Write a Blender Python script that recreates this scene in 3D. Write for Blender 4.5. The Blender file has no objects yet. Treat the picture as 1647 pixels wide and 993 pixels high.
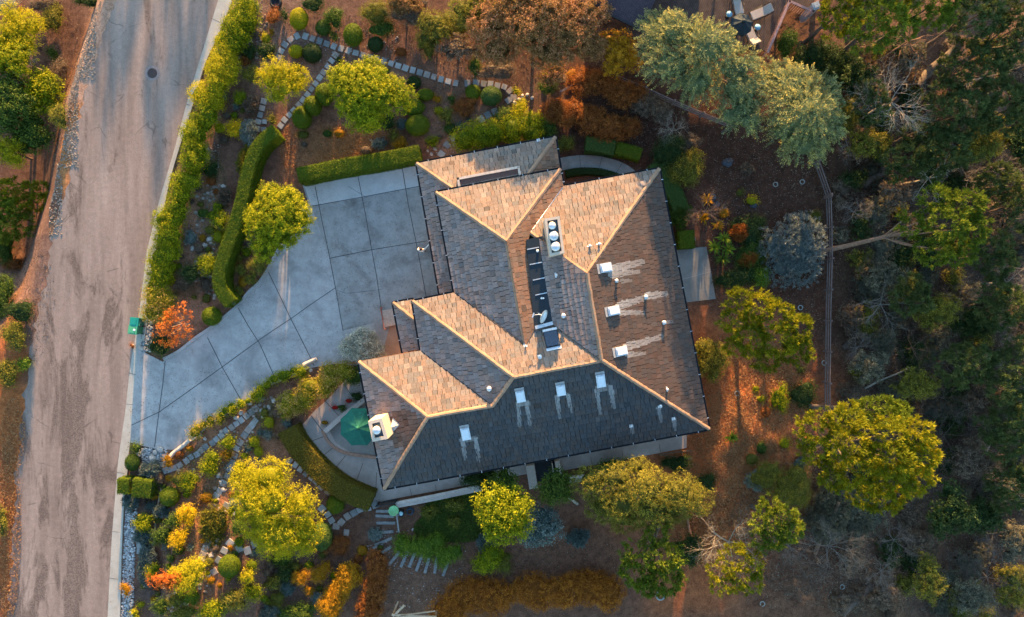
import bpy, bmesh, math, random
import numpy as np
from mathutils import Vector, Matrix
R = math.radians
S = bpy.context.scene
COL = S.collection

# ------------------------------------------------------------------ camera, sky, sun, exposure
CAM_H = 50.0
FPX = 1098.0                      # focal length in photo pixels
cam = bpy.data.cameras.new('camera'); camo = bpy.data.objects.new('camera', cam); COL.objects.link(camo)
camo.location = (0, 0, CAM_H); camo.rotation_euler = (0, 0, 0)
cam.sensor_width = 36; cam.lens = 36 * FPX / 1647; cam.clip_start = 0.5; cam.clip_end = 3000
S.camera = camo
SUN_EL, SUN_AZ = 6.3, 3.0        # degrees; azimuth clockwise from north (+y)
w = bpy.data.worlds.new('World'); S.world = w; w.use_nodes = True
nt = w.node_tree; bg = nt.nodes['Background']
sky = nt.nodes.new('ShaderNodeTexSky'); sky.sky_type = 'NISHITA'; sky.sun_disc = False
sky.sun_elevation = R(SUN_EL); sky.sun_rotation = R(SUN_AZ)
sky.air_density = 1.2; sky.dust_density = 0.6; sky.ozone_density = 2.5
nt.links.new(sky.outputs[0], bg.inputs[0]); bg.inputs[1].default_value = 0.13
sl = bpy.data.lights.new('sun', 'SUN'); so = bpy.data.objects.new('sun', sl); COL.objects.link(so)
sl.energy = 3.6; sl.angle = R(0.6); sl.color = (1.0, 0.60, 0.25)
so.rotation_euler = (R(90 - SUN_EL), 0, R(180 - SUN_AZ)); so.location = (0, 60, 40)
S.view_settings.view_transform = 'Standard'; S.view_settings.look = 'None'
S.view_settings.exposure = 2.8; S.view_settings.gamma = 1.0
S.render.engine = 'CYCLES'
S.cycles.max_bounces = 5; S.cycles.transparent_max_bounces = 4

# ------------------------------------------------------------------ mapping photo -> world
def smooth(t): t = np.clip(t, 0, 1); return t * t * (3 - 2 * t)
VP = [(200, -60), (186, 0), (160, 75), (135, 147), (127, 192), (118, 245), (108, 300), (99, 330), (84, 378), (72, 457), (55, 525), (38, 659), (26, 771), (14, 993)]
VX = [(p[0] - 823.5) * 50 / 1098 for p in VP]; VY = [-(496.5 - p[1]) * 50 / 1098 for p in VP]
def hgt(x, y):
    x = np.asarray(x, float); y = np.asarray(y, float)
    d = x - 24.5
    h = -0.20 * np.where(d > 0, d * smooth(d / 6), 0)
    h = np.maximum(h, -14 + 0 * h)
    # gentle mounds outside the paved zone
    # the bank east of the house rises to the south and catches the low sun
    bank = smooth((-y - 1.5) / 10) * smooth((x - 12.5) / 2.5) * smooth((30 - x) / 7)
    h = h + 1.3 * bank + .10 * bank * np.sin(x * 2.3 + np.sin(y)) * np.cos(y * 2.9)
    # the lower garden climbs away from the driveway
    lg = smooth((-y - 10.5) / 8.5) * smooth((x + 26.0) / 2.2) * smooth((-17.0 - x) / 2.0)
    h = h + 1.5 * lg
    # the verge west of the road falls away below it
    xe = np.interp(-y, VY, VX); h = h - np.minimum(4.2, 1.1 * np.maximum(0, xe - .8 - x)) * smooth((y + 4) / 9) * (x > -200)
    m = smooth((x - 22) / 4) + smooth((-18.5 - x) * 0)*0
    h = h + m * 0.35 * (np.sin(x * 0.9 + 1.3 * np.sin(y * 0.4)) * np.cos(y * 0.7 + x * 0.2))


    return h
def P(px, py, z=0.0):
    s = (CAM_H - z) / FPX
    return Vector(((px - 823.5) * s, (496.5 - py) * s, z))
def G(px, py, up=0.0):
    z = 0.0
    for _ in range(8):
        p = P(px, py, z + up); z = float(hgt(p.x, p.y))
    return Vector((p.x, p.y, z))
M = CAM_H / FPX                   # metres per photo pixel on the ground

# ------------------------------------------------------------------ object helpers
def tag(o, label=None, cat=None, group=None, kind=None):
    if label: o['label'] = label
    if cat: o['category'] = cat
    if group: o['group'] = group
    if kind: o['kind'] = kind
    return o
def link(o, parent=None):
    COL.objects.link(o)
    if parent: o.parent = parent
    return o
def empty(name, loc, label, cat, group=None):
    o = bpy.data.objects.new(name, None); o.location = loc; link(o); o.empty_display_size = 0.2
    return tag(o, label, cat, group)
def from_bm(name, bm, mats, parent=None, smoothit=False, off=None):
    me = bpy.data.meshes.new(name)
    if off is not None: bmesh.ops.translate(bm, verts=bm.verts, vec=-Vector(off))
    bm.normal_update(); bm.to_mesh(me); bm.free()
    for m in (mats if isinstance(mats, (list, tuple)) else [mats]): me.materials.append(m)
    if smoothit: me.polygons.foreach_set('use_smooth', [True] * len(me.polygons))
    o = bpy.data.objects.new(name, me)
    if off is not None and parent is None: o.location = off
    return link(o, parent)
def quads_mesh(name, V, var, mat, parent=None, off=None, tris=None, core=None):
    """V (n,4,3) quads + optional core (verts, faces)"""
    V = np.asarray(V, np.float32)
    if off is not None: V = V - np.array(off, np.float32)
    n = len(V); co = V.reshape(-1, 3); loops = np.arange(n * 4, dtype=np.int32); var = np.asarray(var, np.float32)
    starts = np.arange(n, dtype=np.int32) * 4
    if core is not None:
        cv, cf = core; cv = np.asarray(cv, np.float32)
        if off is not None: cv = cv - np.array(off, np.float32)
        co = np.vstack([co, cv]); cf = np.asarray(cf, np.int32) + n * 4
        loops = np.concatenate([loops, cf.reshape(-1)]); starts = np.concatenate([starts, n * 4 + np.arange(len(cf)) * 4]).astype(np.int32)
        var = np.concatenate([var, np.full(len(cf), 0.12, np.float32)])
    me = bpy.data.meshes.new(name)
    me.vertices.add(len(co)); me.vertices.foreach_set('co', co.reshape(-1))
    me.loops.add(len(loops)); me.loops.foreach_set('vertex_index', loops)
    me.polygons.add(len(starts)); me.polygons.foreach_set('loop_start', starts)
    a = me.attributes.new('var', 'FLOAT', 'FACE'); a.data.foreach_set('value', var)
    me.materials.append(mat); me.update(calc_edges=True); me.validate()
    o = bpy.data.objects.new(name, me)
    if off is not None and parent is None: o.location = off
    return link(o, parent)
def box(bm, c, sx, sy, sz, rz=0.0, ry=0.0, rx=0.0, mi=0, bev=0.0):
    r = bmesh.ops.create_cube(bm, size=1.0)
    vs = r['verts']
    bmesh.ops.scale(bm, vec=(sx, sy, sz), verts=vs)
    if bev > 0:
        es = list({e for v in vs for e in v.link_edges})
        b = bmesh.ops.bevel(bm, geom=es, offset=bev, segments=2, affect='EDGES')
        vs = list({v for f in b['faces'] for v in f.verts} | {v for v in vs if v.is_valid})
    m = Matrix.Translation(Vector(c)) @ Matrix.Rotation(rz, 4, 'Z') @ Matrix.Rotation(ry, 4, 'Y') @ Matrix.Rotation(rx, 4, 'X')
    bmesh.ops.transform(bm, matrix=m, verts=vs)
    if mi:
        for f in {f for v in vs for f in v.link_faces}: f.material_index = mi
    return vs
def tube(bm, pts, rad, n=8, mi=0, cap=True):
    pts = [Vector(p) for p in pts]; rings = []
    if not isinstance(rad, (list, tuple)): rad = [rad] * len(pts)
    for i, p in enumerate(pts):
        d = (pts[min(i + 1, len(pts) - 1)] - pts[max(i - 1, 0)]).normalized()
        a = d.cross(Vector((0, 0, 1)) if abs(d.z) < 0.95 else Vector((0, 1, 0))).normalized(); b = d.cross(a)
        rings.append([bm.verts.new(p + (a * math.cos(t) + b * math.sin(t)) * rad[i]) for t in [2 * math.pi * k / n for k in range(n)]])
    for i in range(len(rings) - 1):
        for k in range(n):
            f = bm.faces.new((rings[i][k], rings[i][(k + 1) % n], rings[i + 1][(k + 1) % n], rings[i + 1][k])); f.material_index = mi; f.smooth = True
    if cap:
        for rg, fl in ((rings[0], False), (rings[-1], True)):
            f = bm.faces.new(rg if not fl else rg[::-1]); f.material_index = mi
def lathe(bm, c, prof, n=20, mi=0, capit=True, smoothit=True):
    rings = []
    for (r, z) in prof:
        rings.append([bm.verts.new((c[0] + r * math.cos(2 * math.pi * k / n), c[1] + r * math.sin(2 * math.pi * k / n), c[2] + z)) for k in range(n)])
    for i in range(len(rings) - 1):
        for k in range(n):
            f = bm.faces.new((rings[i][k], rings[i][(k + 1) % n], rings[i + 1][(k + 1) % n], rings[i + 1][k])); f.material_index = mi; f.smooth = smoothit
    if capit:
        f = bm.faces.new(rings[-1]); f.material_index = mi
        f = bm.faces.new(rings[0][::-1]); f.material_index = mi
def prism(bm, pts, z0, z1, mi=0):
    """pts: list of (x,y) world"""
    a = sum(pts[i][0] * pts[(i + 1) % len(pts)][1] - pts[(i + 1) % len(pts)][0] * pts[i][1] for i in range(len(pts)))
    if a < 0: pts = pts[::-1]
    b = [bm.verts.new((p[0], p[1], z0)) for p in pts]; t = [bm.verts.new((p[0], p[1], z1)) for p in pts]
    n = len(pts)
    for i in range(n):
        f = bm.faces.new((b[i], b[(i + 1) % n], t[(i + 1) % n], t[i])); f.material_index = mi
    f = bm.faces.new(t); f.material_index = mi
    f = bm.faces.new(b[::-1]); f.material_index = mi
def catmull(pts, step):
    pts = [np.array(p, float) for p in pts]; out = []
    pp = [2 * pts[0] - pts[1]] + pts + [2 * pts[-1] - pts[-2]]
    for i in range(1, len(pp) - 2):
        p0, p1, p2, p3 = pp[i - 1:i + 3]; n = max(2, int(np.linalg.norm(p2 - p1) / step))
        for k in range(n):
            t = k / n
            out.append(0.5 * ((2 * p1) + (-p0 + p2) * t + (2 * p0 - 5 * p1 + 4 * p2 - p3) * t * t + (-p0 + 3 * p1 - 3 * p2 + p3) * t ** 3))
    out.append(pts[-1]); return out

# ------------------------------------------------------------------ materials
class NT:
    def __init__(s, name):
        s.m = bpy.data.materials.new(name); s.m.use_nodes = True; s.t = s.m.node_tree; s.p = s.t.nodes['Principled BSDF']
        s.out = s.t.nodes['Material Output']
        s.p.inputs['Specular IOR Level'].default_value = 0.25; s.p.inputs['Roughness'].default_value = 0.8
    def n(s, ty, **kw):
        nd = s.t.nodes.new(ty)
        for k, v in kw.items(): setattr(nd, k, v)
        return nd
    def l(s, a, b): s.t.links.new(a, b)
    def coords(s, world=False):
        if world: return s.n('ShaderNodeNewGeometry').outputs['Position']
        return s.n('ShaderNodeTexCoord').outputs['Object']
    def noise(s, scale, detail=4, rough=0.6, vec=None, dist=0.0):
        nd = s.n('ShaderNodeTexNoise'); nd.inputs['Scale'].default_value = scale; nd.inputs['Detail'].default_value = detail
        nd.inputs['Roughness'].default_value = rough; nd.inputs['Distortion'].default_value = dist
        if vec is not None: s.l(vec, nd.inputs['Vector'])
        return nd.outputs['Fac']
    def ramp(s, fac, stops):
        r = s.n('ShaderNodeValToRGB'); s.l(fac, r.inputs[0]); e = r.color_ramp.elements
        while len(e) < len(stops): e.new(0.5)
        for el, (p, c) in zip(e, stops):
            el.position = p; el.color = (c[0], c[1], c[2], 1) if isinstance(c, tuple) else (c, c, c, 1)
        return r.outputs[0]
    def mix(s, fac, a, b, mode='MIX'):
        m = s.n('ShaderNodeMix', data_type='RGBA', blend_type=mode); m.clamp_factor = True
        for inp, v in ((m.inputs[0], fac), (m.inputs[6], a), (m.inputs[7], b)):
            if hasattr(v, 'links'): s.l(v, inp)
            elif isinstance(v, (int, float)): inp.default_value = v if inp == m.inputs[0] else (v, v, v, 1)
            else: inp.default_value = (*v, 1)
        return m.outputs[2]
    def math(s, op, a, b=0.0):
        m = s.n('ShaderNodeMath', operation=op)
        for i, v in enumerate((a, b)):
            if hasattr(v, 'links'): s.l(v, m.inputs[i])
            else: m.inputs[i].default_value = v
        return m.outputs[0]
    def bump(s, h, strength=0.4, dist=0.02):
        b = s.n('ShaderNodeBump'); b.inputs['Strength'].default_value = strength; b.inputs['Distance'].default_value = dist
        s.l(h, b.inputs['Height']); s.l(b.outputs[0], s.p.inputs['Normal'])
    def col(s, c):
        if hasattr(c, 'links'): s.l(c, s.p.inputs['Base Color'])
        else: s.p.inputs['Base Color'].default_value = (*c, 1)
MC = {}
def plain(name, c, rough=0.7, metal=0.0, var=0.25, scale=6.0, spec=0.3):
    if name in MC: return MC[name]
    s = NT(name); v = s.coords(True)
    n = s.noise(scale, 5, 0.65, v)
    f = s.ramp(n, [(0.3, tuple(x * (1 - var) for x in c)), (0.7, tuple(min(1, x * (1 + var * 0.7)) for x in c))])
    s.col(f); s.p.inputs['Roughness'].default_value = rough; s.p.inputs['Metallic'].default_value = metal
    s.p.inputs['Specular IOR Level'].default_value = spec
    s.bump(s.noise(scale * 8, 3, 0.6, v), 0.15, 0.01)
    MC[name] = s.m; return s.m
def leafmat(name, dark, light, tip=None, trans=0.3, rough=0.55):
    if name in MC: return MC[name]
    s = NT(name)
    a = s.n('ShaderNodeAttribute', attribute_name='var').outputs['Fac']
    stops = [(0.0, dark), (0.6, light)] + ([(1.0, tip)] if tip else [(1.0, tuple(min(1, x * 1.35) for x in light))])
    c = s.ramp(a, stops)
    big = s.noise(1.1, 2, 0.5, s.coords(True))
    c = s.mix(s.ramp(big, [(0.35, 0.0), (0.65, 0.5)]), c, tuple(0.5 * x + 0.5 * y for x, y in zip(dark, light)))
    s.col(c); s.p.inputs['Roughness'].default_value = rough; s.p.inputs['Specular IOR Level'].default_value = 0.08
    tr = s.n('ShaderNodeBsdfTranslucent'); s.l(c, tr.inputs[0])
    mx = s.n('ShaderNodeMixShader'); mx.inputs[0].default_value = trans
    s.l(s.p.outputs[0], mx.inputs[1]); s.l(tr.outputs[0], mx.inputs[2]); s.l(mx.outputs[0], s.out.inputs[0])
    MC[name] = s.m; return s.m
GOLD = leafmat('golden_leaves', (.14, .15, .008), (.42, .38, .012), (.60, .48, .02), .4)
GOLDEN = leafmat('pure_gold_leaves', (.30, .20, .006), (.62, .42, .012), (.75, .52, .02), .4)
YGREEN = leafmat('yellow_green_leaves', (.045, .075, .006), (.21, .25, .008), (.50, .43, .012), .35)
GREEN = leafmat('green_leaves', (.02, .045, .010), (.075, .12, .018), (.15, .19, .025), .3)
BGREEN = leafmat('bright_green_leaves', (.04, .08, .010), (.13, .20, .018), (.25, .30, .03), .3)
DGREEN = leafmat('dark_green_leaves', (.012, .028, .009), (.035, .062, .016), (.07, .10, .03), .25)
CLIP = leafmat('clipped_leaves', (.045, .075, .008), (.12, .16, .010), (.21, .23, .018), .25)
PINE = leafmat('pine_needles', (.03, .055, .010), (.12, .17, .016), (.28, .30, .025), .25)
PINED = leafmat('dark_pine_needles', (.03, .045, .018), (.085, .12, .035), (.17, .19, .06), .25)
PINEY = leafmat('golden_pine_needles', (.045, .065, .007), (.19, .205, .010), (.46, .38, .014), .3)
CEDAR = leafmat('silver_cedar_needles', (.055, .085, .04), (.25, .275, .12), (.72, .58, .15), .3)  # golden tip colour paints sunlight onto the needle ends
SAGE = leafmat('sage_leaves', (.08, .10, .09), (.20, .24, .21), (.36, .38, .33), .2)
BSAGE = leafmat('blue_grey_leaves', (.045, .07, .06), (.12, .16, .145), (.24, .28, .25), .2)
DUSTY = leafmat('dusty_leaves', (.05, .048, .034), (.14, .13, .085), (.27, .25, .16), .2)
OLIVE = leafmat('olive_leaves', (.05, .055, .012), (.18, .165, .025), (.38, .32, .04), .3)
RUST = leafmat('rust_leaves', (.08, .026, .010), (.30, .10, .022), (.52, .20, .05), .3)
ORANGE = leafmat('orange_leaves', (.22, .05, .01), (.55, .15, .025), (.75, .28, .05), .35)
AMBER = leafmat('amber_leaves', (.16, .08, .008), (.46, .22, .012), (.62, .34, .02), .35)
PINKY = leafmat('pink_olive_leaves', (.07, .05, .018), (.27, .14, .045), (.60, .27, .14), .25)
YPINK = leafmat('yellow_leaves_pink_blossom', (.09, .10, .010), (.32, .28, .015), (.66, .36, .18), .35)
BROWNL = leafmat('dry_brown_leaves', (.06, .040, .028), (.17, .12, .08), (.30, .22, .15), .15)
REDF = leafmat('red_flowers', (.25, .01, .01), (.65, .04, .02), (.80, .20, .02), .25)
def barkmat(name, a, b):
    s = NT(name); v = s.coords(True)
    s.col(s.ramp(s.noise(7, 6, .7, v, .8), [(0.3, a), (0.7, b)])); s.bump(s.noise(26, 4, .7, v), .6, .03); return s.m
BARK = barkmat('bark', (.05, .036, .028), (.16, .12, .095))
GREYBARK = barkmat('grey_bark', (.09, .075, .065), (.25, .215, .185))
PALEBARK = barkmat('pale_bark', (.18, .15, .12), (.42, .36, .29))
REDBARK = barkmat('warm_bark', (.12, .06, .035), (.34, .20, .13))

# ------------------------------------------------------------------ foliage generators (numpy)
rng = np.random.default_rng(11)
HOLES = 0
def unit(a): return a / np.maximum(np.linalg.norm(a, axis=-1, keepdims=True), 1e-6)
def rhombs(C, N, L, W, r):
    n = len(C); t = unit(np.cross(N, r.normal(size=(n, 3)))); b = np.cross(N, t)
    L = (L * r.uniform(.65, 1.3, n))[:, None]; W = (W * r.uniform(.7, 1.25, n))[:, None]
    return np.stack([C - t * L / 2, C + b * W / 2 - t * L * .08, C + t * L / 2, C - b * W / 2 - t * L * .08], 1)
def needles(C, D, L, W, r):
    n = len(C); b = unit(np.cross(D, r.normal(size=(n, 3)))) * (W * r.uniform(.7, 1.3, n))[:, None]
    L = (L * r.uniform(.6, 1.2, n))[:, None]
    return np.stack([C - b * .5, C + D * L * .55 - b * .6, C + D * L, C + D * L * .55 + b * .6], 1)
def surf_pts(lobes, dens, r, up=.8, inner=0.0):
    holes = HOLES
    C, D, K = [], [], []
    LB = np.array(lobes, float)
    for i, (x, y, z, a, b, c) in enumerate(lobes):
        area = 4 * math.pi * ((a * b) ** 1.6 / 3 + (a * c) ** 1.6 / 3 + (b * c) ** 1.6 / 3) ** (1 / 1.6)
        n = max(6, int(area * dens)); d = unit(r.normal(size=(n, 3)))
        fl = (d[:, 2] < 0) & (r.random(n) < up); d[fl, 2] *= -1
        rad = np.where(r.random(n) < (.12 if HOLES else 0), r.uniform(1.04, 1.22, n), r.uniform(.74, 1.05, n)) if inner == 0 else r.uniform(inner, 1.04, n)
        p = np.array([x, y, z]) + d * np.array([a, b, c]) * rad[:, None]
        keep = np.ones(n, bool)
        for j, q in enumerate(LB):
            if j != i: keep &= (((p - q[:3]) / (q[3:] * .78)) ** 2).sum(1) > 1
        nn = unit(d / np.array([a, b, c]))
        # gaps: clumps are missing where a slow random field is low, and each lobe has a tone of its own
        q_ = p * (1.9 / max(.5, math.sqrt(a))) + r.uniform(0, 9, 3) * 0 + i
        hole = np.sin(q_[:, 0] * 2.1 + 1.7 * np.sin(q_[:, 1] * 1.3)) * np.cos(q_[:, 1] * 2.4 + q_[:, 2] * 1.9 + np.sin(q_[:, 0]))
        if holes: keep &= hole > holes
        tone = r.uniform(-.16, .16)
        C.append(p[keep]); D.append(nn[keep]); K.append(np.clip(r.random(keep.sum()) + tone * 2, 0, 1))
    return np.vstack(C), np.vstack(D), np.concatenate(K)
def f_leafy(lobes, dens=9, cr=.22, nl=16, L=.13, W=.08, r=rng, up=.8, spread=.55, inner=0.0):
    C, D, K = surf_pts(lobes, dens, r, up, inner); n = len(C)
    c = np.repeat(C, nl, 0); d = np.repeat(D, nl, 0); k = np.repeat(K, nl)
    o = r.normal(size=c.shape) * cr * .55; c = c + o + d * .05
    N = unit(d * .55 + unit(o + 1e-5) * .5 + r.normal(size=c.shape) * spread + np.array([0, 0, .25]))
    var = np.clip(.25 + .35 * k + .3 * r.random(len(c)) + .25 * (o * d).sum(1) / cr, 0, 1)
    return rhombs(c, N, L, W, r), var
def f_pine(lobes, dens=9, nl=26, L=.30, W=.04, r=rng, up=.75, inner=0.0):
    C, D, K = surf_pts(lobes, dens, r, up, inner)
    c = np.repeat(C, nl, 0); d = np.repeat(unit(D + np.array([0, 0, .5])), nl, 0); k = np.repeat(K, nl)
    d = unit(d + r.normal(size=c.shape) * .62); c = c + r.normal(size=c.shape) * .05
    var = np.clip(.2 + .45 * k + .35 * r.random(len(c)), 0, 1)
    return needles(c, d, L, W, r), var
def f_spray(lobes, dens=3.0, L=1.0, r=rng, up=.85, leaf=.24, W=.055, nleaf=22, droop=.35):
    C, D, K = surf_pts(lobes, dens, r, up); n = len(C)
    cen = np.mean(np.array(lobes)[:, :3], 0)
    out = (C - cen); out[:, 2] = 0; out = unit(unit(out) * .8 + D * .6 + r.normal(size=D.shape) * .45)
    out[:, 2] *= .45; out = unit(out)
    ln = L * r.uniform(.5, 1.25, n)
    side = unit(np.cross(out, np.array([0, 0, 1.0]) + r.normal(size=out.shape) * .15))
    Q, Vv = [], []
    for i in range(nleaf):
        t = (i + .5) / nleaf; s = 1 if i % 2 else -1
        p = C + out * (ln * (t - .45))[:, None]; p[:, 2] -= droop * ln * t * t
        dr = unit(out * .75 + side * s * .8 + np.array([0, 0, .2]) + r.normal(size=out.shape) * .12)
        Q.append(needles(p, dr, leaf * (1.15 - .75 * t), W, r)); Vv.append(np.clip(.1 + .45 * K + .45 * t + .1 * r.normal(size=n), 0, 1))
    return np.vstack(Q), np.concatenate(Vv)
def segs_to_quads(segs, k=4):
    A = np.array([s[0] for s in segs], float); B = np.array([s[1] for s in segs], float)
    ra = np.array([s[2] for s in segs])[:, None]; rb = np.array([s[3] for s in segs])[:, None]
    d = unit(B - A); h = np.where(np.abs(d[:, 2:3]) > .9, np.array([[1., 0, 0]]), np.array([[0, 0, 1.]]))
    u = unit(np.cross(d, h)); v = np.cross(d, u); out = []
    for i in range(k):
        a0, a1 = 2 * math.pi * i / k, 2 * math.pi * (i + 1) / k
        e0 = u * math.cos(a0) + v * math.sin(a0); e1 = u * math.cos(a1) + v * math.sin(a1)
        out.append(np.stack([A + e0 * ra, A + e1 * ra, B + e1 * rb, B + e0 * rb], 1))
    return np.vstack(out)
def branchy(p, d, ln, rad, depth, rd, segs, spread=.6, up=.1, kids=(2, 3), flat=1.0):
    p = np.array(p, float); n = 3
    for i in range(n):
        d = unit(d + rd.normal(size=3) * .20 * np.array([1, 1, flat]) + np.array([0, 0, up * .2])); q = p + d * ln / n
        segs.append((p, q, rad, rad * .82)); p = q; rad *= .82
        if depth > 0 and i >= 0:
            for _ in range(rd.integers(kids[0] - 1, kids[1])):
                dd = unit(d + rd.normal(size=3) * spread * np.array([1, 1, flat]) + np.array([0, 0, up]))
                branchy(p, dd, ln * rd.uniform(.45, .75), rad * .62, depth - 1, rd, segs, spread, up, kids, flat)
def core_mesh(lobes, f=.80, r=rng):
    vs, fs = [], []; nb = 0; nu, nv = 14, 8
    for (x, y, z, a, b, c) in lobes:
        for j in range(nv + 1):
            ph = math.pi * j / nv
            for i in range(nu):
                th = 2 * math.pi * i / nu; k = f * r.uniform(.95, 1.03)
                vs.append((x + a * k * math.sin(ph) * math.cos(th), y + b * k * math.sin(ph) * math.sin(th), z + c * k * math.cos(ph)))
        for j in range(nv):
            for i in range(nu):
                fs.append((nb + j * nu + i, nb + (j + 1) * nu + i, nb + (j + 1) * nu + (i + 1) % nu, nb + j * nu + (i + 1) % nu))
        nb += nu * (nv + 1)
    return vs, fs
#SETTING#
# ------------------------------------------------------------------ ground
def seg_dist(X, Y, pts):
    d = np.full(X.shape, 1e9)
    for a, b in zip(pts[:-1], pts[1:]):
        ax, ay = a[0], a[1]; bx, by = b[0], b[1]; vx, vy = bx - ax, by - ay; q = vx * vx + vy * vy + 1e-9
        t = np.clip(((X - ax) * vx + (Y - ay) * vy) / q, 0, 1); d = np.minimum(d, np.hypot(X - ax - t * vx, Y - ay - t * vy))
    return d
SOIL = (.135, .098, .078)
GP = [  # photo x, y, radius x, y, colour, strength : the kinds of ground cover and soil that lie there
 (145, 60, 40, 130, (.36, .32, .28), .9), (150, 160, 28, 80, (.34, .30, .26), .85), (128, 40, 22, 30, (.50, .48, .46), .7), (105, 260, 12, 70, (.40, .24, .11), .9),
 (60, 430, 50, 70, (.17, .14, .13), .8), (20, 700, 28, 160, (.33, .15, .055), .9), (10, 850, 26, 150, (.30, .12, .045), .9), (60, 480, 30, 60, (.20, .17, .16), .6),
 (300, 430, 50, 60, (.20, .14, .10), .7), (325, 330, 22, 120, (.33, .24, .18), .7), (300, 420, 25, 90, (.36, .25, .18), .6),
 (400, 60, 40, 60, (.22, .19, .17), .8), (470, 40, 60, 30, (.20, .17, .15), .7), (560, 70, 80, 40, (.15, .11, .09), .6), (700, 60, 100, 60, (.13, .09, .07), .7),
 (600, 120, 150, 30, (.20, .16, .13), .6), (500, 110, 40, 40, (.19, .16, .15), .7), (730, 200, 50, 50, (.27, .21, .16), .8), (690, 170, 60, 50, (.17, .12, .09), .6),
 (540, 235, 55, 32, (.40, .21, .07), .85), (500, 225, 40, 30, (.20, .15, .13), .6), (460, 250, 20, 40, (.30, .15, .08), .6), (600, 240, 60, 20, (.26, .14, .07), .6),
 (790, 110, 120, 40, (.11, .075, .055), .7), (870, 160, 60, 40, (.17, .14, .11), .6),
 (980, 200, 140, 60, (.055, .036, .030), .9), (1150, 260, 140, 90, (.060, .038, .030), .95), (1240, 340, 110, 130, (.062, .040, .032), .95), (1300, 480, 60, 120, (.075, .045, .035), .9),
 (1130, 330, 30, 60, (.14, .08, .06), .6), (1200, 620, 95, 95, (.42, .18, .075), 1.0), (1170, 680, 70, 70, (.38, .16, .06), 1.0), (1150, 800, 80, 70, (.36, .15, .06), .9), (1260, 610, 60, 60, (.30, .13, .06), .8), (1220, 760, 60, 60, (.30, .14, .07), .8), (1120, 620, 30, 60, (.22, .10, .05), .7), (1110, 860, 90, 90, (.34, .155, .07), .9),
 (1000, 880, 90, 50, (.13, .085, .06), .8), (850, 900, 160, 40, (.15, .105, .08), .8), (680, 940, 90, 50, (.16, .125, .10), .9), (620, 900, 60, 60, (.13, .095, .075), .8),
 (620, 870, 25, 60, (.16, .14, .13), .6), (560, 870, 40, 40, (.10, .07, .055), .6), (450, 930, 90, 60, (.12, .095, .085), .7), (340, 900, 30, 60, (.30, .20, .13), .8),
 (370, 740, 50, 60, (.28, .20, .13), .7), (300, 790, 50, 60, (.20, .14, .10), .6), (430, 690, 40, 40, (.24, .17, .12), .8), (430, 660, 60, 30, (.13, .09, .07), .5), (330, 860, 30, 40, (.34, .21, .12), .7),
 (400, 450, 40, 60, (.15, .10, .07), .7), (360, 470, 40, 30, (.20, .14, .10), .6), (240, 840, 20, 160, (.10, .10, .10), .6),
 (1400, 300, 80, 200, (.085, .060, .045), .9), (1560, 330, 120, 120, (.10, .07, .055), .7), (1480, 520, 150, 120, (.08, .062, .048), .8), (1600, 250, 80, 60, (.11, .07, .05), .7),
 (1500, 700, 120, 120, (.075, .055, .048), .8), (1420, 880, 200, 90, (.115, .080, .060), .9), (1600, 850, 100, 120, (.12, .075, .055), .8), (1350, 960, 120, 50, (.14, .10, .07), .8), (1540, 660, 40, 90, (.14, .12, .10), .6)]
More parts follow.
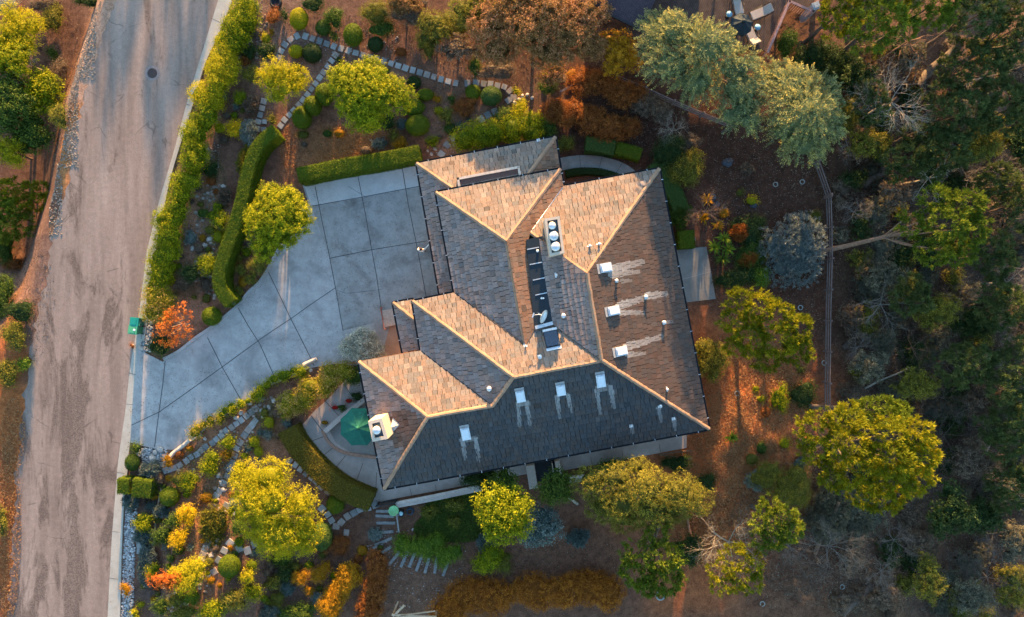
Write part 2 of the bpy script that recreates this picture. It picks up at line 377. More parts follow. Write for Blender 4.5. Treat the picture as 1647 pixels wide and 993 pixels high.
def make_ground():
    xi = np.concatenate([-np.geomspace(46, 900, 24)[::-1], np.arange(-45, 45.01, .22), np.geomspace(46, 900, 24)])
    yi = np.concatenate([-np.geomspace(31, 900, 24)[::-1], np.arange(-30, 30.01, .22), np.geomspace(31, 900, 24)])
    X, Y = np.meshgrid(xi, yi); Z = hgt(X, Y)
    r = np.random.default_rng(3)
    east = smooth((X - 14.8) / 3) * (np.abs(X) < 46)
    Z = Z + east * r.normal(size=Z.shape) * .028
    nx, ny = len(xi), len(yi)
    me = bpy.data.meshes.new('ground'); co = np.stack([X, Y, Z], -1).reshape(-1, 3).astype(np.float32)
    idx = np.arange(nx * ny).reshape(ny, nx)
    q = np.stack([idx[:-1, :-1], idx[:-1, 1:], idx[1:, 1:], idx[1:, :-1]], -1).reshape(-1, 4).astype(np.int32)
    me.vertices.add(len(co)); me.vertices.foreach_set('co', co.reshape(-1)); me.loops.add(q.size); me.loops.foreach_set('vertex_index', q.reshape(-1))
    me.polygons.add(len(q)); me.polygons.foreach_set('loop_start', np.arange(len(q), dtype=np.int32) * 4)
    PX = X / M + 823.5; PY = 496.5 - Y / M
    wob = 14 * np.sin(PX * .05 + 2 * np.sin(PY * .031)) + 9 * np.sin(PY * .083 + PX * .02)
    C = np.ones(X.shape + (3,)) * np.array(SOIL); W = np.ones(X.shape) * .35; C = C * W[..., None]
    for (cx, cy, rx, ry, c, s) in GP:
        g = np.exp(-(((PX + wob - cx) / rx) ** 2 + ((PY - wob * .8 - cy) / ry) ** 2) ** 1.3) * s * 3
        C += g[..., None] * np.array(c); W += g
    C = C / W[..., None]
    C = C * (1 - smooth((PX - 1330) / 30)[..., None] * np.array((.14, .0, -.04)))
    C4 = np.concatenate([C, np.ones(X.shape + (1,))], -1).reshape(-1).astype(np.float32)
    a = me.attributes.new('soil', 'FLOAT_COLOR', 'POINT'); a.data.foreach_set('color', C4)
    me.update(calc_edges=True)
    s = NT('soil'); v = s.coords(True); at = s.n('ShaderNodeAttribute', attribute_name='soil').outputs['Color']
    n1 = s.noise(2.2, 8, .72, v, .4); n2 = s.noise(13, 6, .75, v); n3 = s.noise(55, 3, .7, v)
    f1 = s.ramp(n1, [(0.28, .45), (0.72, 1.5)]); f2 = s.ramp(n2, [(0.32, .55), (0.68, 1.5)]); 
    c = s.mix(1.0, at, f1, 'MULTIPLY'); c = s.mix(1.0, c, f2, 'MULTIPLY')
    sp = s.ramp(n3, [(.62, 0.0), (.72, .55)]); c = s.mix(sp, c, (.34, .28, .23))
    sp2 = s.ramp(s.noise(31, 4, .8, v), [(.30, .6), (.42, 0.0)]); c = s.mix(sp2, c, (.045, .03, .022))
    c = s.mix(1.0, c, (1.18, .80, .64), 'MULTIPLY')
    s.col(c); s.p.inputs['Roughness'].default_value = .95; s.p.inputs['Specular IOR Level'].default_value = .1
    s.bump(s.math('ADD', s.math('MULTIPLY', n2, .7), s.math('MULTIPLY', n3, .5)), .9, .07)
    me.materials.append(s.m); o = link(bpy.data.objects.new('ground', me)); return tag(o, kind='structure')
make_ground()

# road with gutter and kerb
RL = [(200, -60), (186, 0), (160, 75), (135, 147), (127, 192), (118, 245), (108, 300), (99, 330), (84, 378), (72, 457), (61, 500), (55, 525), (46, 600), (38, 659), (30, 720), (26, 771), (21, 857), (14, 993), (8, 1060)]
RR = [(366, -50), (349, 7), (325, 85), (301, 164), (278, 250), (257, 320), (236, 405), (224, 505), (209, 594), (202, 659), (190, 743), (180, 864), (173, 993), (170, 1060)]
GR = [(388, -50), (373, 0), (351, 55), (329, 103), (312, 160), (298, 205), (274, 284), (258, 360), (243, 440), (238, 500), (229, 560), (222, 600), (217, 650), (211, 700), (205, 745), (199, 805), (195, 880), (192, 993), (189, 1060)]
def ext(pts, far):   # run the road on beyond the picture
    a, b = np.array(pts[1], float), np.array(pts[0], float); c, d = np.array(pts[-2], float), np.array(pts[-1], float)
    return [tuple(b + (b - a) / np.linalg.norm(b - a) * far)] + pts + [tuple(d + (d - c) / np.linalg.norm(d - c) * far)]
def resample(pts, n):
    pts = np.array(pts, float); s = np.concatenate([[0], np.cumsum(np.hypot(*np.diff(pts, axis=0).T))]); t = np.linspace(0, s[-1], n)
    return np.stack([np.interp(t, s, pts[:, 0]), np.interp(t, s, pts[:, 1])], 1)
def byrow(pts, ys):  # x at each photo row
    pts = sorted(pts, key=lambda p: p[1]); return np.interp(ys, [p[1] for p in pts], [p[0] for p in pts])
def strip(name, L_, R_, z, mat, jag=0.0, kind='structure', parent=None, zL=None):
    ys = np.concatenate([np.linspace(-1800, -60, 12), np.arange(-50, 1060, 7), np.linspace(1070, 2600, 12)])
    xl = byrow(ext(L_, 2200), ys); xr = byrow(ext(R_, 2200), ys); r = random.Random(5)
    bm = bmesh.new(); rows = []
    for y, a, b in zip(ys, xl, xr):
        j = r.gauss(0, jag) if -50 < y < 1060 else 0
        pa, pb = P(a + j, y), P(b, y); rows.append([bm.verts.new((pa.x + (pb.x - pa.x) * t, pa.y + (pb.y - pa.y) * t, z if zL is None else zL + (z - zL) * t)) for t in (0, .25, .5, .75, 1)])
    for i in range(len(rows) - 1):
        for k in range(4): bm.faces.new((rows[i][k], rows[i + 1][k], rows[i + 1][k + 1], rows[i][k + 1]))
    return tag(from_bm(name, bm, mat), kind=kind)
def road_mat():
    s = NT('worn_asphalt'); v = s.coords(True)
    mp = s.n('ShaderNodeMapping'); mp.inputs['Rotation'].default_value = (0, 0, R(11)); mp.inputs['Scale'].default_value = (1.0, .10, 1.0); s.l(v, mp.inputs[0])
    streak = s.noise(1.1, 5, .6, mp.outputs[0]); base = s.ramp(streak, [(.28, (.195, .138, .112)), (.5, (.272, .196, .160)), (.75, (.35, .258, .213))])
    fine = s.noise(30, 4, .85, v); base = s.mix(1.0, base, s.ramp(fine, [(.32, .62), (.68, 1.35)]), 'MULTIPLY'); base = s.mix(1.0, base, s.ramp(s.noise(3.0, 6, .7, v), [(.3, .85), (.7, 1.14)]), 'MULTIPLY')
    # worn pebbled patches
    vo = s.n('ShaderNodeTexVoronoi'); vo.inputs['Scale'].default_value = 8.5; s.l(v, vo.inputs['Vector'])
    peb = s.ramp(vo.outputs['Distance'], [(.30, 0.0), (.52, 1.0)])
    mp2 = s.n('ShaderNodeMapping'); mp2.inputs['Rotation'].default_value = (0, 0, R(5)); mp2.inputs['Scale'].default_value = (1.0, .22, 1.0); s.l(v, mp2.inputs[0])
    patch = s.noise(.55, 7, .68, mp2.outputs[0], .5)
    sx = s.n('ShaderNodeSeparateXYZ'); s.l(v, sx.inputs[0])
    south = s.ramp(s.math('MULTIPLY_ADD', sx.outputs[1], -1 / 26.0), [(.15, 0.0), (.85, .10)])
    pm = s.ramp(s.math('ADD', patch, south), [(.58, 0.0), (.64, 1.0)])
    pm = s.math('MULTIPLY', pm, s.math('MULTIPLY_ADD', s.ramp(s.noise(14, 4, .7, v), [(.35, 0.2), (.6, 1.0)]), .9))
    m2 = s.math('MAXIMUM', s.math('MULTIPLY', peb, pm), s.math('MULTIPLY', pm, .7))
    c = s.mix(s.math('MULTIPLY', m2, .62), base, (.085, .058, .047))
    # light old patch to the north west, cracks
    wv = s.n('ShaderNodeTexVoronoi', feature='DISTANCE_TO_EDGE'); wv.inputs['Scale'].default_value = .42
    wm = s.n('ShaderNodeMix', data_type='VECTOR'); wm.inputs[0].default_value = .25; s.l(v, wm.inputs[4]); nz = s.n('ShaderNodeTexNoise'); nz.inputs['Scale'].default_value = 1.5; nz.inputs['Detail'].default_value = 6; s.l(v, nz.inputs['Vector']); s.l(nz.outputs['Color'], wm.inputs[5]); s.l(wm.outputs[1], wv.inputs['Vector'])
    cr = s.math('MULTIPLY', s.ramp(wv.outputs['Distance'], [(.006, 1.0), (.014, 0.0)]), s.ramp(s.noise(.5, 3, .6, v), [(.52, 0.0), (.62, .45)]))
    c = s.mix(cr, c, (.05, .038, .032))
    s.col(c); s.p.inputs['Roughness'].default_value = .85; s.bump(fine, .5, .02); return s.m
def conc_mat(name, a, b, stain=(.16, .15, .13), st=.5, sc=.35):
    s = NT(name); v = s.coords(True)
    c = s.ramp(s.noise(1.3, 8, .7, v), [(.3, a), (.7, b)])
    c = s.mix(s.ramp(s.noise(sc, 5, .65, v, .5), [(.50, 0.0), (.72, st)]), c, stain)
    c = s.mix(1.0, c, s.ramp(s.noise(38, 4, .75, v), [(.3, .78), (.7, 1.2)]), 'MULTIPLY')
    c = s.mix(s.ramp(s.noise(3.2, 6, .75, v, 1.0), [(.54, 0.0), (.66, st * .55)]), c, stain)
    c = s.mix(s.ramp(s.noise(9, 4, .8, v), [(.64, 0.0), (.76, .4)]), c, stain)
    s.col(c); s.p.inputs['Roughness'].default_value = .8; s.bump(s.noise(60, 3, .7, v), .2, .01); return s.m
ROADM = road_mat()
CONC = conc_mat('driveway_concrete', (.33, .295, .275), (.46, .415, .39), (.16, .145, .135), .85, .26)
CONCL = conc_mat('pale_concrete', (.46, .42, .40), (.58, .53, .50), (.22, .21, .19), .25, .4)
GUTC = conc_mat('gutter_concrete', (.36, .33, .28), (.48, .44, .38), (.22, .19, .15), .3, .6)
PAVE = conc_mat('patio_concrete', (.30, .25, .22), (.42, .35, .31), (.18, .15, .13), .4, .5)
GREYC = conc_mat('grey_concrete', (.19, .175, .16), (.27, .25, .225), (.11, .10, .09), .5, .4)
JOINT = plain('joint_sealer', (.06, .055, .055), .8)
PAVJ = plain('paving_joint', (.15, .11, .09), .9)
strip('road', RL, RR, .008, ROADM, 2.2)
strip('gutter', RR, GR, .014, GUTC)
def ribbon(name, pts, wd, z0, z1, mat, kind=None, step=6, parent=None, world=False):
    """raised band of width wd metres along a photo polyline"""
    c = [np.array(P(x, y).xy) if not world else np.array((x, y)) for x, y in (catmull(pts, step) if not world else pts)]
    bm = bmesh.new(); rows = []
    for i, p in enumerate(c):
        d = c[min(i + 1, len(c) - 1)] - c[max(i - 1, 0)]; d = d / (np.linalg.norm(d) + 1e-9); n = np.array((-d[1], d[0])) * wd / 2
        rows.append([bm.verts.new((*(p + n), z0)), bm.verts.new((*(p + n), z1)), bm.verts.new((*(p - n), z1)), bm.verts.new((*(p - n), z0))])
    for a, b in zip(rows[:-1], rows[1:]):
        for k in range(3): bm.faces.new((a[k], a[k + 1], b[k + 1], b[k]))
    bm.faces.new(rows[0][::-1]); bm.faces.new(rows[-1])
    bmesh.ops.recalc_face_normals(bm, faces=bm.faces)
    o = from_bm(name, bm, mat, parent)
    if kind: tag(o, kind=kind)
    return o
def poly(name, pts, z, mat, kind='structure', z0=None, parent=None):
    bm = bmesh.new(); w_ = [P(x, y).xy for x, y in pts]
    prism(bm, [tuple(q) for q in w_], z - .12 if z0 is None else z0, z)
    o = from_bm(name, bm, mat, parent)
    if kind: tag(o, kind=kind)
    return o
def lines(name, segs, wd, z, mat, parent=None, kind='structure'):
    bm = bmesh.new()
    for k, sg in enumerate(segs):
        for a, b in zip(sg[:-1], sg[1:]):
            pa, pb = P(*a).xy, P(*b).xy; d = (pb - pa).normalized(); n = Vector((-d.y, d.x)) * wd / 2
            zz = z + .0007 * (k % 7)
            bm.faces.new([bm.verts.new((*q, zz)) for q in (pa - n, pb - n, pb + n, pa + n)])
    o = from_bm(name, bm, mat, parent)
    if kind: tag(o, kind=kind)
    return o
# kerb on both sides of the driveway mouth
ribbon('kerb', [(372, 2), (351, 55), (329, 103), (312, 160), (298, 205), (274, 284), (258, 360), (243, 440), (238, 500), (231, 548)], .20, 0, .12, GUTC, 'structure')
ribbon('kerb', [(206, 742), (199, 805), (195, 880), (192, 993), (189, 1060)], .20, 0, .12, GUTC, 'structure')
lines('gutter_joints', [[(340, 30), (362, 40)], [(300, 168), (313, 172)], [(207, 600), (222, 604)], [(203, 650), (220, 652)], [(188, 760), (203, 762)], [(181, 855), (199, 857)], [(176, 930), (195, 932)]], .03, .020, JOINT)
# tall tarred edge between asphalt and gutter
# driveway
DW = [(222, 560), (238, 570), (262, 582), (290, 566), (315, 547), (340, 530), (363, 512), (384, 494), (400, 474), (418, 457), (432, 437), (446, 412), (470, 370), (497, 331), (487, 298), (575, 280), (680, 258), (720, 300), (740, 470), (700, 520), (640, 560), (590, 590), (540, 585), (500, 592), (470, 606), (430, 622), (410, 640), (385, 655), (340, 682), (318, 702), (298, 718), (285, 724), (250, 722), (232, 718), (210, 712)]
poly('driveway', DW, .030, CONC)
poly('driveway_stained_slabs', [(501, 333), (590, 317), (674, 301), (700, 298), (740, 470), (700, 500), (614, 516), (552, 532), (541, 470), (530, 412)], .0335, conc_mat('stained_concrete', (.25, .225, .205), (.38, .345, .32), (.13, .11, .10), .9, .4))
poly('driveway_north_band', [(490, 300), (575, 284), (680, 261), (690, 296), (672, 300), (590, 316), (501, 332)], .036, CONCL)
lines('driveway_joints', [[(501, 332), (590, 316), (685, 298)], [(507, 300), (519, 360), (530, 412), (541, 470), (552, 533)], [(576, 284), (588, 345), (598, 402), (606, 445), (614, 500), (617, 530)], [(646, 264), (657, 330), (669, 388), (677, 430), (686, 480)],
  [(530, 416), (598, 402), (686, 388)], [(540, 463), (500, 490), (468, 513), (427, 540), (357, 591), (300, 632), (256, 663), (212, 684)], [(432, 438), (450, 475), (468, 513), (482, 540), (501, 578), (505, 588)],
  [(383, 495), (400, 525), (418, 553), (439, 600), (445, 615)], [(334, 543), (346, 567), (358, 591), (387, 642), (392, 650)], [(266, 581), (262, 620), (256, 663), (249, 719)]], .045, .0415, JOINT)
lines('driveway_cracks', [[(540, 466), (556, 472), (580, 470), (612, 466)], [(560, 300), (590, 318)], [(700, 330), (694, 360), (699, 390)]], .02, .047, JOINT)
ribbon('driveway_kerb', [(264, 578), (290, 564), (315, 544), (340, 527), (363, 509), (384, 491), (400, 471), (418, 454), (430, 436), (444, 410), (468, 368), (494, 331)], .22, 0, .13, CONC, 'structure')
# manhole in the road
e = empty('manhole_cover', G(245, 118), 'round dark iron manhole cover in the grey road', 'manhole cover')
bm = bmesh.new(); lathe(bm, (0, 0, 0), [(.36, .009), (.36, .016), (.33, .020)], 32); from_bm('lid', bm, plain('iron', (.06, .045, .045), .6, .3), e)
bm = bmesh.new()
for k in range(40):
    a0, a1 = 2 * math.pi * k / 40, 2 * math.pi * (k + 1) / 40
    bm.faces.new([bm.verts.new((r_ * math.cos(a), r_ * math.sin(a), .0125)) for r_, a in ((.37, a0), (.54, a0), (.54, a1), (.37, a1))])
from_bm('collar', bm, plain('patched_asphalt', (.23, .19, .185), .85), e)
# paved areas
poly('patio', [(579, 600), (555, 612), (530, 640), (505, 662), (486, 684), (494, 700), (508, 722), (530, 748), (556, 772), (585, 796), (603, 808), (612, 806), (612, 780), (625, 640), (620, 590)], .03, PAVE)
lines('patio_joints', [[(553, 618), (575, 650)], [(523, 645), (548, 672)], [(500, 668), (524, 700)], [(500, 710), (522, 702)], [(518, 735), (538, 718)], [(538, 755), (556, 733)], [(570, 783), (584, 745)], [(604, 800), (606, 760)]], .05, .0345, PAVJ)
poly('terrace', [(612, 807), (611, 780), (640, 770), (1100, 680), (1114, 706), (1112, 719), (1010, 738), (905, 757), (850, 762), (775, 776), (700, 790), (640, 801)], .05, PAVE)
lines('terrace_joints', [[(660, 786), (662, 797)], [(700, 780), (702, 790)], [(740, 772), (742, 783)], [(780, 765), (782, 775)], [(820, 757), (822, 768)], [(950, 735), (952, 748)], [(1000, 725), (1002, 739)], [(1060, 714), (1062, 727)]], .035, .0545, PAVJ)
poly('patio_floor', [(592, 648), (560, 665), (530, 692), (540, 712), (565, 728), (606, 735)], .036, GREYC)
poly('side_slab', [(1080, 403), (1136, 397), (1151, 481), (1093, 488)], .04, GREYC)
lines('side_slab_joint', [[(1096, 450), (1144, 437)]], .03, .0445, plain('pale_joint', (.36, .32, .28), .9))
def arc(cx, cy, rx, ry, a0, a1, n=14): return [(cx + rx * math.cos(R(a0 + (a1 - a0) * i / n)), cy - ry * math.sin(R(a0 + (a1 - a0) * i / n))) for i in range(n + 1)]
poly('garden_walk', arc(940, 302, 95, 52, 120, 10) + arc(940, 306, 72, 36, 10, 120)[:], .04, GREYC)
lines('garden_walk_joints', [[(932, 251), (934, 269)], [(968, 254), (964, 270)], [(1000, 264), (990, 280)]], .03, .0445, JOINT)
poly('porch_landing', [(628, 520), (652, 514), (660, 560), (640, 590), (560, 585), (618, 560)], .05, conc_mat('porch_tile', (.30, .17, .11), (.40, .24, .16), (.2, .12, .09), .3))
# ------------------------------------------------------------------ the house
ZU, ZL, SL = 3.9, 2.9, 0.38
class Plane:
    def __init__(s, a, b, inside, z, slope=SL, za=None):
        s.A = P(*a, z); s.B = P(*b, z if za is None else za); d = (s.B.xy - s.A.xy).normalized(); n = Vector((-d.y, d.x))
        I = P(*inside, z)
        if (I.xy - s.A.xy).dot(n) < 0: n = -n
        s.n = n; s.z = z; s.sl = slope; s.d = d
    def hit(s, px, py):
        u, v = (px - 823.5) / FPX, (496.5 - py) / FPX   # x=u t, y=v t, z=H-t
        # z = z0 + sl*((x-Ax)nx + (y-Ay)ny)
        k = s.sl * (u * s.n.x + v * s.n.y); c = s.z - s.sl * (s.A.x * s.n.x + s.A.y * s.n.y)
        t = (CAM_H - c) / (1 + k); return Vector((u * t, v * t, CAM_H - t))
    def zat(s, x, y): return s.z + s.sl * ((x - s.A.x) * s.n.x + (y - s.A.y) * s.n.y)
    def nrm(s): return Vector((-s.sl * s.n.x, -s.sl * s.n.y, 1)).normalized()
c0 = (840, 480)
pGN = Plane((701.6, 310), (901, 272.5), (815, 388), ZU); pGW = Plane((701.6, 310), (731, 471), c0, ZU); pGE = Plane((901, 272.5), (906, 300), (815, 388), ZU)
# the short east eave leans in the photo: take its direction square to the north eave
dN = (pGN.B.xy - pGN.A.xy).normalized(); pGE.n = -dN.copy(); 
pWN = Plane((906, 300), (1060, 272), (944, 440), ZU); pWE = Plane((1060, 272), (1140, 690), (944, 440), ZU)
r0, r1 = pWE.hit(944, 440), pWE.hit(968, 580)
pWW = Plane((944, 440), (968, 580), (1060, 500), (r0.z + r1.z) / 2)
pSN = Plane((664, 485), (731, 471), (826, 607), ZU); pW2 = Plane((664, 485), (677, 564.5), (792, 620), ZU)
pWN2 = Plane((577.4, 582.4), (677, 564.5), (688, 671), ZU); pWW2 = Plane((577.4, 582.4), (618, 786), (688, 671), ZU); pSS = Plane((618, 786), (1140, 690), (826, 607), ZU)
pLN = Plane((670.5, 263.5), (893, 221), (800, 300), ZL); pLW = Plane((670.5, 263.5), (708, 476), (760, 380), ZL); pLE = Plane((893, 221), (904, 298), (840, 290), ZL); pLE.n = -dN.copy()
pPN = Plane((632.5, 487.7), (664, 482), (660, 540), ZL); pPW = Plane((632.5, 487.7), (648, 567), (700, 520), ZL)
for nm, p, q in (('GN/GW apex', (814.5, 388), (pGN, pGW, pGE)), ('ridge', (845, 557), (pGW, pSN)), ('wing', (944, 440), (pWN, pWE)), ('s', (968, 580), (pWE, pSS, pSN)), ('826', (826, 607), (pSS, pSN, pW2)), ('792', (792, 653), (pSS, pW2, pWN2)), ('688', (688, 671), (pSS, pWN2, pWW2)), ('valley', (853, 374), (pGE, pWN)), ('tr', (868, 385), (pWW, pWN))):
    print('ROOF', nm, [round(k.hit(*p).z, 2) for k in q])
FAC = [(pGN, [(701.6, 310), (901, 272.5), (814.5, 388)]), (pGW, [(701.6, 310), (814.5, 388), (845, 557), (731, 471)]),
 (pGE, [(901, 272.5), (906, 300), (853, 374), (849, 390), (862, 526), (845, 557), (814.5, 388)]),
 (pWN, [(906, 300), (1060, 272), (944, 440), (853, 374)]), (pWE, [(1060, 272), (1140, 690), (968, 580), (944, 440)]),
 (pWW, [(944, 440), (968, 580), (888, 521), (867, 384)]), (pSN, [(664, 485), (731, 471), (845, 557), (862, 526), (888, 521), (968, 580), (826, 607)]),
 (pW2, [(664, 485), (826, 607), (792, 653), (677, 564.5)]), (pWN2, [(577.4, 582.4), (677, 564.5), (792, 653), (688, 671)]),
 (pWW2, [(577.4, 582.4), (688, 671), (618, 786)]), (pSS, [(618, 786), (688, 671), (792, 653), (826, 607), (968, 580), (1140, 690)]),
 (pLN, [(670.5, 263.5), (893, 221), (846, 287), (738, 311)]), (pLW, [(670.5, 263.5), (738, 311), (762, 465), (708, 476)]), (pLE, [(893, 221), (904, 299), (880, 303), (846, 287)]),
 (pPN, [(632.5, 487.7), (668, 481), (676, 522)]), (pPW, [(632.5, 487.7), (676, 522), (684, 560), (648, 567)])]
# pale lichen and lime runs below the skylights (photo polylines with half width px and strength)
RUNS = [((980, 434), (1032, 422), 7, .9), ((984, 442), (1026, 437), 5, .8), ((996, 492), (1040, 478), 6, .9), ((998, 503), (1034, 503), 4, .8), ((1009, 558), (1062, 542), 6, .9), ((1010, 571), (1036, 569), 4, .7),
 ((1042, 476), (1070, 473), 6, .9), ((1000, 452), (1015, 452), 3, .45), ((1070, 519), (1080, 517), 3, .5), ((745, 706), (748, 737), 3, .8), ((765, 706), (770, 740), 3, .8), ((745, 706), (765, 706), 5, .7), ((833, 648), (836, 685), 3, .8), ((848, 648), (852, 682), 3, .8), ((838, 650), (850, 648), 4, .6),
 ((896, 638), (900, 672), 3, .8), ((914, 636), (919, 662), 3, .8), ((960, 628), (965, 665), 3, .8), ((982, 622), (987, 655), 3.5, .8), ((962, 626), (980, 622), 5, .7), ((1059, 656), (1063, 676), 3, .7), ((1016, 686), (1018, 697), 3, .6), ((1084, 675), (1086, 690), 3, .6), ((905, 455), (908, 480), 4, .35), ((878, 430), (882, 470), 4, .3)]
def runamt(px, py, ext_=0):
    v = 0
    for a, b, hw, s in RUNS:
        vx, vy = b[0] - a[0], b[1] - a[1]; t = max(0, min(1, ((px - a[0]) * vx + (py - a[1]) * vy) / (vx * vx + vy * vy + 1e-6)))
        d = math.hypot(px - a[0] - t * vx, py - a[1] - t * vy)
        if d < hw * (1 - .35 * t) + .6 + ext_: v = max(v, s * (1 - .5 * t))
    return v
def clip(poly_, x0, x1, y0, y1):
    for ax, lim, sg in ((0, x0, 1), (0, x1, -1), (1, y0, 1), (1, y1, -1)):
        out = []
        for i in range(len(poly_)):
            a, b = poly_[i], poly_[(i + 1) % len(poly_)]; fa, fb = sg * (a[ax] - lim), sg * (b[ax] - lim)
            if fa >= 0: out.append(a)
            if (fa >= 0) != (fb >= 0):
                t = fa / (fa - fb); out.append((a[0] + (b[0] - a[0]) * t, a[1] + (b[1] - a[1]) * t))
        poly_ = out
        if len(poly_) < 3: return []
    return poly_
house = empty('house', (0, 0, 0), 'large house with brown grey shake tiled hip roofs and dark gutters beside the concrete driveway', 'house')
def tile_roof():
    rd = random.Random(4); V, F, Cc = [], [], []
    for pl, pts in FAC:
        n3 = pl.nrm(); d3 = Vector((pl.d.x, pl.d.y, 0)); u3 = n3.cross(d3); 
        if u3.z < 0: u3 = -u3; 
        org = Vector((pl.A.x, pl.A.y, pl.z)); d3 = u3.cross(n3)
        if pl is pGE or pl is pLE: pass
        P3 = [pl.hit(*p) for p in pts]; P2 = [((p - org).dot(d3), (p - org).dot(u3)) for p in P3]
        # make sure the direction vectors are in-plane
        dd = Vector((-pl.n.y, pl.n.x, 0)); up = Vector((pl.n.x, pl.n.y, pl.sl)).normalized()
        P2 = [((p - org).dot(dd), (p - org).dot(up)) for p in P3]
        xs = [p[0] for p in P2]; ys = [p[1] for p in P2]; y = min(ys) - .02; row = 0; CO = .36
        while y < max(ys):
            x = min(xs) - rd.uniform(0, .3)
            while x < max(xs):
                wd = rd.choice((.24, .31, .33, .36, .42)); gp = rd.choice((.005, .008, .014, .022)); full = clip(P2, x + gp, x + wd - gp, y, y + CO); tseed = rd.random()
                near = False
                if len(full) >= 3:
                    w3 = org + dd * (x + wd / 2) + up * (y + .18); s_ = FPX / (CAM_H - w3.z); near = runamt(w3.x * s_ + 823.5, 496.5 - w3.y * s_, 9) > 0
                NS = 4 if near else 1; slices = [clip(full, x + wd * k / NS, x + wd * (k + 1) / NS, y, y + CO) for k in range(NS)] if NS > 1 else [full]
                if NS > 1: slices = [clip(c_, x, x + wd, y + CO * j / 3, y + CO * (j + 1) / 3) for c_ in slices for j in range(3)]
                rt = random.Random(tseed); thick = .034 + rt.uniform(0, .016); sh = rt.uniform(-.03, .02) if rt.random() < .5 else 0; tone = rt.gauss(0, 1); odd = rt.random(); hue = rt.uniform(-1, 1)
                for c in slices:
                    if len(c) >= 3:
                        ar = abs(sum(c[i][0] * c[(i + 1) % len(c)][1] - c[(i + 1) % len(c)][0] * c[i][1] for i in range(len(c)))) / 2
                        if ar > .001:
                            pass
                            cx = sum(q[0] for q in c) / len(c); cy = sum(q[1] for q in c) / len(c)
                            w3 = org + dd * cx + up * cy; s_ = FPX / (CAM_H - w3.z); px, py = w3.x * s_ + 823.5, 496.5 - w3.y * s_
                            base = len(V); k = len(c)
                            a2 = sum(c[i][0] * c[(i + 1) % k][1] - c[(i + 1) % k][0] * c[i][1] for i in range(k))
                            if a2 < 0: c = c[::-1]
                            # orientation of (dd, up) relative to n3
                            if dd.cross(up).dot(n3) < 0: c = c[::-1]
                            for q in c:
                                yy = q[1] + (sh if q[1] < y + .02 else 0); t = (yy - y) / CO
                                V.append(org + dd * q[0] + up * yy + n3 * (thick * (1 - t) + .006))
                            for q in c: V.append(org + dd * q[0] + up * q[1] - n3 * .01)
                            F.append(list(range(base, base + k)))
                            for i in range(k): F.append([base + i, base + k + i, base + k + (i + 1) % k, base + (i + 1) % k])
                            ra = runamt(px, py) * rd.uniform(.7, 1)
                            b = 1 + (.08 if pl in (pSS, pWE) else .12) * tone; 
                            if odd < .04: b *= .78
                            if odd > .975: b *= 1.25
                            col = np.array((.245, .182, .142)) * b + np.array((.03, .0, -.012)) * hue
                            if pl in (pWE,): col = col * np.array((.40, .35, .35))  # east face: weak grazing light painted as darker tile colour
                            if pl in (pSS,): col = col * np.array((.26, .33, .42))  # south face: its shade painted in as dark blue tiles
                            if pl in (pGE, pLE): col = col * np.array((.95, .72, .58))  # garage east faces browned to imitate dim low sun
                            if pl in (pWW, pGW, pW2, pWW2, pPW, pLW): col = col * np.array((1.02, .99, 1.10))  # west faces: bluish shade tinted into the tiles
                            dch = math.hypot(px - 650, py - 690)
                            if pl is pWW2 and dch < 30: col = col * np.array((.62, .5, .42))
                            col = col * (1 - ra) + np.array((.37, .35, .33)) * ra
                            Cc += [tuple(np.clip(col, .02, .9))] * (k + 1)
                x += wd
            y += CO; row += 1
    me = bpy.data.meshes.new('roof_tiles'); me.from_pydata([tuple(v) for v in V], [], F)
    a = me.attributes.new('tile', 'FLOAT_COLOR', 'FACE') if False else me.attributes.new('tile', 'FLOAT_VECTOR', 'FACE')
    a.data.foreach_set('vector', np.array(Cc, np.float32).reshape(-1))
    s = NT('roof_tile'); v = s.coords(True); at = s.n('ShaderNodeAttribute', attribute_name='tile').outputs['Vector']
    c = s.mix(1.0, at, s.ramp(s.noise(9, 6, .75, v), [(.3, .72), (.7, 1.25)]), 'MULTIPLY'); c = s.mix(1.0, c, s.ramp(s.noise(60, 3, .7, v), [(.3, .8), (.7, 1.15)]), 'MULTIPLY')
    c = s.mix(s.ramp(s.noise(1.2, 5, .7, v), [(.52, 0.0), (.7, .35)]), c, (.13, .085, .06))
    c = s.mix(s.ramp(s.noise(17, 4, .8, v), [(.68, 0.0), (.78, .5)]), c, (.36, .36, .34))
    s.col(c); s.p.inputs['Roughness'].default_value = .85; s.bump(s.noise(45, 4, .7, v), .5, .02); me.materials.append(s.m); me.update(); me.validate()
    link(bpy.data.objects.new('roof', me), house)
    bm = bmesh.new()
    for pl, pts in FAC:
        vs = [pl.hit(*p) for p in pts]; t = [bm.verts.new(q + Vector((0, 0, -.02))) for q in vs]; f = bm.faces.new(t)
    bmesh.ops.triangulate(bm, faces=bm.faces)
    from_bm('roof_deck', bm, plain('roof_felt', (.05, .04, .035), .9), house)
tile_roof()
WARMCAP = conc_mat('ridge_tile', (.27, .165, .105), (.39, .245, .16), (.14, .09, .06), .4, 1.2)
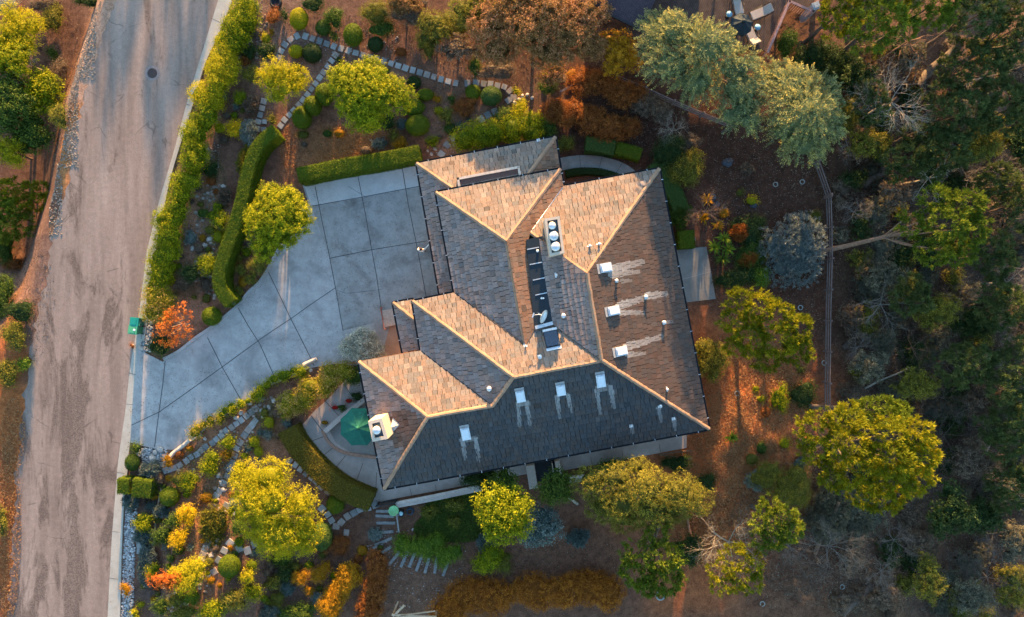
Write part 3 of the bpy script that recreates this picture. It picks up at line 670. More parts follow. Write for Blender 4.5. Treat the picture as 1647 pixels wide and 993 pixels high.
def caps(pl, a, b, pl2=None):
    A, B = pl.hit(*a), pl.hit(*b)
    if pl2: A.z = max(A.z, pl2.hit(*a).z); B.z = max(B.z, pl2.hit(*b).z)
    A.z += .035; B.z += .035; 
    if A.z > B.z: A, B = B, A
    L = (B - A).length; n = max(2, int(L / .36)); d = (B - A).normalized(); s_ = d.cross(Vector((0, 0, 1))).normalized(); u = s_.cross(d); rd = random.Random(int(a[0]))
    bm = bmesh.new()
    for i in range(n):
        p = A + d * (L * i / n - .03); q = A + d * (L * (i + 1) / n); jit = s_ * rd.uniform(-.012, .012)
        def ring(c, w_, h): return [bm.verts.new(c + jit + s_ * x + u * z) for x, z in ((-w_, -h * 1.1), (-w_ * .75, h * .45), (0, h), (w_ * .75, h * .45), (w_, -h * 1.1))]
        r1_, r2_ = ring(p, .15, .085), ring(q, .125, .060)
        for k in range(4): bm.faces.new((r1_[k], r1_[k + 1], r2_[k + 1], r2_[k]))
        bm.faces.new(r1_[::-1])
    bmesh.ops.recalc_face_normals(bm, faces=bm.faces)
    from_bm('ridge_cap', bm, WARMCAP, house)
for pl, a, b in [(pGN, (701.6, 310), (814.5, 388)), (pGN, (901, 272.5), (814.5, 388)), (pGW, (814.5, 388), (845, 557)), (pWN, (1060, 272), (944, 440)), (pWN, (944, 440), (909, 416)), (pWN, (878, 393), (854, 375)), (pWE, (944, 440), (968, 580)),
  (pWE, (968, 580), (1140, 690)), (pSS, (968, 580), (826, 607)), (pSN, (826, 607), (664, 485)), (pSS, (826, 607), (792, 653)), (pSS, (792, 653), (688, 671)), (pWN2, (688, 671), (577.4, 582.4)), (pSS, (688, 671), (618, 786)),
  (pLN, (670.5, 263.5), (727, 303)), (pLN, (893, 221), (850, 281)), (pPN, (632.5, 487.7), (667, 515))]: caps(pl, a, b)
DARKM = plain('dark_gutter_metal', (.022, .024, .028), .5, .3); PALEM = plain('pale_galvanised_metal', (.62, .64, .66), .45, .5); WHITEP = plain('white_paint', (.78, .78, .76), .5, var=.1)
STUCCO = plain('warm_stucco', (.50, .40, .31), .9, var=.12); TRIM = plain('brown_fascia', (.30, .19, .13), .7)
def valley(pl, a, b, mat=DARKM, w_=.05, up=.06):
    A, B = pl.hit(*a), pl.hit(*b); bm = bmesh.new(); tube(bm, [A + Vector((0, 0, up - .03)), B + Vector((0, 0, up - .03))], w_ / 2, 6)
    from_bm('valley_flashing', bm, mat, house)
valley(pSN, (731, 471), (845, 557)); valley(pSN, (888, 521), (968, 580)); valley(pWN2, (677, 564.5), (788, 650)); valley(pWN, (905, 302), (854, 373), PALEM, .06)
def gutter(a, b, z, warm=False):
    A, B = P(*a, z), P(*b, z); d = (B - A).normalized(); n = Vector((-d.y, d.x, 0)); L = (B - A).length
    if n.dot(A - P(840, 480, z)) < 0: n = -n
    bm = bmesh.new(); ang = math.atan2(d.y, d.x); mid = (A + B) / 2
    o = mid + n * .07
    for off, h in ((-.055, .12), (.055, .12)): box(bm, o + n * off + Vector((0, 0, -.02)), L + .12, .014, h, ang)
    box(bm, o + Vector((0, 0, -.075)), L + .116, .10, .012, ang)
    box(bm, mid - n * .02 + Vector((0, 0, -.12)), L - .02, .03, .18, ang, mi=2)
    k = max(2, int(L / 1.45))
    for i in range(k): box(bm, A + d * L * (i + .5) / k + n * .07 + Vector((0, 0, .045)), .03, .14, .012, ang, mi=1)
    from_bm('gutter', bm, [DARKM, PALEM, TRIM], house)
UP = [(701.6, 310), (901, 272.5), (906, 300), (1060, 272), (1140, 690), (618, 786), (577.4, 582.4), (677, 564.5), (664, 485), (731, 471)]
LO = [(670.5, 263.5), (893, 221), (906, 302), (1000, 420), (740, 470), (708, 476)]
PO = [(632.5, 487.7), (680, 479), (694, 558), (648, 567)]
for i in range(10): gutter(UP[i], UP[(i + 1) % 10], ZU)
gutter(LO[0], LO[1], ZL); gutter(LO[1], (905, 298), ZL); gutter(LO[5], LO[0], ZL); gutter(PO[0], (664, 482), ZL); gutter(PO[0], PO[3], ZL); gutter((708, 476), (731, 472), ZL)
def inset(pts, d):
    out = []; n = len(pts); ar = sum(pts[i][0] * pts[(i + 1) % n][1] - pts[(i + 1) % n][0] * pts[i][1] for i in range(n)); sg = 1 if ar > 0 else -1
    for i in range(n):
        a, b, c = Vector(pts[i - 1]), Vector(pts[i]), Vector(pts[(i + 1) % n]); d1 = (b - a).normalized(); d2 = (c - b).normalized()
        n1 = Vector((-d1.y, d1.x)) * sg; n2 = Vector((-d2.y, d2.x)) * sg; m = (n1 + n2); m = m / max(.3, m.dot(n1)); out.append(tuple(b + m * d))
    return out
up2 = [tuple(P(*p, ZU).xy) for p in UP]; lo2 = [tuple(P(*p, ZL).xy) for p in LO]; po2 = [tuple(P(*p, ZL).xy) for p in PO]
UPW, LOW, POW = inset(up2, .62), inset(lo2, .5), inset(po2, .5)
bm = bmesh.new(); prism(bm, UPW, -.2, ZU - .06); from_bm('wall', bm, STUCCO, house)
bm = bmesh.new(); prism(bm, LOW, -.2, ZL - .04); from_bm('wall', bm, STUCCO, house)
bm = bmesh.new(); prism(bm, inset(up2, .03), ZU - .13, ZU - .09); prism(bm, inset(lo2, .03), ZL - .13, ZL - .09); prism(bm, inset(po2, .03), ZL - .131, ZL - .091); from_bm('soffit', bm, plain('soffit_paint', (.45, .36, .28), .8), house)
GLASS = plain('window_glass', (.02, .025, .03), .08, 0, .1, spec=.6)
def window(a, b, t, wd, z0, z1, name='window', mat=None):
    A, B = Vector(a), Vector(b); d = (B - A).normalized(); n = Vector((d.y, -d.x)); c = A + (B - A) * t
    if n.dot(c - Vector((1.5, -1))) < 0: n = -n
    ang = math.atan2(d.y, d.x); bm = bmesh.new(); zc = (z0 + z1) / 2; h = z1 - z0
    for s1 in (-1, 1): box(bm, (*(c + d * s1 * wd / 2), zc), .08, .12, h + .08, ang)
    for zz in (z0, z1): box(bm, (*c, zz), wd + .18, .13, .08, ang)
    if name == 'window': box(bm, (*c, zc), .05, .1, h, ang)
    o = from_bm(name, bm, TRIM if mat is None else mat, house); bm = bmesh.new(); box(bm, (*(c + n * .02), zc), wd - .04, .03, h - .04, ang); from_bm('pane' if name == 'window' else 'panel', bm, GLASS if name == 'window' else mat, o)
for k, t in ((3, .12), (3, .3), (3, .48), (3, .7), (3, .88), (4, .12), (4, .3), (4, .62), (4, .82), (2, .35), (2, .7), (5, .25), (5, .75), (6, .5)):
    window(UPW[k], UPW[(k + 1) % 10], t, 1.5, 1.0, 2.5)
window(LOW[5], LOW[0], .62, 4.8, .06, 2.3, 'garage_door', WHITEP); window(LOW[5], LOW[0], .18, 2.5, .06, 2.3, 'garage_door', WHITEP); window(UPW[7], UPW[8], .5, 1.1, .06, 2.15, 'front_door', plain('dark_wood', (.09, .045, .03), .5))
# sunk window well in the lower north roof
bm = bmesh.new()
w0, w1, w2, w3 = (737, 289), (834, 270.5), (836, 281), (739, 300)
ww = [pLN.hit(*q) for q in (w0, w1, w2, w3)]; top = max(q.z for q in ww) + .10
for i, (a, b) in enumerate(zip(ww, ww[1:] + ww[:1])):
    d = b - a; d.z = 0
    if i == 2: continue
    box(bm, (a + b) / 2 + Vector((0, 0, top - .20 - (a.z + b.z) / 2)), d.length + .16, .16, .46, math.atan2(d.y, d.x))
fr = from_bm('dormer_well', bm, plain('pale_stucco', (.60, .46, .36), .85), house)
bm = bmesh.new(); prism(bm, [tuple(q.xy) for q in ww], ww[0].z - .1, ww[0].z + .19); from_bm('well_floor', bm, plain('dark_red_floor', (.17, .085, .065), .8), fr)  # well floor in one plain dark red brown
# flat membrane gutter between the two roofs
zt = pWW.hit(878, 460).z + .02; bm = bmesh.new(); T4 = [(846, 386), (872, 380), (890, 523), (860, 528)]
tz = [P(x, y, zt).xy for x, y in T4]; prism(bm, [tuple(q) for q in tz], zt - .2, zt + .03)
tr = from_bm('roof_channel', bm, plain('black_membrane', (.018, .026, .034), .45, var=.2), house)
bm = bmesh.new()
for (a, b) in (((848, 401.5), (867, 398)), ((852, 426), (872, 422)), ((857, 451), (876, 447)), ((861, 475), (880, 471))):
    bm = bmesh.new(); A, B = P(*a, zt), P(*b, zt); d = B - A; box(bm, (A + B) / 2 + Vector((0, 0, .05)), d.length, .06, .03, math.atan2(d.y, d.x)); from_bm('strap', bm, PALEM, tr)
bm = bmesh.new(); A = P(862, 527, zt); B = P(888, 520, zt); d = B - A; box(bm, (A + B) / 2 + Vector((0, 0, .08)), d.length + .1, .22, .10, math.atan2(d.y, d.x)); 
from_bm('flashing', bm, PALEM, tr)
for x, y, r_ in ((864.5, 404, .09), (871, 480, .07), (874, 480, .06)): bm = bmesh.new(); lathe(bm, P(x, y, zt), [(r_, .0), (r_, .14), (r_ * .6, .18)], 12); from_bm('drain_dome', bm, WHITEP, tr)
# chimneys: a thick open box with metal flues
def chimney(corn, ztop, zbase, flues, wallw, matw, label=None):
    c3 = [P(x, y, ztop) for x, y in corn]; ctr = sum(c3, Vector()) / 4; bm = bmesh.new()
    for i in range(4):
        a, b = c3[i], c3[(i + 1) % 4]; d = (b - a); L = d.length; dn = d.normalized(); n = Vector((-dn.y, dn.x, 0))
        if n.dot(ctr - a) < 0: n = -n
        box(bm, (a + b) / 2 + n * wallw / 2 + Vector((0, 0, (zbase - ztop) / 2 + .001 * i)), L - (0 if i % 2 else 2 * wallw * .98), wallw, ztop - zbase, math.atan2(d.y, d.x))
    ch = from_bm('chimney', bm, matw, house)
    bm = bmesh.new(); ins = [tuple((p + (ctr - p) * .12).xy) for p in c3]; prism(bm, ins, zbase, ztop - .22); from_bm('flue_tray', bm, plain('dark_blue_steel', (.07, .10, .13), .4, .4), ch)
    for x, y, r_ in flues:
        p = P(x, y, ztop); bm = bmesh.new(); lathe(bm, (p.x, p.y, ztop - .23), [(r_ * .6, 0), (r_ * .6, .25), (r_, .26), (r_, .34), (r_ * .5, .40), (r_ * .12, .41)], 24); from_bm('flue_cap', bm, PALEM, ch)
    return ch
BRK = plain('chimney_stucco', (.52, .42, .33), .85, var=.1)
chimney([(875.5, 352), (900, 348), (908, 407), (884.5, 412)], 6.9, 5.0, [(888, 363.5, .24), (890.5, 380, .30), (893.5, 397, .30)], .16, BRK)
chz = 6.7
ch = chimney([(592, 678), (614, 673), (624, 706), (599, 711)], chz, 3.9, [(606, 692, .27)], .20, BRK)
# cricket behind the south west chimney
A = pWW2.hit(632, 672); B = pWW2.hit(628, 700); Cp = pWW2.hit(643, 683); bm = bmesh.new(); tp = (A + B) / 2 + Vector((0, 0, .45))
v = [bm.verts.new(q) for q in (A + Vector((0, 0, .05)), B + Vector((0, 0, .05)), Cp + Vector((0, 0, .07)), tp)]
bm.faces.new((v[0], v[3], v[2])); bm.faces.new((v[3], v[1], v[2])); from_bm('cricket', bm, plain('lead_flashing', (.45, .42, .40), .6), house)
# browner, darker tiles beside the south west chimney (colour in the tile attribute)
# skylights
DOME = plain('white_acrylic', (.62, .66, .70), .25, var=.04, spec=.5)
def skylight(pl, px, py, wd, ln, dark=False):
    c = pl.hit(px, py); n3 = pl.nrm(); ang = math.atan2(pl.n.y, pl.n.x) - math.pi / 2
    M4 = Matrix.Translation(c) @ n3.to_track_quat('Z', 'Y').to_matrix().to_4x4()
    up = Vector((pl.n.x, pl.n.y, pl.sl)).normalized(); sd = up.cross(n3)
    M4 = Matrix((( *[sd[0], up[0], n3[0]], c[0]), ([*[sd[1], up[1], n3[1]], c[1]]), ([*[sd[2], up[2], n3[2]], c[2]]), (0, 0, 0, 1)))
    bm = bmesh.new(); box(bm, (0, 0, .06), wd + .10, ln + .10, .18, bev=.01); bmesh.ops.transform(bm, matrix=M4, verts=bm.verts)
    f = from_bm('skylight', bm, DARKM if dark else PALEM, house)
    bm = bmesh.new(); box(bm, (0, 0, .17), wd, ln, .08 if not dark else .04, bev=.035 if not dark else .01); bmesh.ops.transform(bm, matrix=M4, verts=bm.verts)
    from_bm('dome', bm, DOME if not dark else plain('smoked_glass', (.035, .05, .08), .15, spec=.6), f)
    bm = bmesh.new(); box(bm, (0, ln / 2 + .15, .06), wd + .14, .20, .03)
    if dark: box(bm, (0, -ln / 2 - .12, .12), wd + .1, .16, .14)
    bmesh.ops.transform(bm, matrix=M4, verts=bm.verts); from_bm('flashing', bm, plain('grey_flashing', (.30, .29, .28), .6) if not dark else PALEM, f)
for px, py in ((973.5, 431), (986, 500), (998.5, 565)): skylight(pWE, px, py, .50, .74)
for px, py, a in ((749, 697, .9), (837, 637, .8), (902, 627, .75), (966, 612, .9)): skylight(pSS, px, py, .48, a * .9)
skylight(pSN, 887.5, 546, .85, 1.0, True)
def vent(pl, px, py, r_=.09, flash=True, capd=True, rot=0.0):
    c = pl.hit(px, py); bm = bmesh.new(); n3 = pl.nrm(); ang = math.atan2(pl.n.y, pl.n.x)
    box(bm, c + n3 * .055, .12 if flash else .3, .42 if flash else .3, .02, ang, -math.atan(pl.sl) , 0)
    lathe(bm, c + Vector((0, 0, -.02)), [(r_, 0), (r_, .32), (r_ * (1.5 if capd else 1), .33), (r_ * (1.5 if capd else 1), .40), (r_ * .3, .45)], 14)
    bmesh.ops.scale(bm, vec=(.8, .8, .72), verts=bm.verts, space=Matrix.Translation(-c)); from_bm('vent_pipe', bm, PALEM if capd else WHITEP, house)
for pl, x, y, r_, fl in ((pWN, 948, 396, .08, True), (pWN, 963, 393, .08, True), (pWW, 894, 443, .09, True), (pWW, 906, 508, .13, True), (pW2, 787, 625, .14, True), (pWE, 991, 452, .10, False), (pWE, 1038, 478, .12, False), (pWE, 1067, 519, .12, False), (pSN, 868, 574, .12, False), (pWE, 1072, 626, .08, True), (pSS, 1061, 653, .10, False), (pSS, 1083, 673, .07, False), (pSS, 1015, 685, .07, False), (pSN, 845, 556, .05, False), (pLN, 866, 226, .05, False)): vent(pl, x, y, r_, fl)
# dish aerial on its mast in the channel
D0 = P(873, 507, zt); de = empty('satellite_dish', D0, 'pale grey oval dish aerial at the south end of the black roof channel', 'satellite dish')
bm = bmesh.new(); tube(bm, [(0, 0, .0), (0, 0, .9)], .035, 10); tube(bm, [(-.30, .12, .0), (0, 0, .7)], .02, 8); tube(bm, [(.28, .14, 0), (0, 0, .7)], .02, 8); from_bm('mast', bm, PALEM, de)
bm = bmesh.new(); lathe(bm, (0, 0, 0), [(.05, 0), (.2, .02), (.36, .07), (.45, .13), (.46, .14), (.36, .085), (.2, .035), (.02, .015)], 28)
bmesh.ops.scale(bm, vec=(1, .62, 1), verts=bm.verts); bmesh.ops.transform(bm, matrix=Matrix.Translation((-.08, -.05, .95)) @ Matrix.Rotation(R(68), 4, 'Z') @ Matrix.Rotation(R(50), 4, 'X'), verts=bm.verts); from_bm('reflector', bm, PALEM, de)
bm = bmesh.new(); tube(bm, [(0, 0, .9), (-.35, .05, 1.15), (-.62, 0, 1.1)], .018, 8); box(bm, (-.66, 0, 1.1), .08, .32, .08, R(-20)); from_bm('feed_arm', bm, PALEM, de)
# ------------------------------------------------------------------ plants
import zlib
def seedof(*a): return np.random.default_rng(zlib.crc32(repr(a).encode()))
FOL = {}
def lobes_for(r, R_, Ry, h, n, zb=0.0, rel=.5, flat=.8):
    """uneven crown: lobes inside an ellipsoid of plan radii R_, Ry and height h from zb"""
    L = []
    for k in range(n):
        a = 2.4 * k + r.uniform(-.4, .4); q = math.sqrt((k + .3) / n) * .62 * r.uniform(.82, 1.22); f = rel * r.uniform(.75, 1.15)
        zc = zb + h * (.60 + .20 * (1 - q * 1.4) + r.uniform(-.08, .08))
        L.append((R_ * q * math.cos(a), Ry * q * math.sin(a), min(zc, zb + h * .8), R_ * f, Ry * f, max(.12, min(h * .42, R_ * f * flat))))
    return L
def gen(style, lobes, r, q=1.0, leaf=.11):
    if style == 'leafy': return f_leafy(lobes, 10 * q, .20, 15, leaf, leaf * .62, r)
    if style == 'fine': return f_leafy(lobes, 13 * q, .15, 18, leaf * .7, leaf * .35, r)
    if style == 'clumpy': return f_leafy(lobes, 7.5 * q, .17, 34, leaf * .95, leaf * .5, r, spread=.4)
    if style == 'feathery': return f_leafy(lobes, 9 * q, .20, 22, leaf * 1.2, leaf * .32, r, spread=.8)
    if style == 'pine': return f_pine(lobes, 11 * q, 26, .27, .042, r)
    if style == 'tuft': return f_pine(lobes, 22 * q, 14, .17, .03, r)
    if style == 'spray': return f_spray(lobes, 4.0 * q, 1.15, r, leaf=.26)
def mesh_bounds_z(): pass
def tree(*a, **k):
    global HOLES
    st_ = a[6] if len(a) > 6 else k.get('style'); HOLES = {'clumpy': -.8, 'feathery': -.72, 'spray': 0, 'leafy': -.6, 'pine': -.35}.get(st_, -.5)
    if st_ in ('clumpy', 'feathery', 'leafy', 'fine', 'spray') and 'inner' not in k: k['inner'] = True
    try: return tree_(*a, **k)
    finally: HOLES = 0
def tree_(name, px, py, rx, ry, top, style, mat, label, cat='tree', n=9, group=None, bark=None, lean=(0, 0), ch=None, q=1.0, leaf=.12, lobes=None, rel=.46, base=None, inner=False):
    """px,py,rx,ry: the crown as seen in the photo; top: height above ground; lean: trunk foot offset in photo px"""
    zc = top * .7; g = G(px, py, zc) if True else None; s = (CAM_H - g.z - zc) / FPX
    foot = Vector((g.x + lean[0] * M, g.y - lean[1] * M, 0)); foot.z = float(hgt(foot.x, foot.y))
    r = seedof(name, px, py); h = ch or top * .62; zb = g.z + top - h
    e = empty(name, foot, label, cat, group)
    kf = .85 if style == 'pine' else 1.0
    if lobes: L = [(x * s, -y * s, z, a * s * kf, b * s * kf, c * s * kf) for x, y, z, a, b, c in [(l[0] - px, l[1] - py, g.z + top - l[3] * s * .7 if len(l) < 5 else g.z + l[4], l[2], l[3], l[2] * .75) for l in lobes]]
    else: L = lobes_for(r, rx * s, ry * s, h, n, zb, rel)
    L = [(l[0] + g.x - foot.x, l[1] + g.y - foot.y, l[2] - foot.z, *l[3:]) for l in L]
    V, var = gen(style, L, r, q, leaf)
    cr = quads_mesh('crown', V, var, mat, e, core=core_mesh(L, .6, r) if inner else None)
    # trunk with limbs running into the lobes
    bm = bmesh.new(); rr = max(.06, top * .022); tx, ty = g.x - foot.x, g.y - foot.y; zt = (zb - foot.z) + h * .35
    pts = [(0, 0, -.1), (tx * .25 + .05, ty * .25, zt * .35), (tx * .6 - .06, ty * .6 + .05, zt * .7), (tx, ty, zt)]
    tube(bm, pts, [rr * 1.3, rr, rr * .85, rr * .6], 9)
    for l in L[:9]:
        a = Vector(pts[2]); b = Vector((l[0], l[1], l[2])); mid = (a + b) / 2 + Vector((0, 0, -.15 * (b - a).length)); tube(bm, [a, mid, b], [rr * .5, rr * .32, rr * .14], 6)
    from_bm('trunk', bm, bark or BARK, e); return e
def shrub(name, px, py, rx, ry, h, style, mat, label, cat='shrub', n=4, group=None, q=1.0, leaf=.085, ang=0.0, core=.72):
    zc = h * .5; g = G(px, py, zc); s = (CAM_H - g.z - zc) / FPX; r = seedof(name, px, py)
    if n == 1: L = [(0, 0, h * .45, rx * s, ry * s, h * .56)]
    else:
        L = lobes_for(r, rx * s, ry * s, h, n, 0, .62, 1.0)
        L = [(l[0], l[1], max(.1, l[2] - h * .12), l[3], l[4], min(max(l[5], h * .3), h * .5)) for l in L]
    if ang: ca, sa = math.cos(ang), math.sin(ang); L = [(l[0] * ca - l[1] * sa, l[0] * sa + l[1] * ca, *l[2:]) for l in L]
    V, var = gen(style, L, r, q * 1.5, leaf)
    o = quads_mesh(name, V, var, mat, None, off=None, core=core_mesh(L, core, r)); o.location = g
    return tag(o, label, cat, group)
def topiary(name, px, py, rx, ry, h, mat, label, cat='shrub', group=None, ang=0.0):
    zc = h * .5; g = G(px, py, zc); s = (CAM_H - g.z - zc) / FPX; r = seedof(name, px, py); a, b = rx * s, ry * s
    L = [(0, 0, h * .48, a, b, h * .52)]; n = int((a * b) * 4 * math.pi * .8 * 420)
    d = unit(r.normal(size=(n, 3))); d[:, 2] = np.where(d[:, 2] < -.3, -d[:, 2], d[:, 2]); bump = 1 + .03 * np.sin(d[:, 0] * 6 + px) * np.cos(d[:, 1] * 5 + py)
    C = np.array([0, 0, h * .48]) + d * np.array([a, b, h * .52]) * (bump * r.uniform(.95, 1.02, n))[:, None]
    N = unit(d / np.array([a, b, h * .52]) * a + r.normal(size=d.shape) * .38); V = rhombs(C, N, .07, .045, r); var = np.clip(r.normal(.5, .2, n), 0, 1)
    if ang: ca, sa = math.cos(ang), math.sin(ang); V = V @ np.array([[ca, sa, 0], [-sa, ca, 0], [0, 0, 1]])
    o = quads_mesh(name, V, var, mat, None, core=core_mesh(L, .955, r)); o.location = g; return tag(o, label, cat, group)
def hedge(name, pts, wpx, h, mat, label, loose=False, cat='hedge', group=None, style='leafy', leaf=.085, q=1.0):
    c = [np.array(P(x, y, h * .7).xy) for x, y in catmull(pts, 8)]; r = seedof(name, pts[0]); wd = wpx * M * .97
    org = Vector((*c[0], 0)); o0 = np.array([c[0][0], c[0][1], 0])
    if loose:
        L = []
        for i, p in enumerate(c[:: max(1, int(wd * 22 * .30 / 8))]):
            j = r.normal(size=2) * wd * .13; f = r.uniform(.34, .60); L.append((p[0] + j[0] - o0[0], p[1] + j[1] - o0[1], h * r.uniform(.40, .56), wd * f * r.uniform(.8, 1.1), wd * f * r.uniform(.8, 1.1), h * r.uniform(.34, .56)))
        V, var = gen(style, L, r, q * 1.25, leaf); o = quads_mesh(name, V, var, mat, None, core=core_mesh(L, .72, r))
    else:
        seg = np.cumsum([0] + [np.linalg.norm(b - a) for a, b in zip(c[:-1], c[1:])]); Lt = seg[-1]; ca = np.array(c)
        def at(t): return np.stack([np.interp(t, seg, ca[:, 0]), np.interp(t, seg, ca[:, 1])], -1)
        def nor(t): d = at(np.minimum(t + .1, Lt)) - at(np.maximum(t - .1, 0)); d = d / np.linalg.norm(d, axis=-1, keepdims=True); return np.stack([-d[:, 1], d[:, 0]], -1), d
        V_, va = [], []
        wig = lambda t, u: .014 * np.sin(t * 1.3 + u * 2) + .010 * np.sin(t * 4.1 - u * 5) + r.normal(size=np.shape(t)) * .012
        n = int(Lt * wd * 520); t = r.uniform(0, Lt, n); u = r.uniform(-.5, .5, n); nn, dd = nor(t); p = at(t) + nn * (u * wd)[:, None]
        edge = np.clip((np.abs(u) - .40) / .1, 0, 1); C = np.concatenate([p, (h + wig(t, u) - .10 * edge ** 2)[:, None]], 1); N = unit(np.concatenate([nn * (np.sign(u) * edge)[:, None], np.ones((n, 1))], 1) + r.normal(size=(n, 3)) * .4)
        V_.append(rhombs(C, N, .075, .045, r)); va.append(np.clip(r.normal(.5, .2, n), 0, 1))
        n = int(Lt * h * 2 * 480); t = r.uniform(0, Lt, n); sd = np.where(r.random(n) < .5, -1, 1); nn, dd = nor(t); z = r.uniform(.02, h, n); p = at(t) + nn * (sd * (wd * .5 + wig(t, z)))[:, None]
        N = unit(np.concatenate([nn * sd[:, None], np.zeros((n, 1))], 1) + r.normal(size=(n, 3)) * .4); V_.append(rhombs(np.concatenate([p, z[:, None]], 1), N, .075, .045, r)); va.append(np.clip(r.normal(.45, .2, n), 0, 1))
        for t0, s_ in ((0, -1), (Lt, 1)):
            n = int(wd * h * 500); u = r.uniform(-.5, .5, n); z = r.uniform(.02, h, n); nn, dd = nor(np.full(n, t0)); p = at(np.full(n, t0)) + nn * (u * wd)[:, None] + dd * s_ * .02
            N = unit(np.concatenate([dd * s_, np.zeros((n, 1))], 1) + r.normal(size=(n, 3)) * .4); V_.append(rhombs(np.concatenate([p, z[:, None]], 1), N, .075, .045, r)); va.append(np.clip(r.normal(.45, .2, n), 0, 1))
        V = np.vstack(V_) - o0; var = np.concatenate(va); cv, cf = [], []
        for i, tt in enumerate(np.linspace(0, Lt, max(3, int(Lt / .3)))):
            tt = np.array([tt]); nn, dd = nor(tt); pp = at(tt)[0]; k = wd * .5 - .05
            for sx, z in ((1, 0), (1, h - .12), (.8, h - .05), (-.8, h - .05), (-1, h - .12), (-1, 0)): cv.append((pp[0] + nn[0, 0] * k * sx - o0[0], pp[1] + nn[0, 1] * k * sx - o0[1], z))
            if i: b = (i - 1) * 6; cf += [(b + k2, b + k2 + 1, b + 7 + k2, b + 6 + k2) for k2 in range(5)]
        o = quads_mesh(name, V, var, mat, None, core=(cv, cf))
    o.location = org; return tag(o, label, cat, group)
def bare(name, px, py, rpx, h, mat, label, cat='dead tree', depth=3, kids=(2, 4), foot=(0, 0), flat=.45, rad=.06, n0=5, spread=.75):
    g = G(px, py, h * .7); ft = Vector((g.x + foot[0] * M, g.y - foot[1] * M, 0)); ft.z = float(hgt(ft.x, ft.y)); r = seedof(name, px, py); segs = []
    c = np.array([g.x - ft.x, g.y - ft.y, h * .7 + g.z - ft.z]); s = (CAM_H - g.z - h * .7) / FPX
    segs.append((np.array([0, 0, -.1]), c * .5 + r.normal(size=3) * .1, rad * 1.7, rad * 1.3)); segs.append((segs[0][1], c * np.array([1, 1, .85]), rad * 1.3, rad))
    for k in range(n0):
        a = 2 * math.pi * (k + r.uniform(-.3, .3)) / n0; d = np.array([math.cos(a), math.sin(a), .35]); branchy(c * np.array([1, 1, .85]), unit(d), rpx * s * .72, rad * .75, depth, r, segs, spread, .12, kids, flat)
    V = segs_to_quads(segs, 4); e = empty(name, ft, label, cat); nt_ = 2 * 4
    q = V.reshape(4, len(segs), 4, 3); tr = q[:, :2].reshape(-1, 4, 3); br = q[:, 2:].reshape(-1, 4, 3)
    quads_mesh('trunk', tr, np.zeros(len(tr)), mat, e); quads_mesh('branches', br, np.zeros(len(br)), mat, e); return e

# --- trees of the garden
tree('round_tree', 591, 153, 74, 68, 4.6, 'clumpy', GOLD if False else YGREEN, 'largest round yellow-green tree, north of the driveway beside the stepping stone path', n=16, rel=.36, q=1.25, ch=4.1)
tree("round_tree", 445, 352, 62, 70, 4.2, 'clumpy', YGREEN, 'round tufted tree with yellow tips overhanging the curved west edge of the driveway', n=16, rel=.36, q=1.25, ch=4.1)
tree('feathery_tree', 456, 133, 42, 38, 3.2, 'feathery', GOLD, 'small feathery yellow tree growing over the looped stepping stone path', n=10, ch=2.7, bark=REDBARK)
tree('feathery_tree', 440, 815, 75, 80, 5.2, 'feathery', GOLD, 'big feathery yellow tree spreading over the lower garden paths south of the driveway', lobes=[(405, 770, 32, 30, 3.7), (440, 765, 34, 32, 4.1), (410, 800, 34, 34, 3.9), (445, 800, 34, 36, 4.4), (480, 810, 32, 30, 3.9), (420, 840, 30, 30, 3.6), (455, 850, 38, 36, 4.0), (490, 850, 28, 30, 3.5), (440, 880, 30, 22, 2.9), (475, 880, 28, 20, 2.9), (425, 870, 24, 20, 2.8)], bark=REDBARK, q=1.1)
tree('bushy_tree', 814, 824, 52, 52, 6.4, 'leafy', YGREEN, 'bushy tree with a bright golden top just south of the house terrace', n=11, q=1.1)
tree('bushy_tree', 810, 778, 30, 24, 4.0, 'leafy', GREEN, 'mid green bushy tree pressed against the south terrace wall', n=7)
tree('bushy_tree', 868, 842, 38, 34, 3.0, 'leafy', BSAGE, 'dull blue-green bushy tree below the golden topped one', n=8, bark=PALEBARK)
tree('small_tree', 893, 783, 38, 30, 4.2, 'leafy', GREEN, 'flat topped green tree with pale leaning trunk in front of the dark terrace steps', n=9, lean=(40, 45), bark=PALEBARK, q=1.1)
tree('oak_tree', 1035, 795, 104, 50, 6.6, 'fine', OLIVE, 'wide olive brown oak stretching along the south side of the house', lobes=[(955, 775, 34, 28, 4.6), (990, 765, 36, 24, 5.2), (1000, 800, 36, 34, 5.3), (1035, 775, 38, 28, 5.9), (1045, 812, 40, 34, 5.2), (975, 820, 34, 26, 3.9), (1080, 785, 38, 30, 5.6), (1110, 800, 32, 26, 5.0), (1010, 840, 34, 24, 3.4), (1080, 822, 30, 22, 4.4), (1020, 748, 26, 16, 5.0)], q=1.15, leaf=.14, bark=PALEBARK, lean=(20, 20))
tree('acacia_tree', 860, 55, 105, 55, 4.6, 'fine', PINKY, 'broad pinkish olive tree crown at the top beside the dark neighbouring roof', lobes=[(790, 40, 36, 30, 3.2), (820, 20, 40, 30, 3.6), (850, 55, 40, 34, 3.9), (880, 30, 42, 32, 4.0), (915, 60, 38, 32, 3.6), (940, 25, 38, 26, 3.6), (800, 75, 34, 26, 2.7), (885, 85, 38, 24, 3.0), (950, 75, 26, 24, 3.0), (850, 5, 40, 26, 3.7)], q=1.7, leaf=.16)
tree('acacia_tree', 765, 18, 45, 34, 3.4, 'fine', OLIVE, 'olive green tree with yellow patches left of the pinkish crown at the top edge', n=8, leaf=.14)
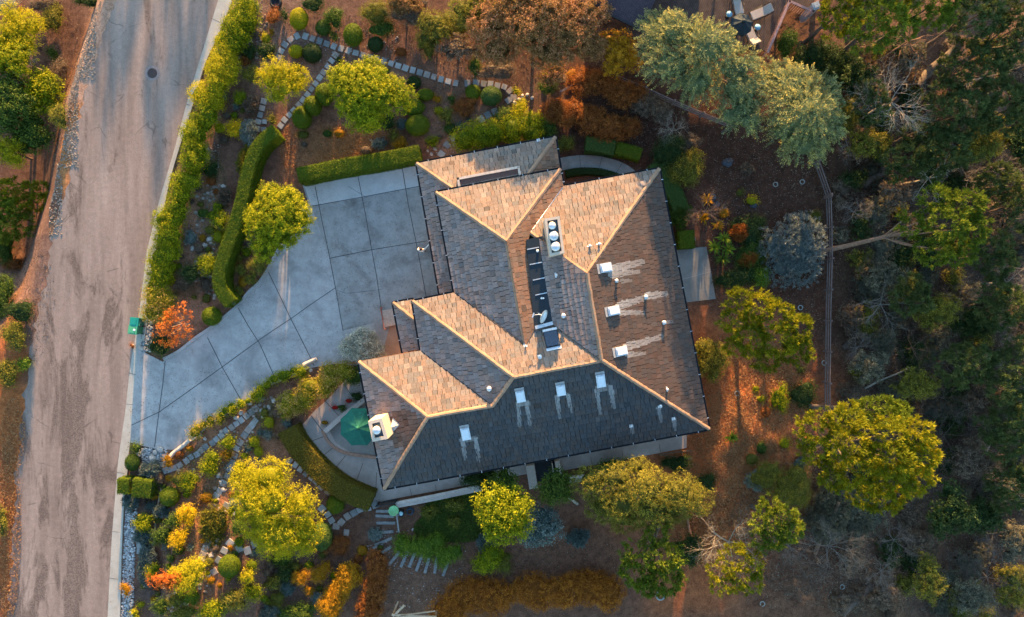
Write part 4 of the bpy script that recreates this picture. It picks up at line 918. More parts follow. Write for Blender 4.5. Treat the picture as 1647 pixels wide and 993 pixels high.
tree('acacia_tree', 995, 88, 42, 38, 3.4, 'fine', AMBER, 'golden brown bushy tree between the pinkish tree and the silvery conifer', n=8, leaf=.14)
tree('silver_conifer', 1130, 75, 95, 75, 6.5, 'spray', CEDAR, 'largest silvery green conifer with long fanned branches below the neighbour deck', lobes=[(1060, 62, 36, 36, 4.2), (1090, 58, 38, 32, 5.0), (1133, 88, 42, 36, 5.8), (1080, 105, 44, 34, 4.6), (1178, 114, 38, 30, 5.2), (1120, 130, 42, 34, 4.4), (1190, 145, 42, 38, 4.8), (1062, 36, 28, 22, 4.0)], q=1.15)
tree('silver_conifer', 1190, 190, 40, 36, 5.4, 'spray', CEDAR, 'pale silvery conifer between the two bigger ones hanging over the rail fence', n=7, rel=.5, ch=2.2)
tree('silver_conifer', 1288, 185, 62, 72, 6.3, 'spray', CEDAR, 'golden silvery conifer standing right of the others at the corner of the fence', lobes=[(1270, 150, 42, 34, 5.0), (1310, 160, 36, 36, 4.8), (1280, 190, 48, 40, 5.4), (1320, 200, 34, 38, 4.4), (1295, 230, 38, 30, 4.2), (1262, 205, 30, 34, 4.4), (1250, 125, 34, 26, 4.4)], q=1.2)
for x, y, a, b, h, m, lb in [(700, 45, 36, 30, 2.2, OLIVE, 'olive brown brushy shrub tree left of the yellow patched one at the top'), (735, 78, 34, 20, 1.8, BROWNL, 'dry brown brushy shrub tree below the yellow patched one'), (650, 8, 34, 18, 2.0, PINKY, 'pinkish brown brushy shrub tree at the top edge'), (1005, 150, 26, 22, 1.8, RUST, 'dark red brown shrub tree under the left end of the rail fence'), (890, 120, 30, 20, 2.0, PINKY, 'pinkish brown shrub tree at the lower fringe of the broad pinkish crown')]:
    tree('brush_tree', x, y, a, b, h, 'fine', m, lb, n=8, leaf=.13, rel=.5, ch=h * .85)
# --- pines
tree('pine_tree', 1232, 525, 78, 62, 6.0, 'pine', PINEY, 'golden green pine with clumped foliage east of the house near the concrete slab', lobes=[(1185, 485, 28, 26, 4.6), (1215, 495, 30, 26, 5.0), (1180, 515, 26, 22, 4.2), (1240, 510, 34, 28, 5.2), (1205, 545, 30, 26, 4.6), (1245, 545, 34, 30, 5.0), (1275, 530, 28, 28, 4.8), (1235, 580, 30, 18, 4.0), (1280, 565, 28, 24, 4.3), (1185, 560, 22, 18, 3.8)], lean=(-14, 0))
tree('pine_tree', 1390, 725, 108, 100, 9.0, 'pine', PINEY, 'largest pine with many bright yellow green clumps right of the wooden fence end', lobes=[(1310, 690, 32, 30, 6.4), (1350, 670, 34, 28, 7.0), (1310, 725, 30, 26, 6.0), (1350, 710, 36, 32, 7.6), (1395, 690, 40, 30, 8.2), (1440, 690, 38, 30, 8.0), (1400, 725, 40, 34, 8.4), (1450, 725, 36, 32, 7.8), (1370, 755, 36, 32, 7.0), (1415, 765, 40, 32, 7.4), (1460, 765, 34, 30, 6.8), (1340, 765, 30, 28, 6.2), (1430, 805, 38, 26, 5.6), (1395, 800, 30, 24, 5.8)], lean=(-30, 14))
tree('pine_tree', 1400, 660, 62, 24, 7.0, 'pine', PINE, 'mid green pine crown showing behind the top of the largest pine', n=7, lean=(-40, 10))
tree('pine_tree', 1505, 365, 62, 62, 7.5, 'pine', PINE, 'fresh green pine on a long leaning trunk out in the dark scrub', lobes=[(1490, 325, 30, 24, 6.2), (1530, 335, 32, 26, 6.6), (1460, 365, 24, 24, 5.6), (1500, 365, 34, 30, 6.9), (1540, 370, 30, 30, 6.4), (1490, 405, 32, 26, 6.0), (1530, 408, 28, 24, 6.0)], lean=(-135, 30), bark=REDBARK)
tree('pine_tree', 1050, 895, 52, 50, 6.4, 'pine', PINE, 'yellow green pine south of the oak with a notched crown', lobes=[(1050, 850, 22, 20, 5.6), (1023, 880, 32, 26, 5.6), (1060, 885, 34, 28, 5.8), (1023, 912, 32, 28, 5.2), (1065, 922, 36, 30, 5.2), (1045, 942, 28, 18, 4.4)], lean=(30, -30))
tree('pine_tree', 1240, 840, 42, 44, 5.4, 'pine', PINE, 'small dense green pine left of the largest one near a leaning orange trunk', n=9)
tree('pine_tree', 1180, 915, 50, 46, 4.4, 'pine', PINEY, 'thin yellowish pine with bare twigs showing at the bottom of the sunlit patch', n=8, q=.55)
tree('dark_bush_tree', 1522, 820, 40, 50, 4.2, 'leafy', DGREEN, 'very dark green bushy tree lower right beside the largest pine', n=8, leaf=.15)
tree('dark_bush_tree', 1490, 930, 30, 38, 3.6, 'fine', OLIVE, 'conical olive green young tree near the lower right corner', n=7, leaf=.15)
NTOP = [(1345, 25, 42, 36, 6.5, PINEY, 'golden edged pine crown right of the neighbour deck post'), (1405, 45, 60, 46, 7.5, PINE, 'broad green pine crown near the top edge above the dead grey tree'), (1480, 20, 50, 38, 7.5, PINE, 'pine crown touching the top edge with amber lit twigs'),
 (1560, 30, 60, 42, 7.5, PINED, 'dark pine crown at the top right, left of the corner'), (1620, 60, 50, 60, 7.5, PINED, 'dark pine crown filling the top right corner'), (1560, 110, 60, 44, 6.5, PINED, 'shaded pine crown above the leaning black trunk on the right'),
 (1610, 180, 50, 46, 6.5, PINED, 'shadowed pine at the right edge below the corner one'), (1530, 190, 56, 50, 6.0, PINED, 'large dim green pine right of the dead grey tree'), (1510, 245, 50, 40, 5.5, PINED, 'dim green pine above the pale lichened branch'), (1395, 165, 30, 42, 5.0, PINED, 'dim pine left of the dead grey tree'), (1450, 260, 40, 30, 4.5, PINED, 'low dim pine below the dead grey tree'),
 (1590, 410, 44, 40, 5.0, PINED, 'olive dark pine right of the leaning fresh green one'), (1600, 490, 50, 46, 5.5, PINED, 'grey green pine with twiggy centre at the right edge'), (1545, 585, 52, 42, 5.0, PINED, 'dim olive pine above right of the largest pine'), (1620, 600, 44, 60, 5.5, PINED, 'deep green pine on the right edge halfway down'), (1460, 475, 46, 30, 4.0, PINED, 'dark pine boughs below the leaning trunk'), (1640, 330, 36, 50, 5.0, PINED, 'shaded pine at the right edge beside the dark gully'), (1610, 690, 50, 50, 4.5, PINED, 'black green pine by the fallen log on the right edge'), (1620, 780, 46, 44, 4.2, PINED, 'dim pine at the right edge below the fallen log')]
for x, y, a, b, h, m, lb in NTOP: tree('pine_tree', x, y, a, b, h, 'pine', m, lb, n=8, group='pines of the eastern wood', q=.85, lean=(-6, 3))
WOOD = [(1375, 130, 34, 30, 3.5, 'leafy', DGREEN, 'dark leafy tree between the deck corner and the dead grey tree'), (1395, 235, 40, 26, 3.0, 'fine', OLIVE, 'olive scrub tree just outside the fence corner'), (1470, 215, 36, 28, 4.0, 'pine', PINED, 'dull pine bough mass right beneath the dead grey tree'), (1560, 240, 46, 34, 4.5, 'fine', OLIVE, 'broad grey green tree in the shaded wood above the gully'), (1600, 300, 44, 36, 4.0, 'pine', PINED, 'dull pine above the gully on the right'),
 (1440, 310, 34, 28, 2.6, 'fine', BROWNL, 'brown leafed scrub tree left of the fresh green pine'), (1420, 445, 38, 26, 2.4, 'fine', DUSTY, 'grey scrub tree below the long leaning trunk'), (1500, 500, 44, 34, 3.2, 'fine', OLIVE, 'dim olive tree below the fresh green pine'), (1560, 520, 38, 30, 3.2, 'leafy', DGREEN, 'dark leafy tree between the two dim pines on the right'), (1395, 590, 34, 28, 2.2, 'fine', DUSTY, 'grey brown scrub tree above the largest pine'), (1470, 620, 40, 28, 2.8, 'fine', OLIVE, 'muted olive tree above right of the largest pine crown'),
 (1580, 640, 36, 32, 2.8, 'fine', BROWNL, 'brownish scrub tree above the dark log on the right'), (1560, 740, 40, 36, 2.4, 'fine', BROWNL, 'brown scrub tree between the largest pine and the right edge'), (1570, 830, 36, 34, 2.4, 'leafy', DGREEN, 'dark scrub tree right of the very dark bushy tree'), (1630, 870, 36, 40, 2.8, 'fine', DUSTY, 'grey scrub tree at the lower right edge'), (1560, 960, 44, 30, 2.2, 'fine', DUSTY, 'grey green scrub tree at the bottom right'), (1420, 960, 30, 22, 1.4, 'fine', BROWNL, 'brown low scrub tree by the fallen log'), (1470, 870, 30, 26, 1.8, 'fine', BROWNL, 'brown thicket left of the very dark bushy tree'), (1640, 230, 34, 34, 4.0, 'leafy', DGREEN, 'dark tree at the right edge above the gully'), (1625, 950, 30, 30, 2.2, 'fine', OLIVE, 'olive scrub tree in the lower right corner')]
for x, y, a, b, h, st, m, lb in WOOD: tree('scrub_tree', x, y, a, b, h, st, m, lb, n=9, group='scrub trees of the eastern wood', leaf=.15, q=.8, lean=(-4, 2), rel=.42)
# --- left verge trees
tree('acacia_tree', 30, 60, 40, 46, 3.4, 'feathery', GOLD, 'bright yellow feathery tree in the top left corner by the gravel verge', n=9, leaf=.14)
tree('acacia_tree', 22, 100, 44, 30, 4.0, 'feathery', YGREEN, 'yellow green feathery tree just below the one in the top left corner', n=7, leaf=.14)
tree('acacia_tree', 66, 150, 40, 44, 2.8, 'leafy', YGREEN, 'leafy tree bulging towards the road on the left verge', n=9, leaf=.13)
tree('acacia_tree', 20, 165, 44, 46, 3.8, 'leafy', GREEN, 'dark green leafy tree at the left edge behind the bulging one', n=8, leaf=.13)
tree('acacia_tree', 55, 215, 40, 40, 2.6, 'leafy', GREEN, 'shaded green tree in the middle of the left verge', n=8, leaf=.13)
tree('acacia_tree', 15, 245, 34, 30, 3.4, 'feathery', GOLD, 'small golden patch of feathery tree at the left edge', n=6)
tree('pine_tree', 40, 322, 56, 36, 2.0, 'pine', PINEY, 'low yellow green pine reaching out to the left side of the road', n=9)
tree('pine_tree', 22, 350, 40, 40, 2.4, 'pine', PINE, 'green pine at the left edge below the one reaching to the road', n=8)
# --- orange maple
tree('maple_tree', 288, 522, 38, 36, 2.3, 'fine', ORANGE, 'orange leaved maple with pale bare twigs at the mouth of the driveway', n=8, leaf=.14, q=.7, bark=PALEBARK, inner=False)
tree('maple_tree', 268, 932, 32, 20, 1.8, 'fine', ORANGE, 'small orange leaved tree in the lower left rockery', n=6, leaf=.13, q=.7)
# --- dead and bare trees
bare('dead_tree', 1440, 160, 62, 5.5, PALEBARK, 'leafless pale grey tree with dense tangled twigs among the dark pines', foot=(-20, 15), depth=3, n0=6, rad=.06)
bare('dead_tree', 1500, 285, 42, 4.5, PALEBARK, 'small lichened bare tree just above the fresh green pine', foot=(-20, 0), depth=2, n0=5, rad=.055)
bare('dead_tree', 1420, 490, 50, 3.0, GREYBARK, 'bare grey tree lying in the scrub right of the fence', foot=(-10, 0), depth=2, n0=5, rad=.045)
bare('dead_tree', 1625, 455, 46, 4.0, GREYBARK, 'bare twiggy tree at the right edge of the scrub', foot=(-20, 0), depth=2, n0=5, rad=.05)
bare('dead_tree', 1470, 60, 44, 6.0, REDBARK, 'bare amber twigs rising between the pine crowns at the top', foot=(-15, 10), depth=2, n0=5, rad=.05)
bare('dead_tree', 1590, 120, 50, 5.0, GREYBARK, 'grey bare tree half hidden below the top right pines', foot=(-20, 10), depth=2, n0=5, rad=.05)
bare('dead_tree', 1175, 875, 56, 3.4, PALEBARK, 'bare sunlit tree with pale dry twigs left of the small dense pine', foot=(-10, 0), depth=3, n0=5, rad=.05)
bare('dead_tree', 1335, 880, 50, 2.0, GREYBARK, 'grey bare brush below the largest pine', foot=(-5, 0), depth=3, n0=6, rad=.035)
bare('dead_tree', 1590, 930, 56, 2.0, GREYBARK, 'low grey bare brush near the lower right corner', foot=(-5, 0), depth=3, n0=6, rad=.03)
bare('dead_tree', 1520, 700, 60, 1.6, BARK, 'dark bare thicket to the right of the largest pine', foot=(-5, 0), depth=3, n0=6, rad=.03)
bare('dead_tree', 1135, 340, 34, 1.2, REDBARK, 'dry coppery dead bush beside the spiky plants', 'dead bush', foot=(0, 0), depth=3, n0=7, rad=.03)
bare('dead_tree', 1082, 210, 26, 1.6, PALEBARK, 'small bare shrub with silvery twigs in the dark mulch', 'dead bush', foot=(0, 0), depth=3, n0=6, rad=.025)
bare('dead_tree', 35, 95, 22, 4.4, PALEBARK, 'bare pale twigs poking out of the yellow trees at top left', foot=(0, 0), depth=2, n0=5, rad=.04)
# --- hedges
hedge('leafy_hedge', [(396, -10), (385, 20), (368, 70)], 38, 1.9, YGREEN, 'leafy yellow green roadside hedge, its topmost stretch at the top edge', True)
hedge('leafy_hedge', [(362, 80), (345, 125), (332, 165)], 42, 2.1, GOLD, 'leafy roadside hedge with golden tips, second stretch from the top', True)
hedge('leafy_hedge', [(326, 180), (312, 225), (300, 265)], 40, 2.1, YGREEN, 'leafy roadside hedge along the kerb, middle stretch', True)
hedge('leafy_hedge', [(294, 285), (280, 330), (268, 375)], 40, 2.0, YGREEN, 'leafy roadside hedge along the kerb opposite the pine on the far verge', True)
hedge('leafy_hedge', [(262, 395), (253, 430), (248, 455)], 40, 1.7, YGREEN, 'leafy roadside hedge, short stretch above the pinkish end', True)
hedge('leafy_hedge', [(250, 475), (246, 500)], 44, 1.7, YPINK, 'last stretch of roadside hedge with pinkish leaves above the waste bins', True)
hedge('clipped_hedge', [(446, 212), (428, 226), (412, 248), (400, 285), (392, 325), (380, 365), (366, 405), (356, 440), (358, 465), (374, 488)], 22, 1.5, CLIP, 'long curved clipped green hedge between the rockery and the round tufted tree')
hedge('clipped_hedge', [(482, 284), (540, 272), (600, 262), (676, 248)], 25, 1.6, CLIP, 'straight clipped green hedge along the north edge of the driveway')
hedge('clipped_hedge', [(464, 690), (478, 715), (510, 752), (550, 785), (598, 806)], 34, 1.2, leafmat('olive_clipped_leaves', (.05, .05, .010), (.16, .13, .02), (.30, .22, .03), .25), 'olive brown clipped hedge curving round the outside of the patio')
hedge('flowering_hedge', [(462, 664), (490, 635), (520, 612), (556, 596)], 40, 1.5, YPINK, 'yellow leafy hedge with pinkish blossom along the patio', True)
hedge('flowering_hedge', [(566, 608), (578, 598)], 26, 1.2, GREEN, 'dark green end of the patio hedge at the house corner', True)
hedge('border_hedge', [(310, 694), (330, 684), (350, 672)], 20, .7, YPINK, 'low yellow green border planting at the lower end of the driveway bank', True)
hedge('border_hedge', [(355, 668), (378, 655), (404, 640)], 21, .75, YGREEN, 'low leafy border planting in the middle of the driveway bank', True)
hedge('border_hedge', [(412, 634), (440, 612), (482, 594)], 20, .7, YGREEN, 'low leafy border planting at the upper end of the driveway bank', True)
hedge('leafy_hedge', [(752, 222), (780, 214), (800, 212)], 44, 1.9, YGREEN, 'thick leafy yellow green hedge against the north wall of the garage, left part', True)
hedge('leafy_hedge', [(818, 212), (845, 203), (862, 198)], 40, 1.9, YGREEN, 'thick leafy yellow green hedge against the north wall, right part', True)
hedge('clipped_hedge', [(942, 233), (965, 235), (988, 240)], 26, .9, leafmat('plain_green_clipped', (.03, .06, .015), (.085, .135, .03), (.14, .20, .05), .2), 'clipped green hedge block beside the curved garden walk')
hedge('clipped_hedge', [(990, 240), (1010, 244), (1030, 250)], 22, .8, CLIP, 'yellowish right end of the hedge by the curved garden walk')
hedge('clipped_hedge', [(1052, 262), (1072, 290), (1088, 320), (1098, 352)], 28, .9, leafmat('plain_green_clipped', (0, 0, 0), (0, 0, 0)), 'clipped green hedge following the east side of the house')
hedge('low_hedge', arc(945, 300, 60, 24, 125, 30, 6), 12, .45, DGREEN, 'low dark hedge inside the curved garden walk')
RST = leafmat('rust_hedge_leaves', (.12, .04, .008), (.38, .125, .018), (.66, .27, .03), .3)
hedge('rust_hedge', [(722, 972), (745, 957), (806, 960)], 60, 1.4, RST, 'long rust coloured hedge at the bottom edge, left part', True, style='fine', leaf=.12)
hedge('rust_hedge', [(812, 962), (860, 958), (912, 953)], 56, 1.4, RST, 'long rust coloured hedge at the bottom edge, middle part', True, style='fine', leaf=.12)
hedge('rust_hedge', [(920, 952), (960, 944), (990, 962)], 50, 1.3, RST, 'long rust coloured hedge at the bottom edge, right part', True, style='fine', leaf=.12)
hedge('box_hedge', [(192, 781), (210, 781)], 26, 1.0, CLIP, 'small square clipped hedge standing on the kerb below the driveway mouth')
hedge('box_hedge', [(216, 783), (246, 786)], 30, 1.0, CLIP, 'square clipped hedge beside the small one on the kerb')
hedge('box_hedge', [(1102, 372), (1104, 400)], 27, .9, CLIP, 'upright oval clipped hedge at the corner of the concrete slab east of the house')
hedge('leafy_hedge', [(640, 872), (675, 882), (735, 893)], 30, 1.0, BGREEN, 'row of green bushes above the timber steps', True)
hedge('rust_hedge', [(885, 170), (905, 182)], 40, 1.4, RUST, 'dark rust bush near the top of the north east slope', True, style='fine', leaf=.12)
hedge('rust_hedge', [(915, 182), (955, 192), (998, 208)], 46, 1.5, RUST, 'rust orange bushes above the clipped hedge block', True, style='fine', leaf=.12)
hedge('rust_hedge', [(940, 125), (985, 135), (1020, 150)], 42, 1.5, RUST, 'dark red brown bushes along the rail fence', True, style='fine', leaf=.12)
hedge('rust_hedge', [(1030, 160), (1065, 180)], 34, 1.3, BROWNL, 'dull brown bushes below the rail fence', True, style='fine', leaf=.12)
hedge('rust_hedge', [(590, 985), (600, 945), (608, 905)], 36, 1.3, RUST, 'dark red bushes beside the dirt path to the timber steps', True, style='fine', leaf=.12)
hedge('amber_hedge', [(530, 985), (545, 950), (565, 925)], 40, 1.4, AMBER, 'amber leaved bushes at the bottom edge left of the dirt path', True, style='fine', leaf=.13)
# ------------------------------------------------------------------ shrubs
TOPI = [(481, 31, 15, 18, 1.0, GOLD, 'round golden clipped ball north of the looped path'), (568, 57, 16, 19, 1.1, CLIP, 'olive gold clipped ball touching the top of the stepping stone path'), (604, 72, 13, 13, .8, DGREEN, 'dark green clipped ball right of the olive gold one'),
 (520, 45, 13, 13, .8, GREEN, 'green clipped ball above the stepping stone path, left of the olive gold one'), (476, 83, 12, 11, .7, GOLD, 'small golden clipped bush inside the path loop'), (502, 86, 16, 16, .9, DGREEN, 'dark clipped ball inside the path loop'),
 (522, 153, 15, 18, 1.7, CLIP, 'clipped ball tucked against the left side of the largest round tree'), (503, 171, 15, 16, 1.6, CLIP, 'middle one of three clipped balls by the branch path'), (486, 190, 16, 18, 1.6, CLIP, 'lowest of three clipped balls by the branch path'),
 (666, 133, 12, 11, .8, DGREEN, 'dark green ball right of the largest round tree'), (684, 153, 14, 10, .9, CLIP, 'small flat clipped dome above the yellow topped one'), (666, 173, 18, 14, 1.0, CLIP, 'yellow topped clipped dome between two others'),
 (672, 202, 20, 18, 1.2, CLIP, 'large golden green clipped dome north of the straight hedge'), (761, 149, 13, 13, 1.0, CLIP, 'left one of two clipped domes on the stepping stone path'), (790, 155, 18, 16, 1.2, leafmat('plain_green_clipped', (0, 0, 0), (0, 0, 0)), 'larger right one of two clipped domes on the stepping stone path'),
 (518, 863, 17, 23, 1.8, leafmat('plain_green_clipped', (0, 0, 0), (0, 0, 0)), 'tall smooth green clipped dome touching the big feathery tree'), (540, 811, 15, 16, 1.2, CLIP, 'clipped golden dome beside the lower stepping stones'), (369, 911, 18, 19, 1.3, CLIP, 'golden topped clipped dome at the fork of the lower path'),
 (341, 509, 15, 16, 1.5, CLIP, 'green clipped ball at the end of the long curved hedge'), (273, 799, 16, 16, 1.1, CLIP, 'olive clipped ball below the driveway mouth rockery'), (213, 744, 12, 14, .8, GREEN, 'dull green clipped ball at the kerb corner of the driveway mouth'), (500, 910, 1, 1, .2, CLIP, None)]
for x, y, a, b, h, m, lb in TOPI:
    if lb: topiary('clipped_bush', x, y, a, b, h, m, lb, group='clipped garden bushes')
